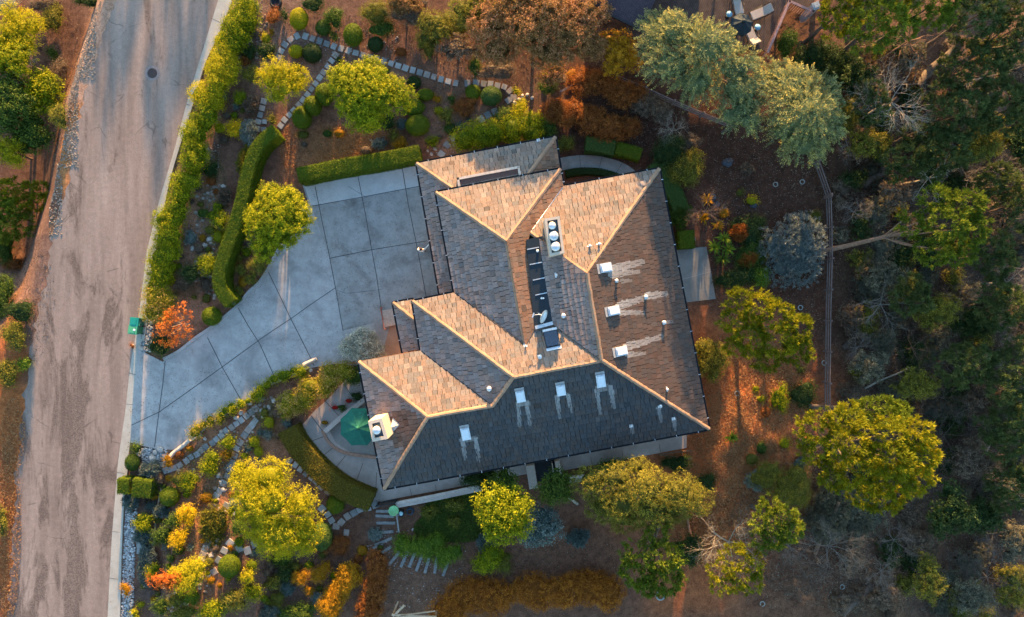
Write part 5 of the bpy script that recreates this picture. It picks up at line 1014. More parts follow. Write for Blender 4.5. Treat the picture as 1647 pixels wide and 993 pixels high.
SH = [ # x, y, rx, ry, h, style, mat, label
 (402, 60 + 25, 13, 14, .7, 'fine', DGREEN, 'dark bush left of the looped stepping stones'), (430, 84, 15, 14, .9, 'leafy', DGREEN, 'dark green round bush just left of the path loop'), (396, 98, 11, 10, .6, 'fine', RUST, 'small rust red bush by the roadside hedge'), (405, 121, 14, 15, .9, 'fine', OLIVE, 'olive bush under the small rust red one'),
 (387, 158, 12, 12, .7, 'fine', YGREEN, 'round yellow green bush near the roadside hedge'), (405, 171, 12, 14, .7, 'tuft', BROWNL, 'pale straw coloured tuft beside the path'), (378, 208, 14, 14, .9, 'leafy', GOLDEN, 'bright golden bush on the rockery slope'), (402, 214, 14, 22, .8, 'tuft', SAGE, 'grey green tufted plant left of the curved hedge top'), (396, 260, 13, 24, .8, 'tuft', OLIVE, 'olive tufted plant along the curved hedge'),
 (365, 316, 12, 14, .6, 'tuft', BROWNL, 'straw coloured tuft on the rockery'), (357, 356, 12, 12, 1.2, 'leafy', YGREEN, 'small yellow green ball of leaves on the rockery'), (333, 424, 16, 17, 1.4, 'leafy', YGREEN, 'leafy yellow green bush on the rockery west of the long hedge'), (310, 440, 15, 15, 1.3, 'leafy', DGREEN, 'dark green bush between roadside hedge and rockery'),
 (340, 272, 14, 12, .6, 'leafy', DGREEN, 'low dark bush near the middle of the roadside hedge'), (301, 456, 15, 12, 1.0, 'tuft', BROWNL, 'brown dry tuft above the orange maple'), (262, 556, 20, 18, 1.4, 'leafy', DGREEN, 'dark green bush at the pointed corner of the driveway'), (420, 425, 16, 17, 1.4, 'fine', OLIVE, 'olive brown bush below the round tufted tree'), (390, 432, 10, 10, .9, 'fine', OLIVE, 'small brown ball beside the driveway kerb'), (405, 448, 11, 11, .9, 'fine', OLIVE, 'small olive bush closest to the driveway kerb'), (386, 414, 8, 7, .5, 'fine', OLIVE, 'tiny brown bush right of the long curved hedge'),
 (540, 30, 17, 17, 1.0, 'leafy', GREEN, 'green leafy bush at the top between the clipped balls'), (537, 57, 8, 8, .5, 'leafy', OLIVE, 'tiny olive bush above the path'), (546, 98, 8, 9, .5, 'leafy', DGREEN, 'small dark bush below the path junction'), (440, 28, 12, 14, .7, 'fine', RUST, 'dull red brown bush near the top'), (458, 24, 8, 10, .5, 'leafy', DGREEN, 'small dark bush beside the dull red brown one'), (437, 50, 6, 6, .4, 'fine', AMBER, 'tiny orange tuft near the top left garden'), (438, 190, 8, 9, .5, 'leafy', OLIVE, 'small olive bush between two garden paths'),
 (614, 48, 20, 15, .8, 'leafy', GREEN, 'mid green leafy bush above the dark clipped ball'), (610, 20, 30, 20, 1.2, 'fine', OLIVE, 'wide dull bush at the top edge'), (660, 20, 34, 26, 1.4, 'fine', BROWNL, 'large brown dry bush at the top edge'), (505, 8, 20, 14, 1.0, 'leafy', DGREEN, 'dark bush cut by the top edge near the garden'), (690, 70, 18, 26, .7, 'fine', OLIVE, 'sparse olive bush on the bare slope above the path'), (765, 108, 11, 15, .6, 'leafy', GREEN, 'small green bush above the right part of the path'), (730, 40, 36, 26, 1.5, 'fine', OLIVE, 'olive brown brush left of the pinkish tree'), (800, 115, 34, 14, .9, 'fine', BROWNL, 'dry brown brush under the pinkish tree'),
 (720, 188, 12, 13, .7, 'leafy', OLIVE, 'olive bush with orange tint left of the dry red one'), (750, 172, 20, 20, .8, 'fine', RUST, 'dry red brown bush below the two path domes'), (702, 158, 10, 7, .4, 'fine', AMBER, 'flat orange brown plant right of the domes'), (726, 160, 8, 10, .4, 'leafy', GREEN, 'small green plant in the bare soil'), (696, 229, 11, 9, .6, 'leafy', YGREEN, 'small yellow green bush at the right end of the straight hedge'), (645, 232, 11, 12, .6, 'fine', AMBER, 'orange tuft above the straight hedge'), (634, 217, 10, 9, .6, 'leafy', OLIVE, 'small olive bush above the orange tuft'), (611, 231, 14, 8, .4, 'tuft', SAGE, 'grey dried plant above the straight hedge'), (620, 195, 22, 14, .7, 'leafy', DGREEN, 'dark low bush under the largest round tree'),
 (812, 190, 16, 18, 1.0, 'leafy', GREEN, 'green bush on the stones above the thick garage hedge'), (836, 180, 12, 20, 1.3, 'leafy', GOLD, 'tall leggy yellow bush poking up from the thick garage hedge'), (830, 147, 6, 6, .6, 'leafy', GOLD, 'tiny yellow plant by the bend of the path'), (882, 140, 16, 12, .7, 'leafy', GREEN, 'green bush next to two dark paving squares'), (880, 208, 16, 18, 1.0, 'leafy', GREEN, 'dark green bush right of the thick garage hedge'), (912, 232, 14, 16, .8, 'fine', OLIVE, 'sparse olive bush at the garage corner'),
 (1078, 245, 30, 28, 1.5, 'leafy', DGREEN, 'dark leafy bush right of the curved hedge'), (1108, 275, 28, 30, 1.5, 'leafy', OLIVE, 'olive green bush with yellow tips east of the house'), (1094, 348, 17, 18, 1.0, 'tuft', GREEN, 'tufted green plant against the east eave'), (1190, 376, 15, 15, .9, 'tuft', RUST, 'rust red tuft above the spiky plants'), (1205, 418, 14, 13, .8, 'tuft', RUST, 'orange brown tuft in the dark green planting'), (1206, 370, 28, 26, .7, 'leafy', DGREEN, 'dark green planting above the rust tuft'), (1212, 410, 26, 26, .7, 'leafy', GREEN, 'green planting around the orange brown tuft'), (1185, 448, 36, 18, .7, 'leafy', DGREEN, 'dark green planting beside the concrete slab corner'), (1225, 445, 14, 20, .8, 'leafy', BGREEN, 'bright edged green bush right of the spiky plants'), (1105, 230, 26, 14, .8, 'fine', BROWNL, 'greyish dry bush in the dark mulch'),
 (1145, 585, 24, 32, 1.5, 'leafy', OLIVE, 'golden olive bush against the lower east eave'), (1135, 560, 18, 16, 1.5, 'leafy', OLIVE, 'brownish leafy bush at the east eave'), (1254, 640, 15, 24, .6, 'leafy', YGREEN, 'yellow green bush in the dry orange grass'), (1294, 632, 24, 22, .6, 'leafy', DGREEN, 'dark green sprawling bush by the fence'), (1310, 350, 12, 10, .5, 'fine', OLIVE, 'small olive bush by the rail fence'),
 (1235, 765, 28, 24, 1.3, 'fine', OLIVE, 'olive shrub at the lower edge of the orange grass'), (1275, 785, 34, 34, 1.6, 'fine', OLIVE, 'broad olive shrub left of the largest pine'), (1215, 775, 14, 16, .9, 'tuft', SAGE, 'pale grey green shrub in the orange grass'), (1335, 820, 40, 46, 1.4, 'tuft', DUSTY, 'blue grey brush below the leaning orange trunk'), (932, 866, 17, 16, .8, 'tuft', BSAGE, 'round blue grey bush on the bare slope below the oak'), (1105, 885, 22, 26, 2.4, 'leafy', DGREEN, 'dark green bush right of the notched pine'), (985, 750, 26, 12, 1.2, 'leafy', GREEN, 'green bush between the oak and the house wall'), (1090, 745, 26, 14, 1.0, 'leafy', DGREEN, 'dark bush below the corner of the south eave'), (1135, 775, 16, 14, .9, 'leafy', DGREEN, 'small dark bush right of the oak'),
 (785, 900, 24, 22, 1.4, 'leafy', YGREEN, 'yellow green bush at the end of the timber steps'), (810, 905, 18, 16, .9, 'fine', OLIVE, 'dull olive bush beside the bare slope'), (785, 870, 18, 18, .8, 'tuft', BSAGE, 'pale blue grey shrub below the golden topped tree'), (684, 823, 9, 10, .6, 'leafy', OLIVE, 'small round amber bush near the green bin'), (698, 820, 7, 9, .6, 'leafy', OLIVE, 'tiny olive bush right of the round amber one'), (735, 810, 14, 10, .6, 'leafy', OLIVE, 'olive bush in the green ground cover below the terrace'), (732, 838, 11, 9, .5, 'leafy', OLIVE, 'lower olive bush in the green ground cover'), (775, 770, 30, 18, 1.6, 'leafy', DGREEN, 'dark green bush under the terrace wall'),
 (221, 720, 9, 9, .6, 'leafy', GREEN, 'small bright green bush on the pebbles at the driveway mouth'), (272, 740, 9, 11, .6, 'fine', AMBER, 'small orange brown bush at the end of the timber log'), (245, 755, 18, 14, .6, 'tuft', BSAGE, 'blue grey plant spreading over the pebbles'), (291, 772, 18, 12, .6, 'fine', OLIVE, 'olive creeping bush above the olive clipped ball'), (258, 770, 7, 9, .5, 'fine', BROWNL, 'small pale brown tuft by the box hedge'),
 (306, 777, 14, 18, .9, 'leafy', YGREEN, 'yellow green spiky leaved bush in the lower rockery'), (340, 745, 15, 19, 1.0, 'leafy', YGREEN, 'yellow green bush between the two lower paths'), (367, 712, 12, 13, .9, 'leafy', YGREEN, 'round yellow green bush high between the two lower paths'), (366, 730, 10, 8, .6, 'leafy', AMBER, 'small amber bush below the high round one'), (304, 828, 16, 19, 1.1, 'leafy', GOLDEN, 'brightest golden yellow bush in the lower garden'), (290, 864, 13, 16, 1.0, 'leafy', GOLDEN, 'smaller golden bush below the brightest one'), (283, 838, 12, 14, .9, 'leafy', GREEN, 'green bush left of the brightest golden one'), (264, 860, 16, 17, .9, 'leafy', GREEN, 'dark olive green bush beside the smaller golden one'), (262, 822, 12, 10, .5, 'tuft', BSAGE, 'grey green plant beside the timber edging'), (234, 840, 16, 16, .9, 'leafy', YGREEN, 'yellow topped bush right of the white pebble strip'), (232, 862, 15, 14, .6, 'tuft', BSAGE, 'dark blue green planting by the white pebble strip'), (214, 808, 12, 16, .6, 'tuft', BSAGE, 'blue green planting below the small square hedge'), (240, 905, 14, 34, .6, 'tuft', BSAGE, 'long dark blue green planting beside the pebble strip'),
 (246, 917, 12, 13, .8, 'leafy', YGREEN, 'round yellow green bush above the small orange tree'), (305, 925, 30, 26, 1.7, 'leafy', GOLD, 'golden leafy bush right of the small orange tree'), (309, 962, 13, 14, 1.0, 'leafy', CLIP, 'oval green bush below the golden leafy one'), (204, 947, 9, 12, .6, 'fine', AMBER, 'small golden brown tuft on the pebble strip'), (217, 985, 10, 8, .5, 'leafy', GOLD, 'small yellow tuft at the bottom of the pebble strip'), (384, 848, 12, 15, 1.2, 'leafy', GREEN, 'dark green bush left of the big feathery tree'), (345, 845, 22, 34, .5, 'tuft', OLIVE, 'low olive creeping plant left of the lower path'),
 (400, 928, 13, 14, .9, 'leafy', GOLD, 'yellow bush right of the golden topped dome'), (408, 950, 16, 13, .9, 'leafy', YGREEN, 'yellow green bush at the bottom left of the big feathery tree'), (443, 935, 13, 12, .8, 'leafy', OLIVE, 'olive bush below the big feathery tree'), (484, 930, 14, 13, .9, 'fine', AMBER, 'amber bush below the big feathery tree'), (518, 920, 16, 17, 1.1, 'fine', AMBER, 'round orange amber bush right of the others below the feathery tree'), (497, 948, 9, 10, .6, 'fine', AMBER, 'small amber tuft between the amber bushes'), (460, 925, 14, 14, .8, 'leafy', DGREEN, 'dark bush between the olive and amber ones'), (380, 965, 24, 18, 1.0, 'leafy', OLIVE, 'wide olive gold bush at the bottom edge'), (378, 930 + 30, 1, 1, .2, 'fine', OLIVE, None), (345, 980, 26, 16, .9, 'leafy', YGREEN, 'yellow green bush cut by the bottom edge'), (445, 965, 18, 14, .7, 'fine', OLIVE, 'dull green brown bush near the bottom edge'), (480, 985, 30, 14, .8, 'leafy', GREEN, 'green bush cut by the bottom edge left of the amber ones'), (430, 985, 20, 12, .6, 'tuft', BSAGE, 'grey plant cut by the bottom edge'), (378, 950 + 3, 9, 7, .6, 'fine', RUST, 'small rust red tuft near the golden topped dome'), (455, 868 + 32, 20, 12, .6, 'leafy', GREEN, 'green low bush below the feathery tree'), (545, 880, 24, 18, .6, 'fine', RUST, 'low rust bush beside the tall smooth dome'), (285, 965, 16, 14, .8, 'fine', OLIVE, 'low olive bush left of the oval green one'), (262, 975, 16, 16, .8, 'leafy', GREEN, 'low green bush at the bottom edge of the rockery'), (300, 985, 24, 10, .8, 'leafy', OLIVE, 'olive bush cut by the bottom edge of the rockery'),
 (25, 540, 22, 26, .9, 'leafy', OLIVE, 'olive bush on the left verge halfway down'), (35, 500, 26, 20, .8, 'leafy', DGREEN, 'dark scrub bush on the left verge'), (40, 585, 12, 11, .6, 'leafy', BGREEN, 'small bright green bush at the left road edge'), (8, 480, 16, 40, 1.2, 'leafy', GREEN, 'green bush cut by the left edge'), (12, 600, 18, 24, .9, 'leafy', OLIVE, 'brown green bush cut by the left edge'), (25, 424, 16, 10, .7, 'fine', RUST, 'rust coloured bush below the left pines'), (10, 400, 20, 30, 1.2, 'leafy', GREEN, 'dark green bush under the left pines'), (5, 840, 8, 26, .6, 'leafy', OLIVE, 'bush cut by the lower left edge'), (88, 30, 18, 22, 1.3, 'leafy', OLIVE, 'olive bush beside the gravel verge at the top'), (88, 88, 10, 13, .8, 'leafy', GREEN, 'dull green bush in the shaded verge'), (80, 10, 30, 10, 1.2, 'fine', BROWNL, 'dry brown bush at the top edge of the verge'), (145, 2, 26, 9, .8, 'leafy', DGREEN, 'dark green bush at the top edge next to the road'), (12, 12, 20, 12, 1.2, 'leafy', SAGE, 'grey green bush in the very top left corner'), (30, 15, 8, 6, .8, 'fine', REDF, 'small dark red flowered bush in the top left corner'),
 (96, 120, 14, 30, 1.5, 'fine', BROWNL, 'dry brown bush between the yellow trees and the gravel verge'), (98, 190, 14, 22, 1.2, 'leafy', OLIVE, 'olive bush at the gravel edge of the verge'),
 (581, 557, 36, 26, 1.9, 'tuft', SAGE, None),
 (1265, 72, 16, 26, 2.2, 'leafy', GREEN, 'green bush in the corner below the neighbour deck'), (1258, 90, 1, 1, .2, 'fine', OLIVE, None), (1310, 95, 30, 30, 2.0, 'leafy', DGREEN, 'dark bush below the neighbour deck post'), (1345, 110, 30, 40, 2.0, 'leafy', DGREEN, 'black green bush right of the silvery conifers'), (1360, 185, 20, 30, 2.0, 'fine', OLIVE, 'dim olive bush right of the golden silvery conifer')]
for x, y, a, b, h, st, m, lb in SH:
    if lb: shrub('shrub', x, y, a, b, h, st, m, lb, group='garden shrubs', n=5 if a > 10 else 3)
shrub('shrub', 583, 558, 34, 27, 1.7, 'leafy', leafmat('pale_beige_leaves', (.12, .12, .09), (.34, .34, .27), (.62, .58, .44), .2), 'round silver grey shrub by the porch at the house corner', q=1.2, leaf=.1, n=7)
HOLES = -.45
e = shrub('shrub', 1279, 400, 47, 52, 1.3, 'tuft', leafmat('pale_dusty_blue', (.06, .08, .075), (.19, .225, .21), (.38, .40, .37), .2), 'large blue grey shrub beside the rail fence', q=.7, n=13, core=.5)
HOLES = 0
# ravine undergrowth: each bush its own thing
rr_ = random.Random(8); spots = []
for k in range(900):
    x, y = rr_.uniform(1345, 1650), rr_.uniform(60, 993)
    if all(math.hypot(x - a, y - b) > 25 for a, b in spots): spots.append((x, y))
LAND = [(1338, 290, 'the angled top of the rail fence'), (1338, 400, 'the long rail fence'), (1338, 500, 'the long rail fence'), (1338, 600, 'the south end of the rail fence'), (1440, 160, 'the dead grey tree'), (1500, 285, 'the lichened bare tree'), (1505, 365, 'the fresh green pine'), (1420, 490, 'the fallen bare tree'), (1545, 585, 'the dim olive pine'), (1600, 490, 'the twiggy grey green pine'), (1640, 330, 'the dark gully'),
 (1390, 725, 'the largest pine'), (1522, 820, 'the very dark green bushy tree'), (1490, 930, 'the conical olive tree'), (1370, 960, 'the large fallen log'), (1590, 930, 'the lower right corner brush'), (1600, 690, 'the dark log on the right slope'), (1620, 60, 'the top right corner pine'), (1610, 180, 'the shadowed right edge pine'), (1240, 840, 'the small dense pine'), (1410, 400, 'the long leaning trunk')]
USED = set()
def where(x, y):
    for lx, ly, nm in sorted(LAND, key=lambda l: math.hypot(l[0] - x, l[1] - y)):
        dx, dy = x - lx, y - ly; a = ('right of' if dx > 0 else 'left of') if abs(dx) > 1.6 * abs(dy) else (('below' if dy > 0 else 'above') if abs(dy) > 1.6 * abs(dx) else ('lower' if dy > 0 else 'upper') + (' right of' if dx > 0 else ' left of'))
        for far in ('just ', 'farther '):
            t = far + a + ' ' + nm
            if t not in USED: USED.add(t); return t
KIND = [('fine', OLIVE, 'dull olive'), ('leafy', DGREEN, 'dark green'), ('fine', BROWNL, 'dry brown'), ('tuft', BROWNL, 'straw brown'), ('fine', DUSTY, 'dusty brown'), ('tuft', DUSTY, 'grey green')]
for i, (x, y) in enumerate(spots[:150]):
    st, m, nm = KIND[rr_.randrange(6)]; a = rr_.uniform(16, 34)
    shrub('scrub_bush', x, y, a, a * rr_.uniform(.7, 1.2), rr_.uniform(.5, 1.3), st, m, nm + ' scrub bush ' + where(x, y), group='scrub bushes on the eastern slope: ' + nm, n=4, q=.5, leaf=.13, core=.55)
# spiky rosette plants
def rosette(px, py, rpx, h, label, mat, name='yucca', n=46):
    g = G(px, py, h * .6); r = seedof(px, py, name); L = rpx * M; Q = []
    for k in range(n):
        a = r.uniform(0, 2 * math.pi); el = r.uniform(.1, 1.3); d = np.array([math.cos(a) * math.cos(el), math.sin(a) * math.cos(el), math.sin(el)]); s_ = unit(np.array([-d[1], d[0], 0.0])); w_ = .035 + .02 * r.random(); ln = L * r.uniform(.8, 1.15)
        pts = [np.array([0, 0, h * .45]) + d * ln * t + np.array([0, 0, -.35 * ln * t * t * math.cos(el)]) for t in (0, .35, .7, 1)]
        for i, (w0_, w1_) in enumerate(((.7, 1), (1, .7), (.7, .05))): Q.append([pts[i] - s_ * w_ * w0_, pts[i] + s_ * w_ * w0_, pts[i + 1] + s_ * w_ * w1_, pts[i + 1] - s_ * w_ * w1_])
    V = np.array(Q); o = quads_mesh(name, V, np.repeat(r.uniform(.3, 1, n), 3), mat, None, core=core_mesh([(0, 0, h * .3, .09, .09, h * .3)], 1, r)); o.location = g; tag(o, label, 'spiky plant', 'spiky rosette plants' if name == 'yucca' else None)
rosette(1166, 384, 15, 1.1, 'upper spiky green rosette east of the concrete slab', BGREEN); rosette(1150, 398, 15, 1.0, 'left spiky green rosette nearest the concrete slab', BGREEN); rosette(1172, 401, 14, 1.0, 'right spiky green rosette of the group', BGREEN); rosette(1162, 416, 16, .9, 'lowest darker spiky rosette of the group', GREEN)
rosette(1177, 704, 13, .6, 'lone spiky green plant in the orange dry grass', BGREEN); rosette(1138, 322, 14, .6, 'coppery dry spiky plant, upper one', AMBER, 'dry_yucca', 40); rosette(1132, 350, 13, .5, 'coppery dry spiky plant, middle one', AMBER, 'dry_yucca', 40); rosette(1155, 362, 13, .5, 'coppery dry spiky plant, lowest one', AMBER, 'dry_yucca', 40)
for x, y, lb in ((539, 656, 'clump of red orange flowers along the low patio wall'), (561, 645, 'clump of dark red flowers nearest the house on the low patio wall'), (522, 680, 'clump of yellow orange flowers at the end of the low patio wall')):
    shrub('flower_bed', x, y, 8, 4.5, .3, 'leafy', REDF if x > 530 else AMBER, lb, 'flowers', n=1, ang=R(38), leaf=.06, q=.5, core=.7)
shrub('flower_bed', 550, 655, 9, 6, .4, 'leafy', GREEN, 'green leaves between the two red flower clumps', 'flowers', n=3, ang=R(38)); shrub('flower_bed', 574, 636, 12, 9, .5, 'leafy', DGREEN, 'dark green plants by the house eave in the patio bed', 'flowers', n=3, ang=R(38))

OCC = [(q[0], q[1], max(q[2], q[3])) for q in TOPI + SH if q[7 - (1 if len(q) == 7 else 0)]]
# ------------------------------------------------------------------ stepping stones
STM = conc_mat('grey_stone_slab', (.25, .245, .235), (.38, .37, .35), (.15, .14, .13), .4, 2.0)
STONEM = [STM, conc_mat('warm_stone_slab', (.25, .20, .17), (.38, .32, .28), (.13, .10, .08), .5, 2.5), conc_mat('dark_stone_slab', (.16, .16, .155), (.27, .265, .25), (.09, .085, .08), .6, 2.5)]
def stones(pts, size, label, group, asp=1.0):
    r = random.Random(int(pts[0][0]))
    OCC.extend((x, y, 5) for x, y in pts)
    for i, (x, y) in enumerate(pts):
        a, b = pts[max(i - 1, 0)], pts[min(i + 1, len(pts) - 1)]; g = G(x, y, .05); ang = math.atan2(-(b[1] - a[1]), b[0] - a[0]) + r.uniform(-.1, .1)
        bm = bmesh.new(); s1, s2 = size * r.uniform(.78, 1.02), size * asp * r.uniform(.86, 1.08); box(bm, (0, 0, .03 + r.uniform(-.015, .01)), s1, s2, .08, ang, r.uniform(-.03, .03), bev=.012)
        for v in bm.verts: v.co += Vector((r.uniform(-.01, .01), r.uniform(-.01, .01), 0))
        tag(from_bm('stepping_stone', bm, STONEM[r.choice((0, 0, 1, 2))], off=(0, 0, 0)), label, 'stepping stone', group).location = g
def spaced(pts, d=11.4):
    pts = [np.array(p, float) for p in catmull(pts, 1.0)]; out = [pts[0]]; acc = 0
    for a, b in zip(pts[:-1], pts[1:]):
        acc += np.linalg.norm(b - a)
        if acc >= d: out.append(b); acc = 0
    return [tuple(p) for p in out]
stones([(448, 92), (452, 82), (458.5, 72), (467.6, 63.5), (477.7, 58)], .46, 'square grey slab on the rising left side of the upper garden path loop', 'slabs of the path loop')
stones(spaced([(491, 58.5), (512, 65.5), (532, 73), (551.7, 79), (575, 86), (600, 93), (644, 107), (660, 112), (676, 117), (697, 123.5), (719, 130.5), (741, 135.4)]), .46, 'square grey slab in the long path running right above the largest round tree', 'slabs of the long upper path')
stones([(752, 134), (766, 133), (778, 135), (789, 135.6), (800, 137.7), (811, 140), (820, 146), (826, 156.5), (818, 161.6)], .46, 'bluish slab where the upper path bends behind the two clipped domes', 'slabs of the path bend')
stones([(796, 179.6), (784.6, 185), (774, 192), (729, 222), (719, 233.5), (710, 248)], .50, 'worn slab scattered toward the garage corner', 'scattered slabs near the garage')
stones(spaced([(539.6, 88.7), (530, 103), (519, 118), (505, 138), (490, 158), (470, 180), (456, 195), (449, 206)], 10.5), .44, 'square slab in the branch path going down to the curved hedge', 'slabs of the branch path')
stones(spaced([(424, 163), (420, 180), (415, 197), (412, 212), (404, 226)], 11), .44, 'pinkish slab in the short path above the curved hedge', 'slabs of the short path'); stones([(455.5 - 30, 196), (424, 208)], .4, 'small pinkish slab beside the short path', 'small side slabs')
stones([(266, 757), (272, 755), (280, 753), (289, 748.5), (299.5, 741.6), (307, 735.6), (316.6, 731), (324, 724.5), (331, 719), (341.5, 713), (348, 707), (356, 700.5), (363, 693), (372, 688), (380, 682), (388, 676), (396, 669), (404, 663), (411, 657)], .44, 'square grey slab in the path along the driveway bank', 'slabs of the bank path')
stones([(410, 678), (405, 685), (399, 692), (393, 700.5), (386, 712), (381, 722), (377, 733), (373.5, 745), (369, 755), (366, 766), (359.4, 778), (353.4, 790), (347.5, 798)], .48, 'square slab in the sunny path left of the big feathery tree', 'slabs of the sunny path')
stones([(364.6, 813.5), (358.6, 824.6), (350, 832), (345, 842), (341, 853), (338, 864.5), (334.5, 873.5), (330, 883), (326, 893), (323, 902)], .50, 'weathered slab in the lower path running to the bottom left', 'slabs of the lower path')
stones([(370, 874), (361, 886), (352.6, 902), (344, 920), (385, 882.5), (398, 886), (407, 876)], .52, 'blue grey slab around the golden topped dome', 'slabs around the dome')
stones([(465.7, 741.5), (475, 748), (483, 755), (492, 761.6), (501, 769), (508.5, 775), (517, 783), (527, 791.6)], .44, 'square slab in the straight row along the olive brown hedge', 'slabs beside the olive brown hedge')
stones([(518, 818.6), (527, 828), (533, 837.6), (540.6, 847), (549, 840), (558.6, 831), (569, 825.5), (578.6, 820), (591, 816.5), (603, 812)], .50, 'slab in the curving row between the golden dome and the timber steps', 'slabs leading to the timber steps')
stones([(557, 857)], .5, 'single bluish slab lying alone in the soil', None); stones([(226, 872), (226, 885)], .75, 'large grey slab beside the white pebble strip', 'pair of large slabs', .8); stones([(892, 123), (905, 125)], .48, 'dark blue paving square under the pinkish tree', 'pair of dark squares'); stones([(259, 737), (260, 748)], .36, 'pale small slab at the end of the bank path', 'small pale slabs'); stones([(1116, 385)], .25, 'small bluish block beside the oval clipped hedge', None)
# timber steps
TIM = barkmat('weathered_timber', (.14, .13, .125), (.34, .32, .30))
for i, (x, y, a, ln) in enumerate([(619, 822, 0, 1.3), (619, 830, -2, 1.35), (621, 841, 0, 1.4), (617, 856, 5, 1.5), (617, 871, 22, 1.4), (618, 887, 35, 1.3), (634, 898, 50, 1.3), (650.5, 899, 66, 1.3), (663, 900, 68, 1.2), (674, 906, 70, 1.2), (687, 909, 74, 1.2), (701, 909, 82, 1.2), (717, 914, 70, 1.2), (608, 878, 28, .8)]):
    bm = bmesh.new(); box(bm, (0, 0, .02), ln, .22, .16, R(a), bev=.02)
    o = from_bm('timber_step', bm, TIM); o.location = G(x, y); tag(o, 'grey timber sleeper in the curved flight of garden steps below the terrace', 'timber step', 'timber sleepers of the garden steps')
# logs and edging
def log(name, a, b, r_, mat, label, z=None, cat='log', bend=.1, z0=0.0, z1=0.0):
    A, B = G(*a), G(*b); A.z += r_ * .8 + z0; B.z += r_ * .8 + z1; d = B - A; pr = Vector((-d.y, d.x, 0)).normalized(); bm = bmesh.new()
    tube(bm, [(0, 0, 0), tuple(d * .35 + pr * bend), tuple(d * .7 - pr * bend * .5), tuple(d)], [r_ * 1.1, r_, r_ * .95, r_ * .8], 10); o = from_bm(name, bm, mat); o.location = A; return tag(o, label, cat)
LOGP = barkmat('pale_log', (.42, .33, .26), (.66, .55, .45))
log('garden_log', (271, 737), (307, 707), .16, LOGP, 'thick pale log lying at the lower corner of the driveway', bend=.02); log('garden_log', (489, 587), (510, 577), .15, LOGP, 'short pale log at the edge of the driveway by the silver grey shrub', bend=.0); log('garden_log', (204, 768), (217, 771), .13, barkmat('red_log', (.35, .17, .12), (.55, .32, .24)), 'short reddish log above the square hedges', bend=0)
log('fallen_log', (1310, 890), (1335, 800), .13, REDBARK, 'orange leaning trunk left of the largest pine', bend=.1, z1=1.2); log('fallen_log', (1350, 985), (1400, 940), .28, BARK, 'large dark fallen log near the bottom edge', bend=.05); log('fallen_log', (1340, 968), (1356, 955), .2, BARK, 'short dark log beside the large fallen one'); log('fallen_log', (1578, 725), (1615, 665), .26, BARK, 'dark fallen log on the right slope'); log('fallen_log', (1355, 560), (1395, 530), .16, BARK, 'thin dark fallen log right of the rail fence'); log('fallen_log', (1390, 625), (1452, 590), .07, PALEBARK, 'thin pale leaning stem above the largest pine', bend=.05, z1=.8); log('fallen_log', (1470, 140), (1520, 85), .35, BARK, 'thick dark leaning trunk between the top right pines', z1=1.5); log('fallen_log', (1390, 195), (1432, 165), .22, BARK, 'dark leaning trunk below the dead grey tree', z1=.8); log('fallen_log', (1385, 300), (1420, 275), .25, BARK, 'short dark trunk left of the lichened bare tree', z1=.8); log('fallen_log', (1580, 585), (1622, 590), .14, REDBARK, 'brown leaning trunk near the right edge'); log('fallen_log', (1095, 800), (1115, 870), .10, REDBARK, 'thin orange trunk lying right of the oak')
ribbon('o', [(0, 0), (1, 1)], .1, 0, .1, TIM) if False else None
e = tag(ribbon('edging', [(262, 780), (258, 800), (253, 830), (250, 860), (247, 890)], .12, 0, .18, barkmat('edging_wood', (.22, .16, .10), (.40, .30, .20))), 'thin wooden edging board beside the olive clipped ball', 'edging')
e = tag(ribbon('edging', [(590, 640), (575, 652), (553, 668), (535, 684), (525, 693)], .34, 0, .5, PAVE), 'low curved concrete wall between the flower bed and the green umbrella', 'low wall')
e = tag(ribbon('edging', [(519, 692), (530, 712), (555, 728), (606, 736)], .22, 0, .12, plain('brick_edge', (.34, .20, .14), .85)), 'low curved brick edge on the lower side of the umbrella patio', 'edging')
# terrace retaining wall
WALLC = plain('pale_wall_top', (.46, .38, .33), .85, var=.15)
w_ = empty('terrace_wall', P(700, 800), 'pale low retaining wall along the south edge of the terrace', 'retaining wall')
o = ribbon('wall', [(638, 811), (700, 799), (775, 783)], .42, -.3, .35, WALLC); o.parent = w_; o.location = -w_.location
o = ribbon('coping', [(640, 807), (700, 795), (775, 779)], .20, .35, .42, plain('wall_coping', (.52, .42, .36), .8)); o.parent = w_; o.location = -w_.location
w_ = empty('terrace_wall', P(960, 750), 'short grey brown retaining wall between the dark steps and the oak', 'retaining wall')
o = ribbon('wall', [(903, 772), (960, 763), (1012, 748)], .40, -.3, .45, GREYC); o.parent = w_; o.location = -w_.location
o = ribbon('coping', [(903, 768), (960, 759), (1012, 744)], .2, .45, .5, WALLC); o.parent = w_; o.location = -w_.location
w_ = empty('sunken_steps', P(880, 755), 'sunken stairs in painted black shade between two pale posts at the south wall', 'stairs')
bm = bmesh.new(); o0 = w_.location
def bl(a, sx, sy, sz, z, rz=R(9)): p = P(*a) - o0; box(bm, (p.x, p.y, z), sx, sy, sz, rz)
bl((879, 757), 1.55, 1.5, .06, .09); from_bm('stair_shade_panel', bm, plain('black_shade', (.012, .014, .02), .6), w_)  # near-black panel painted for the shade inside the stair opening
for a, sx in (((855, 764), .62), ((898, 757), .36)): bm = bmesh.new(); bl(a, sx, 1.7, .7, .30); from_bm('post', bm, WALLC, w_)
bm = bmesh.new(); bl((889.5, 757), .05, 1.4, .5, .36); from_bm('rail', bm, WALLC, w_)
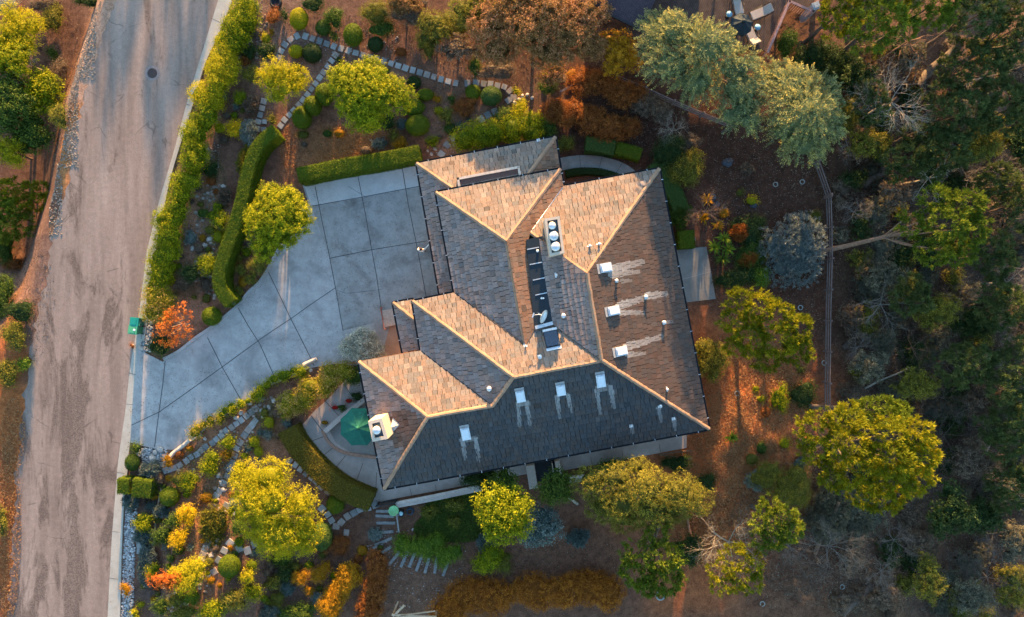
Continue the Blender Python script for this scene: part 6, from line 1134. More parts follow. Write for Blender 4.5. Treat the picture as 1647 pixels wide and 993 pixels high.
# neighbouring things: gate frame, terrace gate
e = empty('garden_gate', P(624, 806), 'dark slatted gate between the patio hedge and the terrace wall', 'gate')
for k in range(7): bm = bmesh.new(); box(bm, ((k - 3) * .19, (k - 3) * .03, .5), .05, .03, .9, R(10)); from_bm('bar', bm, DARKM, e)
bm = bmesh.new(); box(bm, (0, 0, .98), 1.35, .07, .06, R(10)); box(bm, (0, 0, .08), 1.35, .07, .06, R(10)); tube(bm, [(-.68, -.11, .0), (-.68, -.11, 1.1)], .04, 8); tube(bm, [(.68, .12, .0), (.68, .12, 1.1)], .04, 8); from_bm('gate_frame', bm, DARKM, e)
e = empty('wooden_frame', G(1104, 730), 'low reddish timber frame lying on the slope at the south east corner of the house', 'timber frame')
for (a, b) in (((1057, 731), (1112, 724)), ((1057, 731), (1112, 738)), ((1112, 724), (1113, 739)), ((1096, 725), (1097, 738))):
    A, B = P(*a) - P(1104, 730), P(*b) - P(1104, 730); d = B - A; bm = bmesh.new(); box(bm, (A + B) / 2 + Vector((0, 0, .12)), d.length, .09, .09, math.atan2(d.y, d.x)); from_bm('rail', bm, REDBARK, e)
# ------------------------------------------------------------------ patio umbrella
def parasol(px, py, rpx, h, cloth, name, label, rot=0.0, parent=None, zb=0.0):
    t = P(px, py, h); o = empty(name, (t.x, t.y, zb), label, 'umbrella'); Rm = rpx * (CAM_H - h) / FPX; n = 8
    bm = bmesh.new(); top = Vector((0, 0, h - zb)); rim = [Vector((Rm * math.cos(rot + 2 * math.pi * k / n), Rm * math.sin(rot + 2 * math.pi * k / n), h - zb - .55)) for k in range(n)]
    for k in range(n):
        a, b = rim[k], rim[(k + 1) % n]; prev = None
        for s_ in range(7):
            t_ = s_ / 6; sag = -.16 * math.sin(math.pi * t_); va = top.lerp(a, t_); vb = top.lerp(b, t_); m_ = (va + vb) / 2 + Vector((0, 0, sag * .35 * t_)); m_ -= Vector((m_.x, m_.y, 0)) * .03 * t_
            row = [bm.verts.new(va), bm.verts.new(m_), bm.verts.new(vb)]
            if prev and s_ > 1:
                for q in (0, 1): bm.faces.new((prev[q], row[q], row[q + 1], prev[q + 1]))
            elif prev: bm.faces.new((prev[1], row[0], row[1])); bm.faces.new((prev[1], row[1], row[2]))
            prev = row
        hem = [bm.verts.new(v.co + Vector((0, 0, -.16))) for v in prev]
        for q in (0, 1): bm.faces.new((prev[q], hem[q], hem[q + 1], prev[q + 1]))
    bmesh.ops.remove_doubles(bm, verts=bm.verts, dist=.001); bmesh.ops.recalc_face_normals(bm, faces=bm.faces); from_bm('canopy', bm, cloth, o)
    for k in range(n):
        bm = bmesh.new(); tube(bm, [top + Vector((0, 0, -.05)), rim[k] + Vector((0, 0, -.04))], .012, 6); from_bm('rib', bm, DARKM, o)
    bm = bmesh.new(); tube(bm, [(0, 0, 0), (0, 0, h - zb + .12)], .028, 10); from_bm('pole', bm, DARKM, o)
    bm = bmesh.new(); lathe(bm, (0, 0, h - zb), [(.16, -.02), (.12, .05), (.03, .09), (.02, .14)], 12); from_bm('finial', bm, cloth, o)
    bm = bmesh.new(); lathe(bm, (0, 0, 0), [(.30, 0), (.30, .06), (.06, .10)], 20); from_bm('base', bm, DARKM, o); return o
parasol(575, 689, 33, 2.5, plain('green_canvas', (.008, .115, .085), .8, var=.25), 'patio_umbrella', 'large green octagonal umbrella beside the house chimney', R(22.5))
e = empty('patio_table', P(581, 692), 'round table under the green umbrella', 'table')
bm = bmesh.new(); lathe(bm, (0, 0, .70), [(.55, 0), (.56, .03), (.1, .035)], 28); from_bm('tabletop', bm, plain('teak', (.25, .15, .08), .6), e); bm = bmesh.new(); lathe(bm, (0, 0, 0), [(.3, 0), (.28, .04), (.05, .08), (.05, .7)], 14); from_bm('pedestal', bm, DARKM, e)
# ------------------------------------------------------------------ waste bins
def bin_(px, py, w_, d_, h, body, lid, label, rz=0.0):
    g = G(px, py, h * .9); e = empty('wheelie_bin', g, label, 'waste bin', 'waste bins' if 'kerb' in label else None); e.rotation_euler.z = rz
    bm = bmesh.new(); b0 = [bm.verts.new((sx * w_ * .40, sy * d_ * .38, .06)) for sx, sy in ((-1, -1), (1, -1), (1, 1), (-1, 1))]; b1 = [bm.verts.new((sx * w_ * .48, sy * d_ * .47, h)) for sx, sy in ((-1, -1), (1, -1), (1, 1), (-1, 1))]
    for k in range(4): bm.faces.new((b0[k], b0[(k + 1) % 4], b1[(k + 1) % 4], b1[k]))
    bm.faces.new(b0[::-1]); bm.faces.new(b1); from_bm('body', bm, body, e)
    bm = bmesh.new(); box(bm, (0, 0, h + .03), w_ * 1.04, d_ * 1.04, .06, bev=.02); box(bm, (0, -.03, h + .07), w_ * .7, d_ * .62, .04, bev=.015); from_bm('lid', bm, lid, e)
    bm = bmesh.new(); tube(bm, [(-w_ * .4, d_ * .56, h - .04), (w_ * .4, d_ * .56, h - .04)], .02, 8); from_bm('handle', bm, body, e)
    for s_ in (-1, 1): bm = bmesh.new(); tube(bm, [(s_ * w_ * .42, d_ * .40, .12), (s_ * w_ * .50, d_ * .40, .12)], .12, 16); from_bm('wheel', bm, DARKM, e)
    return e
bin_(217.5, 518, .62, .62, 1.0, plain('teal_plastic', (.01, .17, .13), .5, var=.1), plain('teal_lid', (.015, .26, .20), .45, var=.1), 'darker teal waste bin at the kerb, the upper of the two', R(-96))
e = bin_(215, 531, .60, .64, 1.0, plain('green_plastic', (.05, .25, .12), .5, var=.1), plain('green_lid', (.09, .36, .18), .45, var=.1), 'paler green waste bin at the kerb with a white label, the lower of the two', R(-98))
bm = bmesh.new(); box(bm, (-.03, .14, 1.0 + .094), .14, .16, .006); from_bm('sticker', bm, WHITEP, e)
shrub('dry_weed', 212.5, 557, 4.5, 4, .25, 'fine', RUST, 'small tangle of orange dry weed in the gutter below the bins', 'weed', n=3, leaf=.06)
e = empty('garden_cart', G(633, 822, .5), 'pale green plastic tub with a dark lidded bucket beside the timber steps', 'tub')
bm = bmesh.new(); lathe(bm, (0, 0, 0), [(.28, 0), (.36, .4), (.38, .5), (.33, .5), (.28, .42), (.02, .36)], 20); from_bm('tub', bm, plain('pale_green_plastic', (.25, .55, .25), .5, var=.2), e)
e = empty('bucket', G(645, 826, .4), 'round dark bucket with pale blue disc lid next to the green tub', 'bucket'); bm = bmesh.new(); lathe(bm, (0, 0, 0), [(.2, 0), (.25, .42), (.25, .44), (.02, .45)], 20); from_bm('body', bm, DARKM, e); bm = bmesh.new(); lathe(bm, (0, 0, .45), [(.15, 0), (.15, .03), (.02, .035)], 20); from_bm('lid', bm, plain('pale_blue_plastic', (.35, .55, .6), .5), e)
e = empty('water_hose', G(660, 822), 'coil of dark blue hose right of the bucket', 'hose'); bm = bmesh.new(); tube(bm, [(.28 * math.cos(t * .4) * (1 - t * .006), .28 * math.sin(t * .4) * (1 - t * .006), .03 + .004 * t) for t in range(64)], .022, 6); from_bm('coil', bm, plain('dark_blue_rubber', (.03, .06, .09), .5), e)
bm = bmesh.new(); box(bm, (0, 0, .6), .10, 1.3, .10, R(8)); tube(bm, [(.05, .6, 0), (.05, .6, .6)], .05, 8); tube(bm, [(-.05, -.6, 0), (-.05, -.6, .6)], .05, 8); tag(from_bm('hand_rail', bm, TIM), 'short wooden hand rail beside the top timber steps', 'hand rail').location = G(642, 838)
# pots, rings, stumps
RINGM = plain('pale_ring', (.30, .29, .26), .8)
for x, y, lb in ((1290, 293, 'pale round ring in the dark mulch near the top of the fence'), (1247, 297, 'smaller pale ring in the mulch left of the other upper one'), (1287, 495, 'pale ring in the mulch above right of the golden pine'), (1325, 584, 'pale stone disc beside the rail fence'), (1185, 633, 'grey ring in the orange grass'), (1062, 958, 'white round basin by the notched pine'), (1354, 944, 'pale ring near the large fallen log'), (1226, 971, 'pale ring at the bottom edge'), (446, 3, 'small white ring at the top edge of the garden')):
    bm = bmesh.new(); k = .19 if 'basin' not in lb else .36; lathe(bm, (0, 0, 0), [(k, 0), (k, .07), (k * .72, .08), (k * .70, .02)], 18, capit=False); tag(from_bm('planter_ring', bm, RINGM), lb, 'ring').location = G(x, y)
bm = bmesh.new(); lathe(bm, (0, 0, 0), [(.38, 0), (.46, .10), (.40, .26), (.30, .28), (.26, .12), (.02, .1)], 20); tag(from_bm('old_tyre', bm, plain('black_rubber', (.012, .012, .016), .6)), 'black tyre shaped ring at the top edge of the garden', 'tyre').location = G(446, 5)
bpy.data.objects['old_tyre'].location = G(444.5, 6)
# boulders of the rockery
def rock(name, x, y, s_, mat, label, group=None):
    r = random.Random(int(x * 13 + y)); bm = bmesh.new(); bmesh.ops.create_icosphere(bm, subdivisions=2, radius=s_)
    for v in bm.verts: v.co = Vector((v.co.x * (1 + r.uniform(-.2, .2)), v.co.y * (.8 + r.uniform(-.2, .2)), v.co.z * (.6 + r.uniform(-.15, .15)) + s_ * .2))
    o = from_bm(name, bm, mat); o.location = G(x, y); o.rotation_euler.z = r.uniform(0, 3); return tag(o, label, 'rock', group)
ROCK = plain('pale_rock', (.42, .37, .33), .85, var=.3, scale=9); ROCKD = plain('dark_rock', (.06, .062, .075), .8, var=.4, scale=7)
for x, y, s_ in [(246, 738, .32), (258, 723, .28), (250, 728, .22), (214, 555, .1), (266, 735, .2), (228, 560, .18), (322, 700, .16), (330, 706, .15), (380, 672, .2), (388, 664, .2), (402, 648, .22), (420, 660, .15), (352, 765, .2), (356, 776, .2), (360, 788, .2), (378, 826, .2), (385, 822, .18), (336, 925, .22), (340, 894, .2), (350, 868, .2), (352, 855, .18), (348, 880, .2), (300, 970, .22), (290, 962, .2), (310, 400, .2), (338, 385, .25), (330, 395, .22), (322, 345, .22), (360, 300, .2), (347, 440, .2), (376, 488, .2), (700, 240, .16), (694, 248, .14), (688, 243, .12), (840, 155, .16), (848, 153, .15), (856, 158, .15), (835, 160, .16), (828, 166, .17), (440, 645, .2), (450, 655, .2), (433, 655, .18), (423, 670, .16), (505, 582, .16), (500, 596, .15), (664, 852, .12)]:
    rock('rockery_stone', x, y, s_, ROCK, 'pale weathered garden stone set in the soil of the rockery or path edges', 'pale rockery stones')
for x, y, s_, lb in [(1145, 318, .35, 'dark boulder in the mulch, the uppermost of the row'), (1152, 330, .3, 'dark boulder in the middle of the row in the mulch'), (1163, 338, .3, 'dark boulder, the lowest of the row in the mulch'), (1170, 262, .4, 'large blue black boulder in the dark mulch'), (1212, 330, .28, 'small dark boulder alone in the mulch')]: rock('boulder', x, y, s_, ROCKD, lb)
# fences: posts and rails
FW = barkmat('fence_wood', (.10, .075, .07), (.24, .17, .15))
def fence(pts, h, label, rails=(.35, .7, 1.05), sp=2.0, mat=FW, boards=False, up=0):
    c = catmull([tuple(G(x, y, h)) [:2] for x, y in pts], .2); c = [Vector((p[0], p[1], float(hgt(p[0], p[1])))) for p in c]
    org = c[0].copy(); e = empty('rail_fence', org, label, 'fence'); seg = [0]
    for a, b in zip(c[:-1], c[1:]): seg.append(seg[-1] + (b - a).length)
    def at(t):
        for i in range(len(seg) - 1):
            if seg[i + 1] >= t: f = (t - seg[i]) / max(1e-6, seg[i + 1] - seg[i]); return c[i].lerp(c[i + 1], f)
        return c[-1].copy()
    n = max(1, int(seg[-1] / sp)); P_ = [at(seg[-1] * k / n) - org for k in range(n + 1)]
    for p in P_: bm = bmesh.new(); box(bm, p + Vector((0, 0, h / 2)), .12, .12, h + .2, bev=.01); from_bm('post', bm, mat, e)
    for z in rails:
        bm = bmesh.new()
        for a, b in zip(P_[:-1], P_[1:]): d = b - a; box(bm, (a + b) / 2 + Vector((0, 0, z)), d.length, .05 if z < h - .1 else .11, .12 if z < h - .1 else .05, math.atan2(d.y, d.x), -math.atan2(d.z, d.xy.length))
        from_bm('rail', bm, mat, e)
    return e
fence([(1319, 258), (1329, 285), (1338, 312)], 1.2, 'short angled stretch of dark rail fence below the golden silvery conifer')
fence([(1338, 315), (1340, 400), (1338, 480), (1337, 560), (1336, 668)], 1.2, 'long straight dark rail fence between the mulch and the wild eastern slope')
fence([(993, 120), (1050, 145), (1110, 172), (1180, 200)], 1.2, 'dark rail fence running under the silvery conifers')
fence([(902, 147), (936, 128)], .9, 'short wooden rail beside the dark red brown bushes', rails=(.5, .85), sp=1.8)
# bottom arbor
TAN = barkmat('tan_timber', (.36, .24, .15), (.56, .40, .27))
e = empty('timber_arbor', G(668, 992), 'tan timber arbor with slats cut by the bottom edge', 'arbor')
bm = bmesh.new(); A = G(668, 992); f_ = lambda x, y, z: P(x, y, z) - A
for a, b, w_ in (((630, 989), (702, 993), .14), ((636, 988), (650, 974), .14), ((645, 990), (700, 983), .05)):
    p, q = f_(*a, 2.2), f_(*b, 2.2); d = q - p; bm2 = bmesh.new(); box(bm2, (p + q) / 2, d.length, w_, .12, math.atan2(d.y, d.x)); from_bm('beam', bm2, TAN, e)
for k in range(18): bm2 = bmesh.new(); p = f_(634 + 4 * k, 1002 + .2 * k, 2.12); box(bm2, p, .06, 1.1, .06, R(4)); from_bm('slat', bm2, TAN, e)
for x, y in ((632, 989), (700, 993), (632, 1015), (700, 1018)): bm2 = bmesh.new(); p = f_(x, y, 2.1); tube(bm2, [(p.x, p.y, 0), (p.x, p.y, 2.1)], .07, 8); from_bm('post', bm2, TAN, e)
# ------------------------------------------------------------------ porch steps at the west door
e = empty('porch_steps', P(624, 512), 'pinkish porch steps with a thin red railing at the west door', 'steps')
for k in range(5):
    bm = bmesh.new(); p = P(625.5 + k * .9, 501 + k * 5, .1) - P(624, 512); box(bm, (p.x, p.y, .06 + .02 * k), .95, .30, .12 + .04 * k, R(12)); from_bm('step', bm, plain('step_tile', (.50, .36, .28), .8), e)
bm = bmesh.new(); p, q = P(612, 495, .8) - P(624, 512), P(618, 530, .8) - P(624, 512); tube(bm, [p, q], .04, 8); tube(bm, [(p.x, p.y, 0), p], .03, 8); tube(bm, [(q.x, q.y, 0), q], .03, 8); tube(bm, [(p + q) / 2 * Vector((1, 1, 0)) if False else Vector(((p + q).x / 2, (p + q).y / 2, 0)), (p + q) / 2], .03, 8); from_bm('railing', bm, plain('red_metal', (.35, .12, .08), .6), e)
# ------------------------------------------------------------------ the neighbour: roof corner and deck with loungers
nb = empty('neighbour_house', P(990, -30), 'dark shingled roof corner of the neighbouring house at the top edge', 'house')
o = P(990, -30); bm = bmesh.new()
q = [P(925, -4, 3.2) - o, P(1032, 48, 3.2) - o, P(1130, -160, 5.6) - o, P(1000, -220, 5.6) - o]
v1 = [bm.verts.new(p) for p in q]; v0 = [bm.verts.new(p - Vector((0, 0, .2))) for p in q]
bm.faces.new(v1)
for k in range(4): bm.faces.new((v0[k], v0[(k + 1) % 4], v1[(k + 1) % 4], v1[k]))
bm.faces.new(v0[::-1]); s = NT('dark_shingles'); v = s.coords(True); mp = s.n('ShaderNodeMapping'); mp.inputs['Rotation'].default_value = (0, 0, R(26)); s.l(v, mp.inputs[0]); br = s.n('ShaderNodeTexBrick'); br.inputs['Scale'].default_value = 3.2; br.inputs['Color1'].default_value = (.055, .04, .05, 1); br.inputs['Color2'].default_value = (.085, .06, .07, 1); br.inputs['Mortar'].default_value = (.02, .015, .02, 1); br.inputs['Mortar Size'].default_value = .03; s.l(mp.outputs[0], br.inputs['Vector']); s.col(br.outputs['Color']); s.bump(br.outputs['Fac'], -.6, .03)
bmesh.ops.recalc_face_normals(bm, faces=bm.faces); from_bm('roof', bm, s.m, nb)
bm = bmesh.new(); prism(bm, [tuple((P(x, y, 0) - o).xy) for x, y in ((945, -8), (1040, 30), (1125, -150), (1010, -210))], -.1, 3.1); from_bm('wall', bm, STUCCO, nb)
bm = bmesh.new(); d = q[1] - q[0]; box(bm, (q[0] + q[1]) / 2 + Vector((.03, -.08, 0)), d.length, .10, .16, math.atan2(d.y, d.x)); from_bm('gutter', bm, DARKM, nb)
DZ = 1.4
dk = empty('deck', P(1200, 20), 'neighbour timber deck with dark boards and pinkish rail at the top edge', 'deck'); o = P(1200, 20)
s = NT('deck_boards'); v = s.coords(True); mp = s.n('ShaderNodeMapping'); mp.inputs['Rotation'].default_value = (0, 0, R(-64)); s.l(v, mp.inputs[0]); wv = s.n('ShaderNodeTexWave'); wv.inputs['Scale'].default_value = 2.3; wv.bands_direction = 'Y'; s.l(mp.outputs[0], wv.inputs['Vector'])
c = s.ramp(s.noise(2.5, 6, .7, v), [(.3, (.045, .03, .028)), (.7, (.11, .075, .062))]); c = s.mix(s.ramp(wv.outputs['Fac'], [(.0, .8), (.12, 0.0)]), c, (.012, .008, .008)); s.col(c); DECKM = s.m
bm = bmesh.new(); prism(bm, [tuple((P(x, y, DZ) - o).xy) for x, y in ((1000, -60), (1010, 60), (1236, 82), (1270, 2), (1308, 20), (1335, -60))], DZ - .2, DZ); from_bm('boards', bm, DECKM, dk)
PINK = plain('pinkish_rail', (.34, .20, .19), .75)
for a, b in (((1235, 84), (1270, 2)), ((1270, 2), (1308, 19)), ((1308, 19), (1325, -20))):
    p, q_ = P(*a, DZ + 1) - o, P(*b, DZ + 1) - o; d = q_ - p; bm = bmesh.new(); box(bm, (p + q_) / 2, d.length + .1, .16, .06, math.atan2(d.y, d.x)); from_bm('hand_rail', bm, PINK, dk)
    n = int(d.length / .16); bm = bmesh.new()
    for k in range(n + 1): pp = p + d * k / n; box(bm, (pp.x, pp.y, DZ + .5), .035, .035, .95, math.atan2(d.y, d.x))
    from_bm('balusters', bm, PINK, dk)
p = P(1308, 14, DZ + .6) - o; bm = bmesh.new(); box(bm, (p.x, p.y, 1.3), .42, .42, 2.6 - .4, R(20), bev=.02); box(bm, (p.x, p.y, DZ + 1.05), .50, .50, .08, R(20)); box(bm, (p.x, p.y, DZ + 1.11), .3, .3, .05, R(20)); from_bm('post', bm, plain('blue_grey_post', (.30, .36, .42), .6), dk)
parasol(1197, 34, 19, DZ + 2.4, plain('navy_canvas', (.018, .032, .042), .8, var=.2), 'deck_umbrella', 'dark navy umbrella standing on the neighbour deck', R(10), zb=DZ)
CUSH = plain('beige_cushion', (.42, .35, .30), .85, var=.1)
def lounger(px, py, rz, label):
    g = P(px, py, DZ + .3); e = empty('deck_lounger', (g.x, g.y, DZ), label, 'lounger', 'loungers around the deck umbrella'); e.rotation_euler.z = rz
    bm = bmesh.new(); box(bm, (0, -.2, .33), .62, 1.0, .10, bev=.03); from_bm('seat', bm, CUSH, e)
    bm = bmesh.new(); box(bm, (0, .52, .48), .62, .62, .10, 0, 0, R(32), bev=.03); from_bm('backrest', bm, CUSH, e)
    for sx in (-1, 1):
        bm = bmesh.new(); tube(bm, [(sx * .36, -.7, .30), (sx * .36, .3, .30), (sx * .36, .8, .62)], .025, 8); tube(bm, [(sx * .36, -.2, .55), (sx * .36, .4, .55)], .025, 8); from_bm('frame', bm, DARKM, e)
        for yy in (-.6, .3): bm = bmesh.new(); tube(bm, [(sx * .36, yy, 0), (sx * .36, yy, .30)], .022, 8); from_bm('leg', bm, DARKM, e)
lounger(1186, 8, R(15), 'beige lounger above the navy umbrella on the neighbour deck'); lounger(1223, 21, R(-68), 'beige lounger right of the navy umbrella on the neighbour deck'); lounger(1208, 57, R(-155), 'beige lounger below the navy umbrella on the neighbour deck')
for x, y, lb in ((1173, 23, 'round light blue side table left of the navy umbrella'), (1218.5, 44, 'round light blue side table right of the navy umbrella')):
    g = P(x, y, DZ + .5); e = empty('side_table', (g.x, g.y, DZ), lb, 'side table'); bm = bmesh.new(); lathe(bm, (0, 0, .48), [(.21, 0), (.22, .03), (.02, .035)], 24); from_bm('tabletop', bm, plain('light_blue', (.16, .36, .52), .5, var=.25), e); bm = bmesh.new(); lathe(bm, (0, 0, 0), [(.16, 0), (.03, .04), (.03, .48)], 12); from_bm('stand', bm, DARKM, e)
# ------------------------------------------------------------------ the person in white on the driveway
def person(px, py, label):
    foot = G(px, py, 1.3); foot.z = .035; e = foot
    me = bpy.data.meshes.new('person'); J = {'pel': ((0, 0, .95), .13), 'waist': ((0, .01, 1.10), .125), 'chest': ((0, .02, 1.32), .155), 'neck': ((0, .04, 1.47), .06), 'head': ((0, .07, 1.58), .085), 'crown': ((0, .06, 1.70), .07),
      'sL': ((-.18, .02, 1.40), .075), 'eL': ((-.27, .06, 1.14), .05), 'hL': ((-.22, .24, 1.02), .035), 'sR': ((.18, .03, 1.40), .075), 'eR': ((.38, .18, 1.36), .05), 'hR': ((.55, .36, 1.38), .035), 'fR': ((.61, .43, 1.39), .03),
      'kL': ((-.11, .04, .50), .07), 'aL': ((-.12, 0, .09), .045), 'tL': ((-.13, .16, .04), .04), 'kR': ((.11, .04, .50), .07), 'aR': ((.12, 0, .09), .045), 'tR': ((.13, .16, .04), .04), 'pL': ((-.09, 0, .90), .10), 'pR': ((.09, 0, .90), .10)}
    keys = list(J); E = [('pel', 'waist'), ('waist', 'chest'), ('chest', 'neck'), ('neck', 'head'), ('head', 'crown'), ('chest', 'sL'), ('sL', 'eL'), ('eL', 'hL'), ('chest', 'sR'), ('sR', 'eR'), ('eR', 'hR'), ('hR', 'fR'), ('pel', 'pL'), ('pL', 'kL'), ('kL', 'aL'), ('aL', 'tL'), ('pel', 'pR'), ('pR', 'kR'), ('kR', 'aR'), ('aR', 'tR')]
    me.from_pydata([J[k][0] for k in keys], [(keys.index(a), keys.index(b)) for a, b in E], []); o = bpy.data.objects.new('person', me); link(o)
    sk = o.modifiers.new('skin', 'SKIN')
    for i, k in enumerate(keys): me.skin_vertices[0].data[i].radius = (J[k][1],) * 2
    me.skin_vertices[0].data[0].use_root = True; o.modifiers.new('sub', 'SUBSURF').levels = 2; o.modifiers['sub'].render_levels = 2
    SK = plain('skin', (.42, .24, .16), .6, var=.05); DK = plain('dark_trousers', (.10, .09, .10), .8); WH = plain('white_shirt', (.80, .76, .70), .75, var=.05)
    dg = bpy.context.evaluated_depsgraph_get(); m2 = bpy.data.meshes.new_from_object(o.evaluated_get(dg)); bpy.data.objects.remove(o); m2.materials.clear()
    for m in (SK, WH, DK): m2.materials.append(m)
    for p in m2.polygons:
        c = p.center; p.use_smooth = True; p.material_index = 2 if c.z < .93 else (0 if c.z > 1.46 or c.x > .56 or (c.z < 1.06 and c.y > .2) else 1)
    o = bpy.data.objects.new('person', m2); link(o); o.location = foot; o.rotation_euler.z = R(4); tag(o, label, 'person')
    bm = bmesh.new(); bmesh.ops.create_uvsphere(bm, u_segments=16, v_segments=10, radius=.105); bmesh.ops.scale(bm, vec=(.95, 1.12, .85), verts=bm.verts); bmesh.ops.translate(bm, vec=(0, .045, 1.69), verts=bm.verts); h = from_bm('hair', bm, plain('dark_hair', (.035, .018, .012), .6), o, True)
    bm = bmesh.new()
    for s_ in (-.03, .03): bmesh.ops.create_uvsphere(bm, u_segments=8, v_segments=6, radius=.012, matrix=Matrix.Translation((s_, .15, 1.61)))
    from_bm('eyes', bm, DARKM, o)
    bm = bmesh.new(); tube(bm, [(0, .148, 1.60), (0, .172, 1.575), (0, .150, 1.565)], .010, 6); from_bm('nose', bm, SK, o)
    for k in range(4): bm = bmesh.new(); tube(bm, [(.60 + .008 * k, .43 - .012 * k, 1.39), (.64 + .008 * k, .475 - .012 * k, 1.395), (.655 + .008 * k, .49 - .012 * k, 1.375)], [.010, .009, .007], 6); from_bm('finger', bm, SK, o)
    bm = bmesh.new(); tube(bm, [(.58, .40, 1.40), (.585, .44, 1.42)], [.012, .008], 6); from_bm('thumb', bm, SK, o)
person(678, 403, 'person in a loose white shirt on the driveway with one arm stretched toward the garage')
# ------------------------------------------------------------------ small filler plants of the densely planted beds
GLAND = [(245, 517, 'the waste bins'), (288, 522, 'the orange maple'), (341, 509, 'the ball at the hedge end'), (447, 350, 'the round tufted tree'), (378, 208, 'the golden rockery bush'), (333, 424, 'the leafy rockery bush'), (357, 356, 'the small rockery leaf ball'), (456, 133, 'the small feathery tree'), (591, 153, 'the largest round tree'), (568, 57, 'the olive gold ball'), (481, 31, 'the golden clipped ball'), (446, 5, 'the black tyre'), (672, 202, 'the golden green dome'), (790, 155, 'the larger path dome'), (750, 172, 'the dry red bush'), (545, 232, 'the orange soil patch'),
 (440, 815, 'the big feathery tree'), (369, 911, 'the golden topped dome'), (518, 863, 'the tall smooth dome'), (540, 811, 'the dome by the lower stones'), (304, 828, 'the brightest golden bush'), (273, 799, 'the olive clipped ball'), (232, 785, 'the square hedge'), (226, 878, 'the two large slabs'), (234, 840, 'the yellow topped bush'), (268, 932, 'the small orange tree'), (309, 962, 'the oval green bush'), (545, 950, 'the amber hedge'), (484, 930, 'the amber bush'), (620, 860, 'the timber steps'), (340, 745, 'the bush between two paths'), (300, 742, 'the bank path'), (430, 650, 'the top of the bank path'), (530, 700, 'the patio'), (700, 940, 'the bare gravel slope'), (740, 830, 'the green ground cover'), (880, 890, 'the bare slope below the oak'), (1160, 300, 'the dark mulch boulders'), (1279, 400, 'the large blue grey shrub'), (1200, 650, 'the orange grass')]
LAND = GLAND; rf = random.Random(21)
FK = [('leafy', YGREEN, 'yellow green'), ('leafy', OLIVE, 'olive'), ('fine', OLIVE, 'olive brown'), ('tuft', SAGE, 'grey green'), ('leafy', GREEN, 'green'), ('fine', RUST, 'rust red'), ('tuft', BSAGE, 'blue grey'), ('leafy', GOLD, 'golden'), ('fine', BROWNL, 'straw brown'), ('tuft', BROWNL, 'dry'), ('fine', AMBER, 'amber')]
ZON = [(300, 430, 40, 55, 12), (330, 330, 22, 80, 12), (372, 150, 22, 90, 14), (420, 40, 50, 34, 8), (560, 90, 90, 30, 6), (330, 790, 95, 95, 34), (300, 930, 90, 60, 22), (450, 925, 90, 60, 26), (430, 680, 40, 26, 9), (250, 850, 26, 90, 8), (700, 190, 70, 40, 6), (560, 235, 80, 26, 5), (600, 900, 40, 50, 6), (1150, 300, 60, 80, 6), (1260, 680, 60, 90, 10), (900, 130, 40, 20, 4), (410, 430, 30, 40, 7)]
ROADX = lambda y: float(byrow(GR, y))
for (zx, zy, za, zb_, cnt) in ZON:
    t = 0
    while cnt and t < 400:
        t += 1; x, y = zx + za * rf.uniform(-1, 1), zy + zb_ * rf.uniform(-1, 1); a = rf.uniform(4.5, 11)
        if x < ROADX(y) + 30 and y > 760 or y > 988 or y < 4: continue
        if any(math.hypot(x - ox, y - oy) < orr * .8 + a * .75 for ox, oy, orr in OCC): continue
        if 222 < x < 690 and (260 if x > 480 else 440 + (440 - x) * .55) < y < (722 - max(0, x - 300) * .62): continue
        st, m, nm = FK[rf.randrange(11)]; wh = where(x, y)
        if not wh: continue
        OCC.append((x, y, a)); cnt -= 1
        shrub('low_plant', x, y, a, a * rf.uniform(.7, 1.2), a * .045, st, m, 'small ' + nm + ' plant ' + wh, 'plant', n=1, group='low garden plants', core=.9, q=.8, leaf=.075)
for k, (x, y, a, h_, lb) in enumerate([(1375, 340, 26, .9, 'grey bare twigs above the long leaning trunk'), (1400, 430, 28, .9, 'grey bare twigs below the long leaning trunk'), (1560, 290, 34, 1.2, 'tangled grey brush right of the lichened bare tree'), (1620, 270, 30, 1.2, 'tangled grey brush near the right edge by the gully'), (1470, 560, 36, 1.2, 'bare tangled brush above right of the thin pale stem'), (1380, 560, 26, .8, 'bare twigs just right of the rail fence end'), (1560, 660, 34, 1.2, 'bare brush left of the dark log on the right slope'), (1520, 640, 30, 1.0, 'brown bare brush right of the largest pine crown top'), (1580, 760, 36, 1.2, 'pale bare brush below the dark log'), (1600, 860, 40, 1.4, 'wide bare brush on the lower right slope'), (1545, 900, 30, 1.0, 'pale bare twigs right of the conical olive tree'), (1440, 870, 34, 1.1, 'fallen bare branches below the largest pine crown'), (1420, 920, 30, .9, 'bare twigs right of the large fallen log'), (1300, 930, 32, .9, 'bare twigs left of the large fallen log'), (1640, 960, 34, 1.2, 'bare brush in the bottom right corner'), (1370, 240, 28, 1.0, 'pale twigs between fence corner and dead grey tree'), (1620, 350, 34, 1.3, 'bare grey brush at the right edge halfway up'), (1270, 880, 26, .8, 'bare twigs below the small dense pine'), (1545, 480, 34, 1.3, 'grey bare thicket left of the twiggy tree')]):
    bare('bare_brush', x, y, a, h_ + .8, (GREYBARK, BARK, GREYBARK)[k % 3], lb, 'dead bush', foot=(0, 0), depth=3, n0=6, rad=.028)
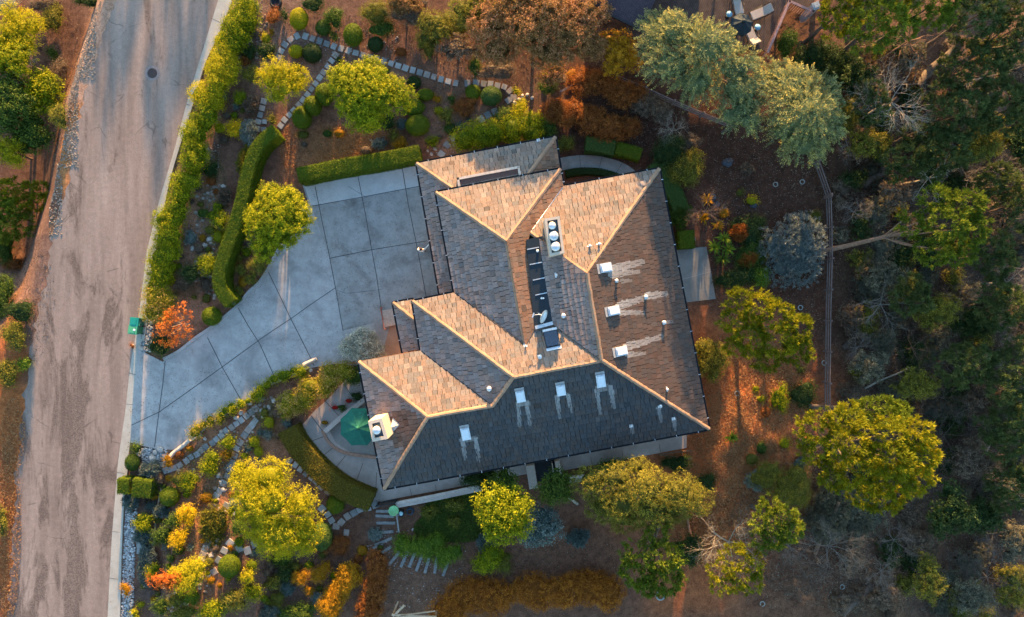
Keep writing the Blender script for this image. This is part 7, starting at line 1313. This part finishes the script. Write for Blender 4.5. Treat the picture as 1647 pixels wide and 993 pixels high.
# ------------------------------------------------------------------ loose stuff on the ground
def scatter(name, regions, n, L, W, mat, label, seed, lift=.02, flat=.35):
    r = np.random.default_rng(seed); w_ = np.array([a * b for _, _, a, b in regions], float); w_ /= w_.sum(); k = r.choice(len(regions), n, p=w_); Rg = np.array(regions, float)[k]
    a = r.uniform(0, 2 * math.pi, n); q = np.sqrt(r.random(n)); px = Rg[:, 0] + Rg[:, 2] * q * np.cos(a); py = Rg[:, 1] + Rg[:, 3] * q * np.sin(a)
    x, y = (px - 823.5) * M, (496.5 - py) * M; z = hgt(x, y); sc = (CAM_H - z) / CAM_H; x, y = x * sc, y * sc; z = hgt(x, y)
    C = np.stack([x, y, z + r.uniform(.0, lift, n) + .015], -1); N = unit(r.normal(size=(n, 3)) * flat + np.array([0, 0, 1.0])); V = rhombs(C, N, L, W, r)
    o = quads_mesh(name, V, r.random(n), mat); tag(o, label, name.replace('_', ' '), None, 'stuff'); return o
soilreg = [(430, 60, 70, 60), (620, 60, 130, 40), (760, 100, 120, 60), (700, 200, 60, 50), (560, 230, 100, 50), (330, 330, 40, 150), (300, 430, 50, 70), (400, 450, 30, 60), (1150, 260, 150, 110), (1240, 400, 110, 220), (1000, 200, 120, 50), (620, 930, 90, 60), (850, 900, 170, 60), (430, 930, 150, 60), (320, 830, 70, 110), (400, 720, 60, 60), (1450, 500, 200, 480), (1250, 800, 160, 180), (40, 480, 50, 110), (90, 150, 30, 150)]
scatter('leaf_litter', soilreg, 60000, .10, .045, leafmat('litter', (.03, .02, .015), (.13, .085, .06), (.36, .27, .19), .05), 'fallen brown leaves and bark chips spread over the soil', 1)
scatter('dry_grass', [(1200, 640, 80, 110), (1240, 760, 90, 60), (1160, 690, 50, 60), (1120, 850, 90, 60), (1150, 790, 80, 50), (1240, 640, 70, 90), (545, 232, 60, 28), (470, 240, 20, 40), (15, 850, 20, 150), (22, 700, 20, 60)], 60000, .16, .03, leafmat('dry_grass_blades', (.16, .07, .03), (.42, .21, .09), (.60, .36, .17), .2), 'short dry orange brown grass on the sunny slopes', 2, .10, .9)
scatter('scrub_grass', [(1450, 250, 90, 180), (1530, 500, 150, 300), (1430, 850, 260, 140), (1600, 700, 60, 280)], 70000, .22, .03, leafmat('scrub_blades', (.05, .04, .03), (.17, .13, .10), (.32, .26, .20), .1), 'dead grass and fine twigs over the eastern slope', 3, .25, 1.2)
scatter('ground_cover', [(740, 830, 62, 42), (700, 850, 34, 24), (770, 800, 40, 20)], 26000, .09, .06, GREEN, 'dense dark green ground cover on the bank below the terrace', 4, .22, .5)
scatter('rockery_plants', [(440, 680, 30, 30), (420, 660, 30, 20), (330, 760, 40, 40), (330, 860, 30, 46), (460, 650, 26, 16), (300, 450, 30, 30), (345, 330, 22, 90)], 16000, .09, .03, leafmat('creeper', (.06, .06, .03), (.18, .16, .07), (.34, .27, .14), .2), 'low dry creeping plants between the garden stones', 5, .14, .8)
def pebbles(name, regions, n, rad, mat, label, seed):
    r = np.random.default_rng(seed); w_ = np.array([a * b for _, _, a, b in regions], float); w_ /= w_.sum(); k = r.choice(len(regions), n, p=w_); Rg = np.array(regions, float)[k]; u = r.uniform(-1, 1, (n, 2))
    px = Rg[:, 0] + Rg[:, 2] * u[:, 0]; py = Rg[:, 1] + Rg[:, 3] * u[:, 1]; x, y = (px - 823.5) * M, (496.5 - py) * M; z = hgt(x, y); s_ = rad * r.uniform(.5, 1.5, n); ca = r.uniform(0, 3.14, n); Q = []
    base = np.array([[1, 0, .2], [.4, .8, .2], [-.5, .75, .2], [-1, 0, .2], [-.5, -.8, .2], [.5, -.75, .2]]); top = base * np.array([.55, .55, 1]) + np.array([0, 0, .5])
    def pt(b): return np.stack([x + s_ * (b[0] * np.cos(ca) - b[1] * np.sin(ca)), y + s_ * (b[0] * np.sin(ca) + b[1] * np.cos(ca)) * .85, z + s_ * b[2]], -1)
    B = [pt(b) for b in base]; B0 = [b - np.array([0, 0, 1]) * (s_ * .3)[:, None] for b in B]; T = [pt(b) for b in top]
    for i in range(6): Q.append(np.stack([B[i], B[(i + 1) % 6], T[(i + 1) % 6], T[i]], 1))
    for i in range(6): Q.append(np.stack([B0[i], B0[(i + 1) % 6], B[(i + 1) % 6], B[i]], 1))
    Q.append(np.stack([T[0], T[1], T[2], T[3]], 1)); Q.append(np.stack([T[0], T[3], T[4], T[5]], 1)); c = r.random(n)
    o = quads_mesh(name, np.vstack(Q), np.tile(c, 14), mat); tag(o, label, 'pebbles', None, 'stuff')
PEB = leafmat('pebble_stone', (.10, .10, .11), (.40, .39, .38), (.70, .68, .66), 0.0, .8)
ys = list(range(800, 1000, 10)); pebbles('white_pebbles', [(byrow(GR, y) + 13, y, 9, 6) for y in ys] + [(248, 735, 20, 14), (240, 755, 10, 12), (232, 728, 12, 6), (236, 548, 8, 18), (240, 525, 6, 10)], 2600, .065, PEB, 'strip of white and grey pebbles beside the kerb', 6)
pebbles('gravel', [(330, 380, 14, 90), (345, 290, 10, 60), (400, 60, 24, 60), (360, 60, 4, 60), (680, 930, 70, 50), (640, 880, 50, 30), (440, 650, 24, 22), (350, 870, 10, 70), (300, 965, 20, 26), (730, 220, 30, 30), (690, 850, 16, 40), (350, 170, 6, 80), (305, 400, 20, 60), (560, 75, 80, 30)], 1500, .042, leafmat('gravel_stone', (.10, .09, .08), (.30, .26, .23), (.55, .50, .46), 0.0, .9), 'scattered pale gravel bits on the bare garden soil', 7)
pebbles('rubble', [(330, 380, 16, 80), (345, 290, 12, 50), (352, 440, 20, 40), (405, 70, 26, 50), (360, 760, 14, 30), (385, 740, 8, 40), (348, 850, 9, 50), (338, 920, 14, 30), (300, 965, 20, 26), (430, 655, 24, 16), (380, 700, 30, 10), (300, 760, 30, 8)], 520, .13, leafmat('rubble_stone', (.12, .09, .07), (.27, .21, .17), (.45, .37, .31), 0.0, .9), 'rough pale rubble stones on the garden terraces', 11)
scatter('driveway_litter', [(40, 620, 8, 300), (110, 300, 10, 200), (175, 900, 6, 100), (350, 640, 120, 50), (500, 560, 60, 40), (500, 320, 20, 30), (420, 470, 20, 20), (680, 280, 20, 16), (250, 600, 30, 100), (215, 700, 10, 60), (600, 420, 90, 90)], 1500, .07, .04, leafmat('litter', (0, 0, 0), (0, 0, 0)), 'dry leaves blown onto the driveway and road edge', 12, .02, .3)
bpy.data.objects['driveway_litter'].location.z = .035
pebbles('road_gravel', [(128, 60, 26, 70), (112, 180, 14, 90), (90, 320, 10, 60)], 2600, .05, leafmat('grit', (.13, .10, .08), (.26, .21, .17), (.38, .32, .27), 0.0, .9), 'loose gravel on the verge left of the road', 8)
NORTH = [(1200, -130, 46, 4.0, 'pine behind the neighbour deck'), (1120, -150, 46, 4.0, 'pine behind the neighbour house'), (1280, -120, 40, 4.0, 'pine behind the deck corner'), (190, -880, 44, 4.9, 'pine north west of the road bend, the left one'), (262, -900, 36, 5.8, 'pine north west of the road bend, the middle one'), (318, -870, 46, 5.1, 'pine north west of the road bend, the right one'), (160, -700, 36, 3.6, 'pine beside the verge north of the picture'),  # the deck pines are out of view, added to shade the deck
 (1370, -80, 60, 8, 'tall pine north of the deck, left one'), (1450, -60, 60, 9, 'tall pine north of the deck, middle one'), (1540, -90, 70, 9, 'tall pine north of the deck, right one'), (1640, -60, 70, 9, 'tall pine beyond the top right corner')]
# ------------------------------------------------------------------ trees standing north of the picture, whose shade falls across it
for x, y, a, h, lb in NORTH if 'NORTH' in globals() else []: tree('pine_tree', x, y, a, a, h, 'pine', PINED, lb, n=8, q=.4, leaf=.2, group='pines north of the gardens', ch=h * .75)
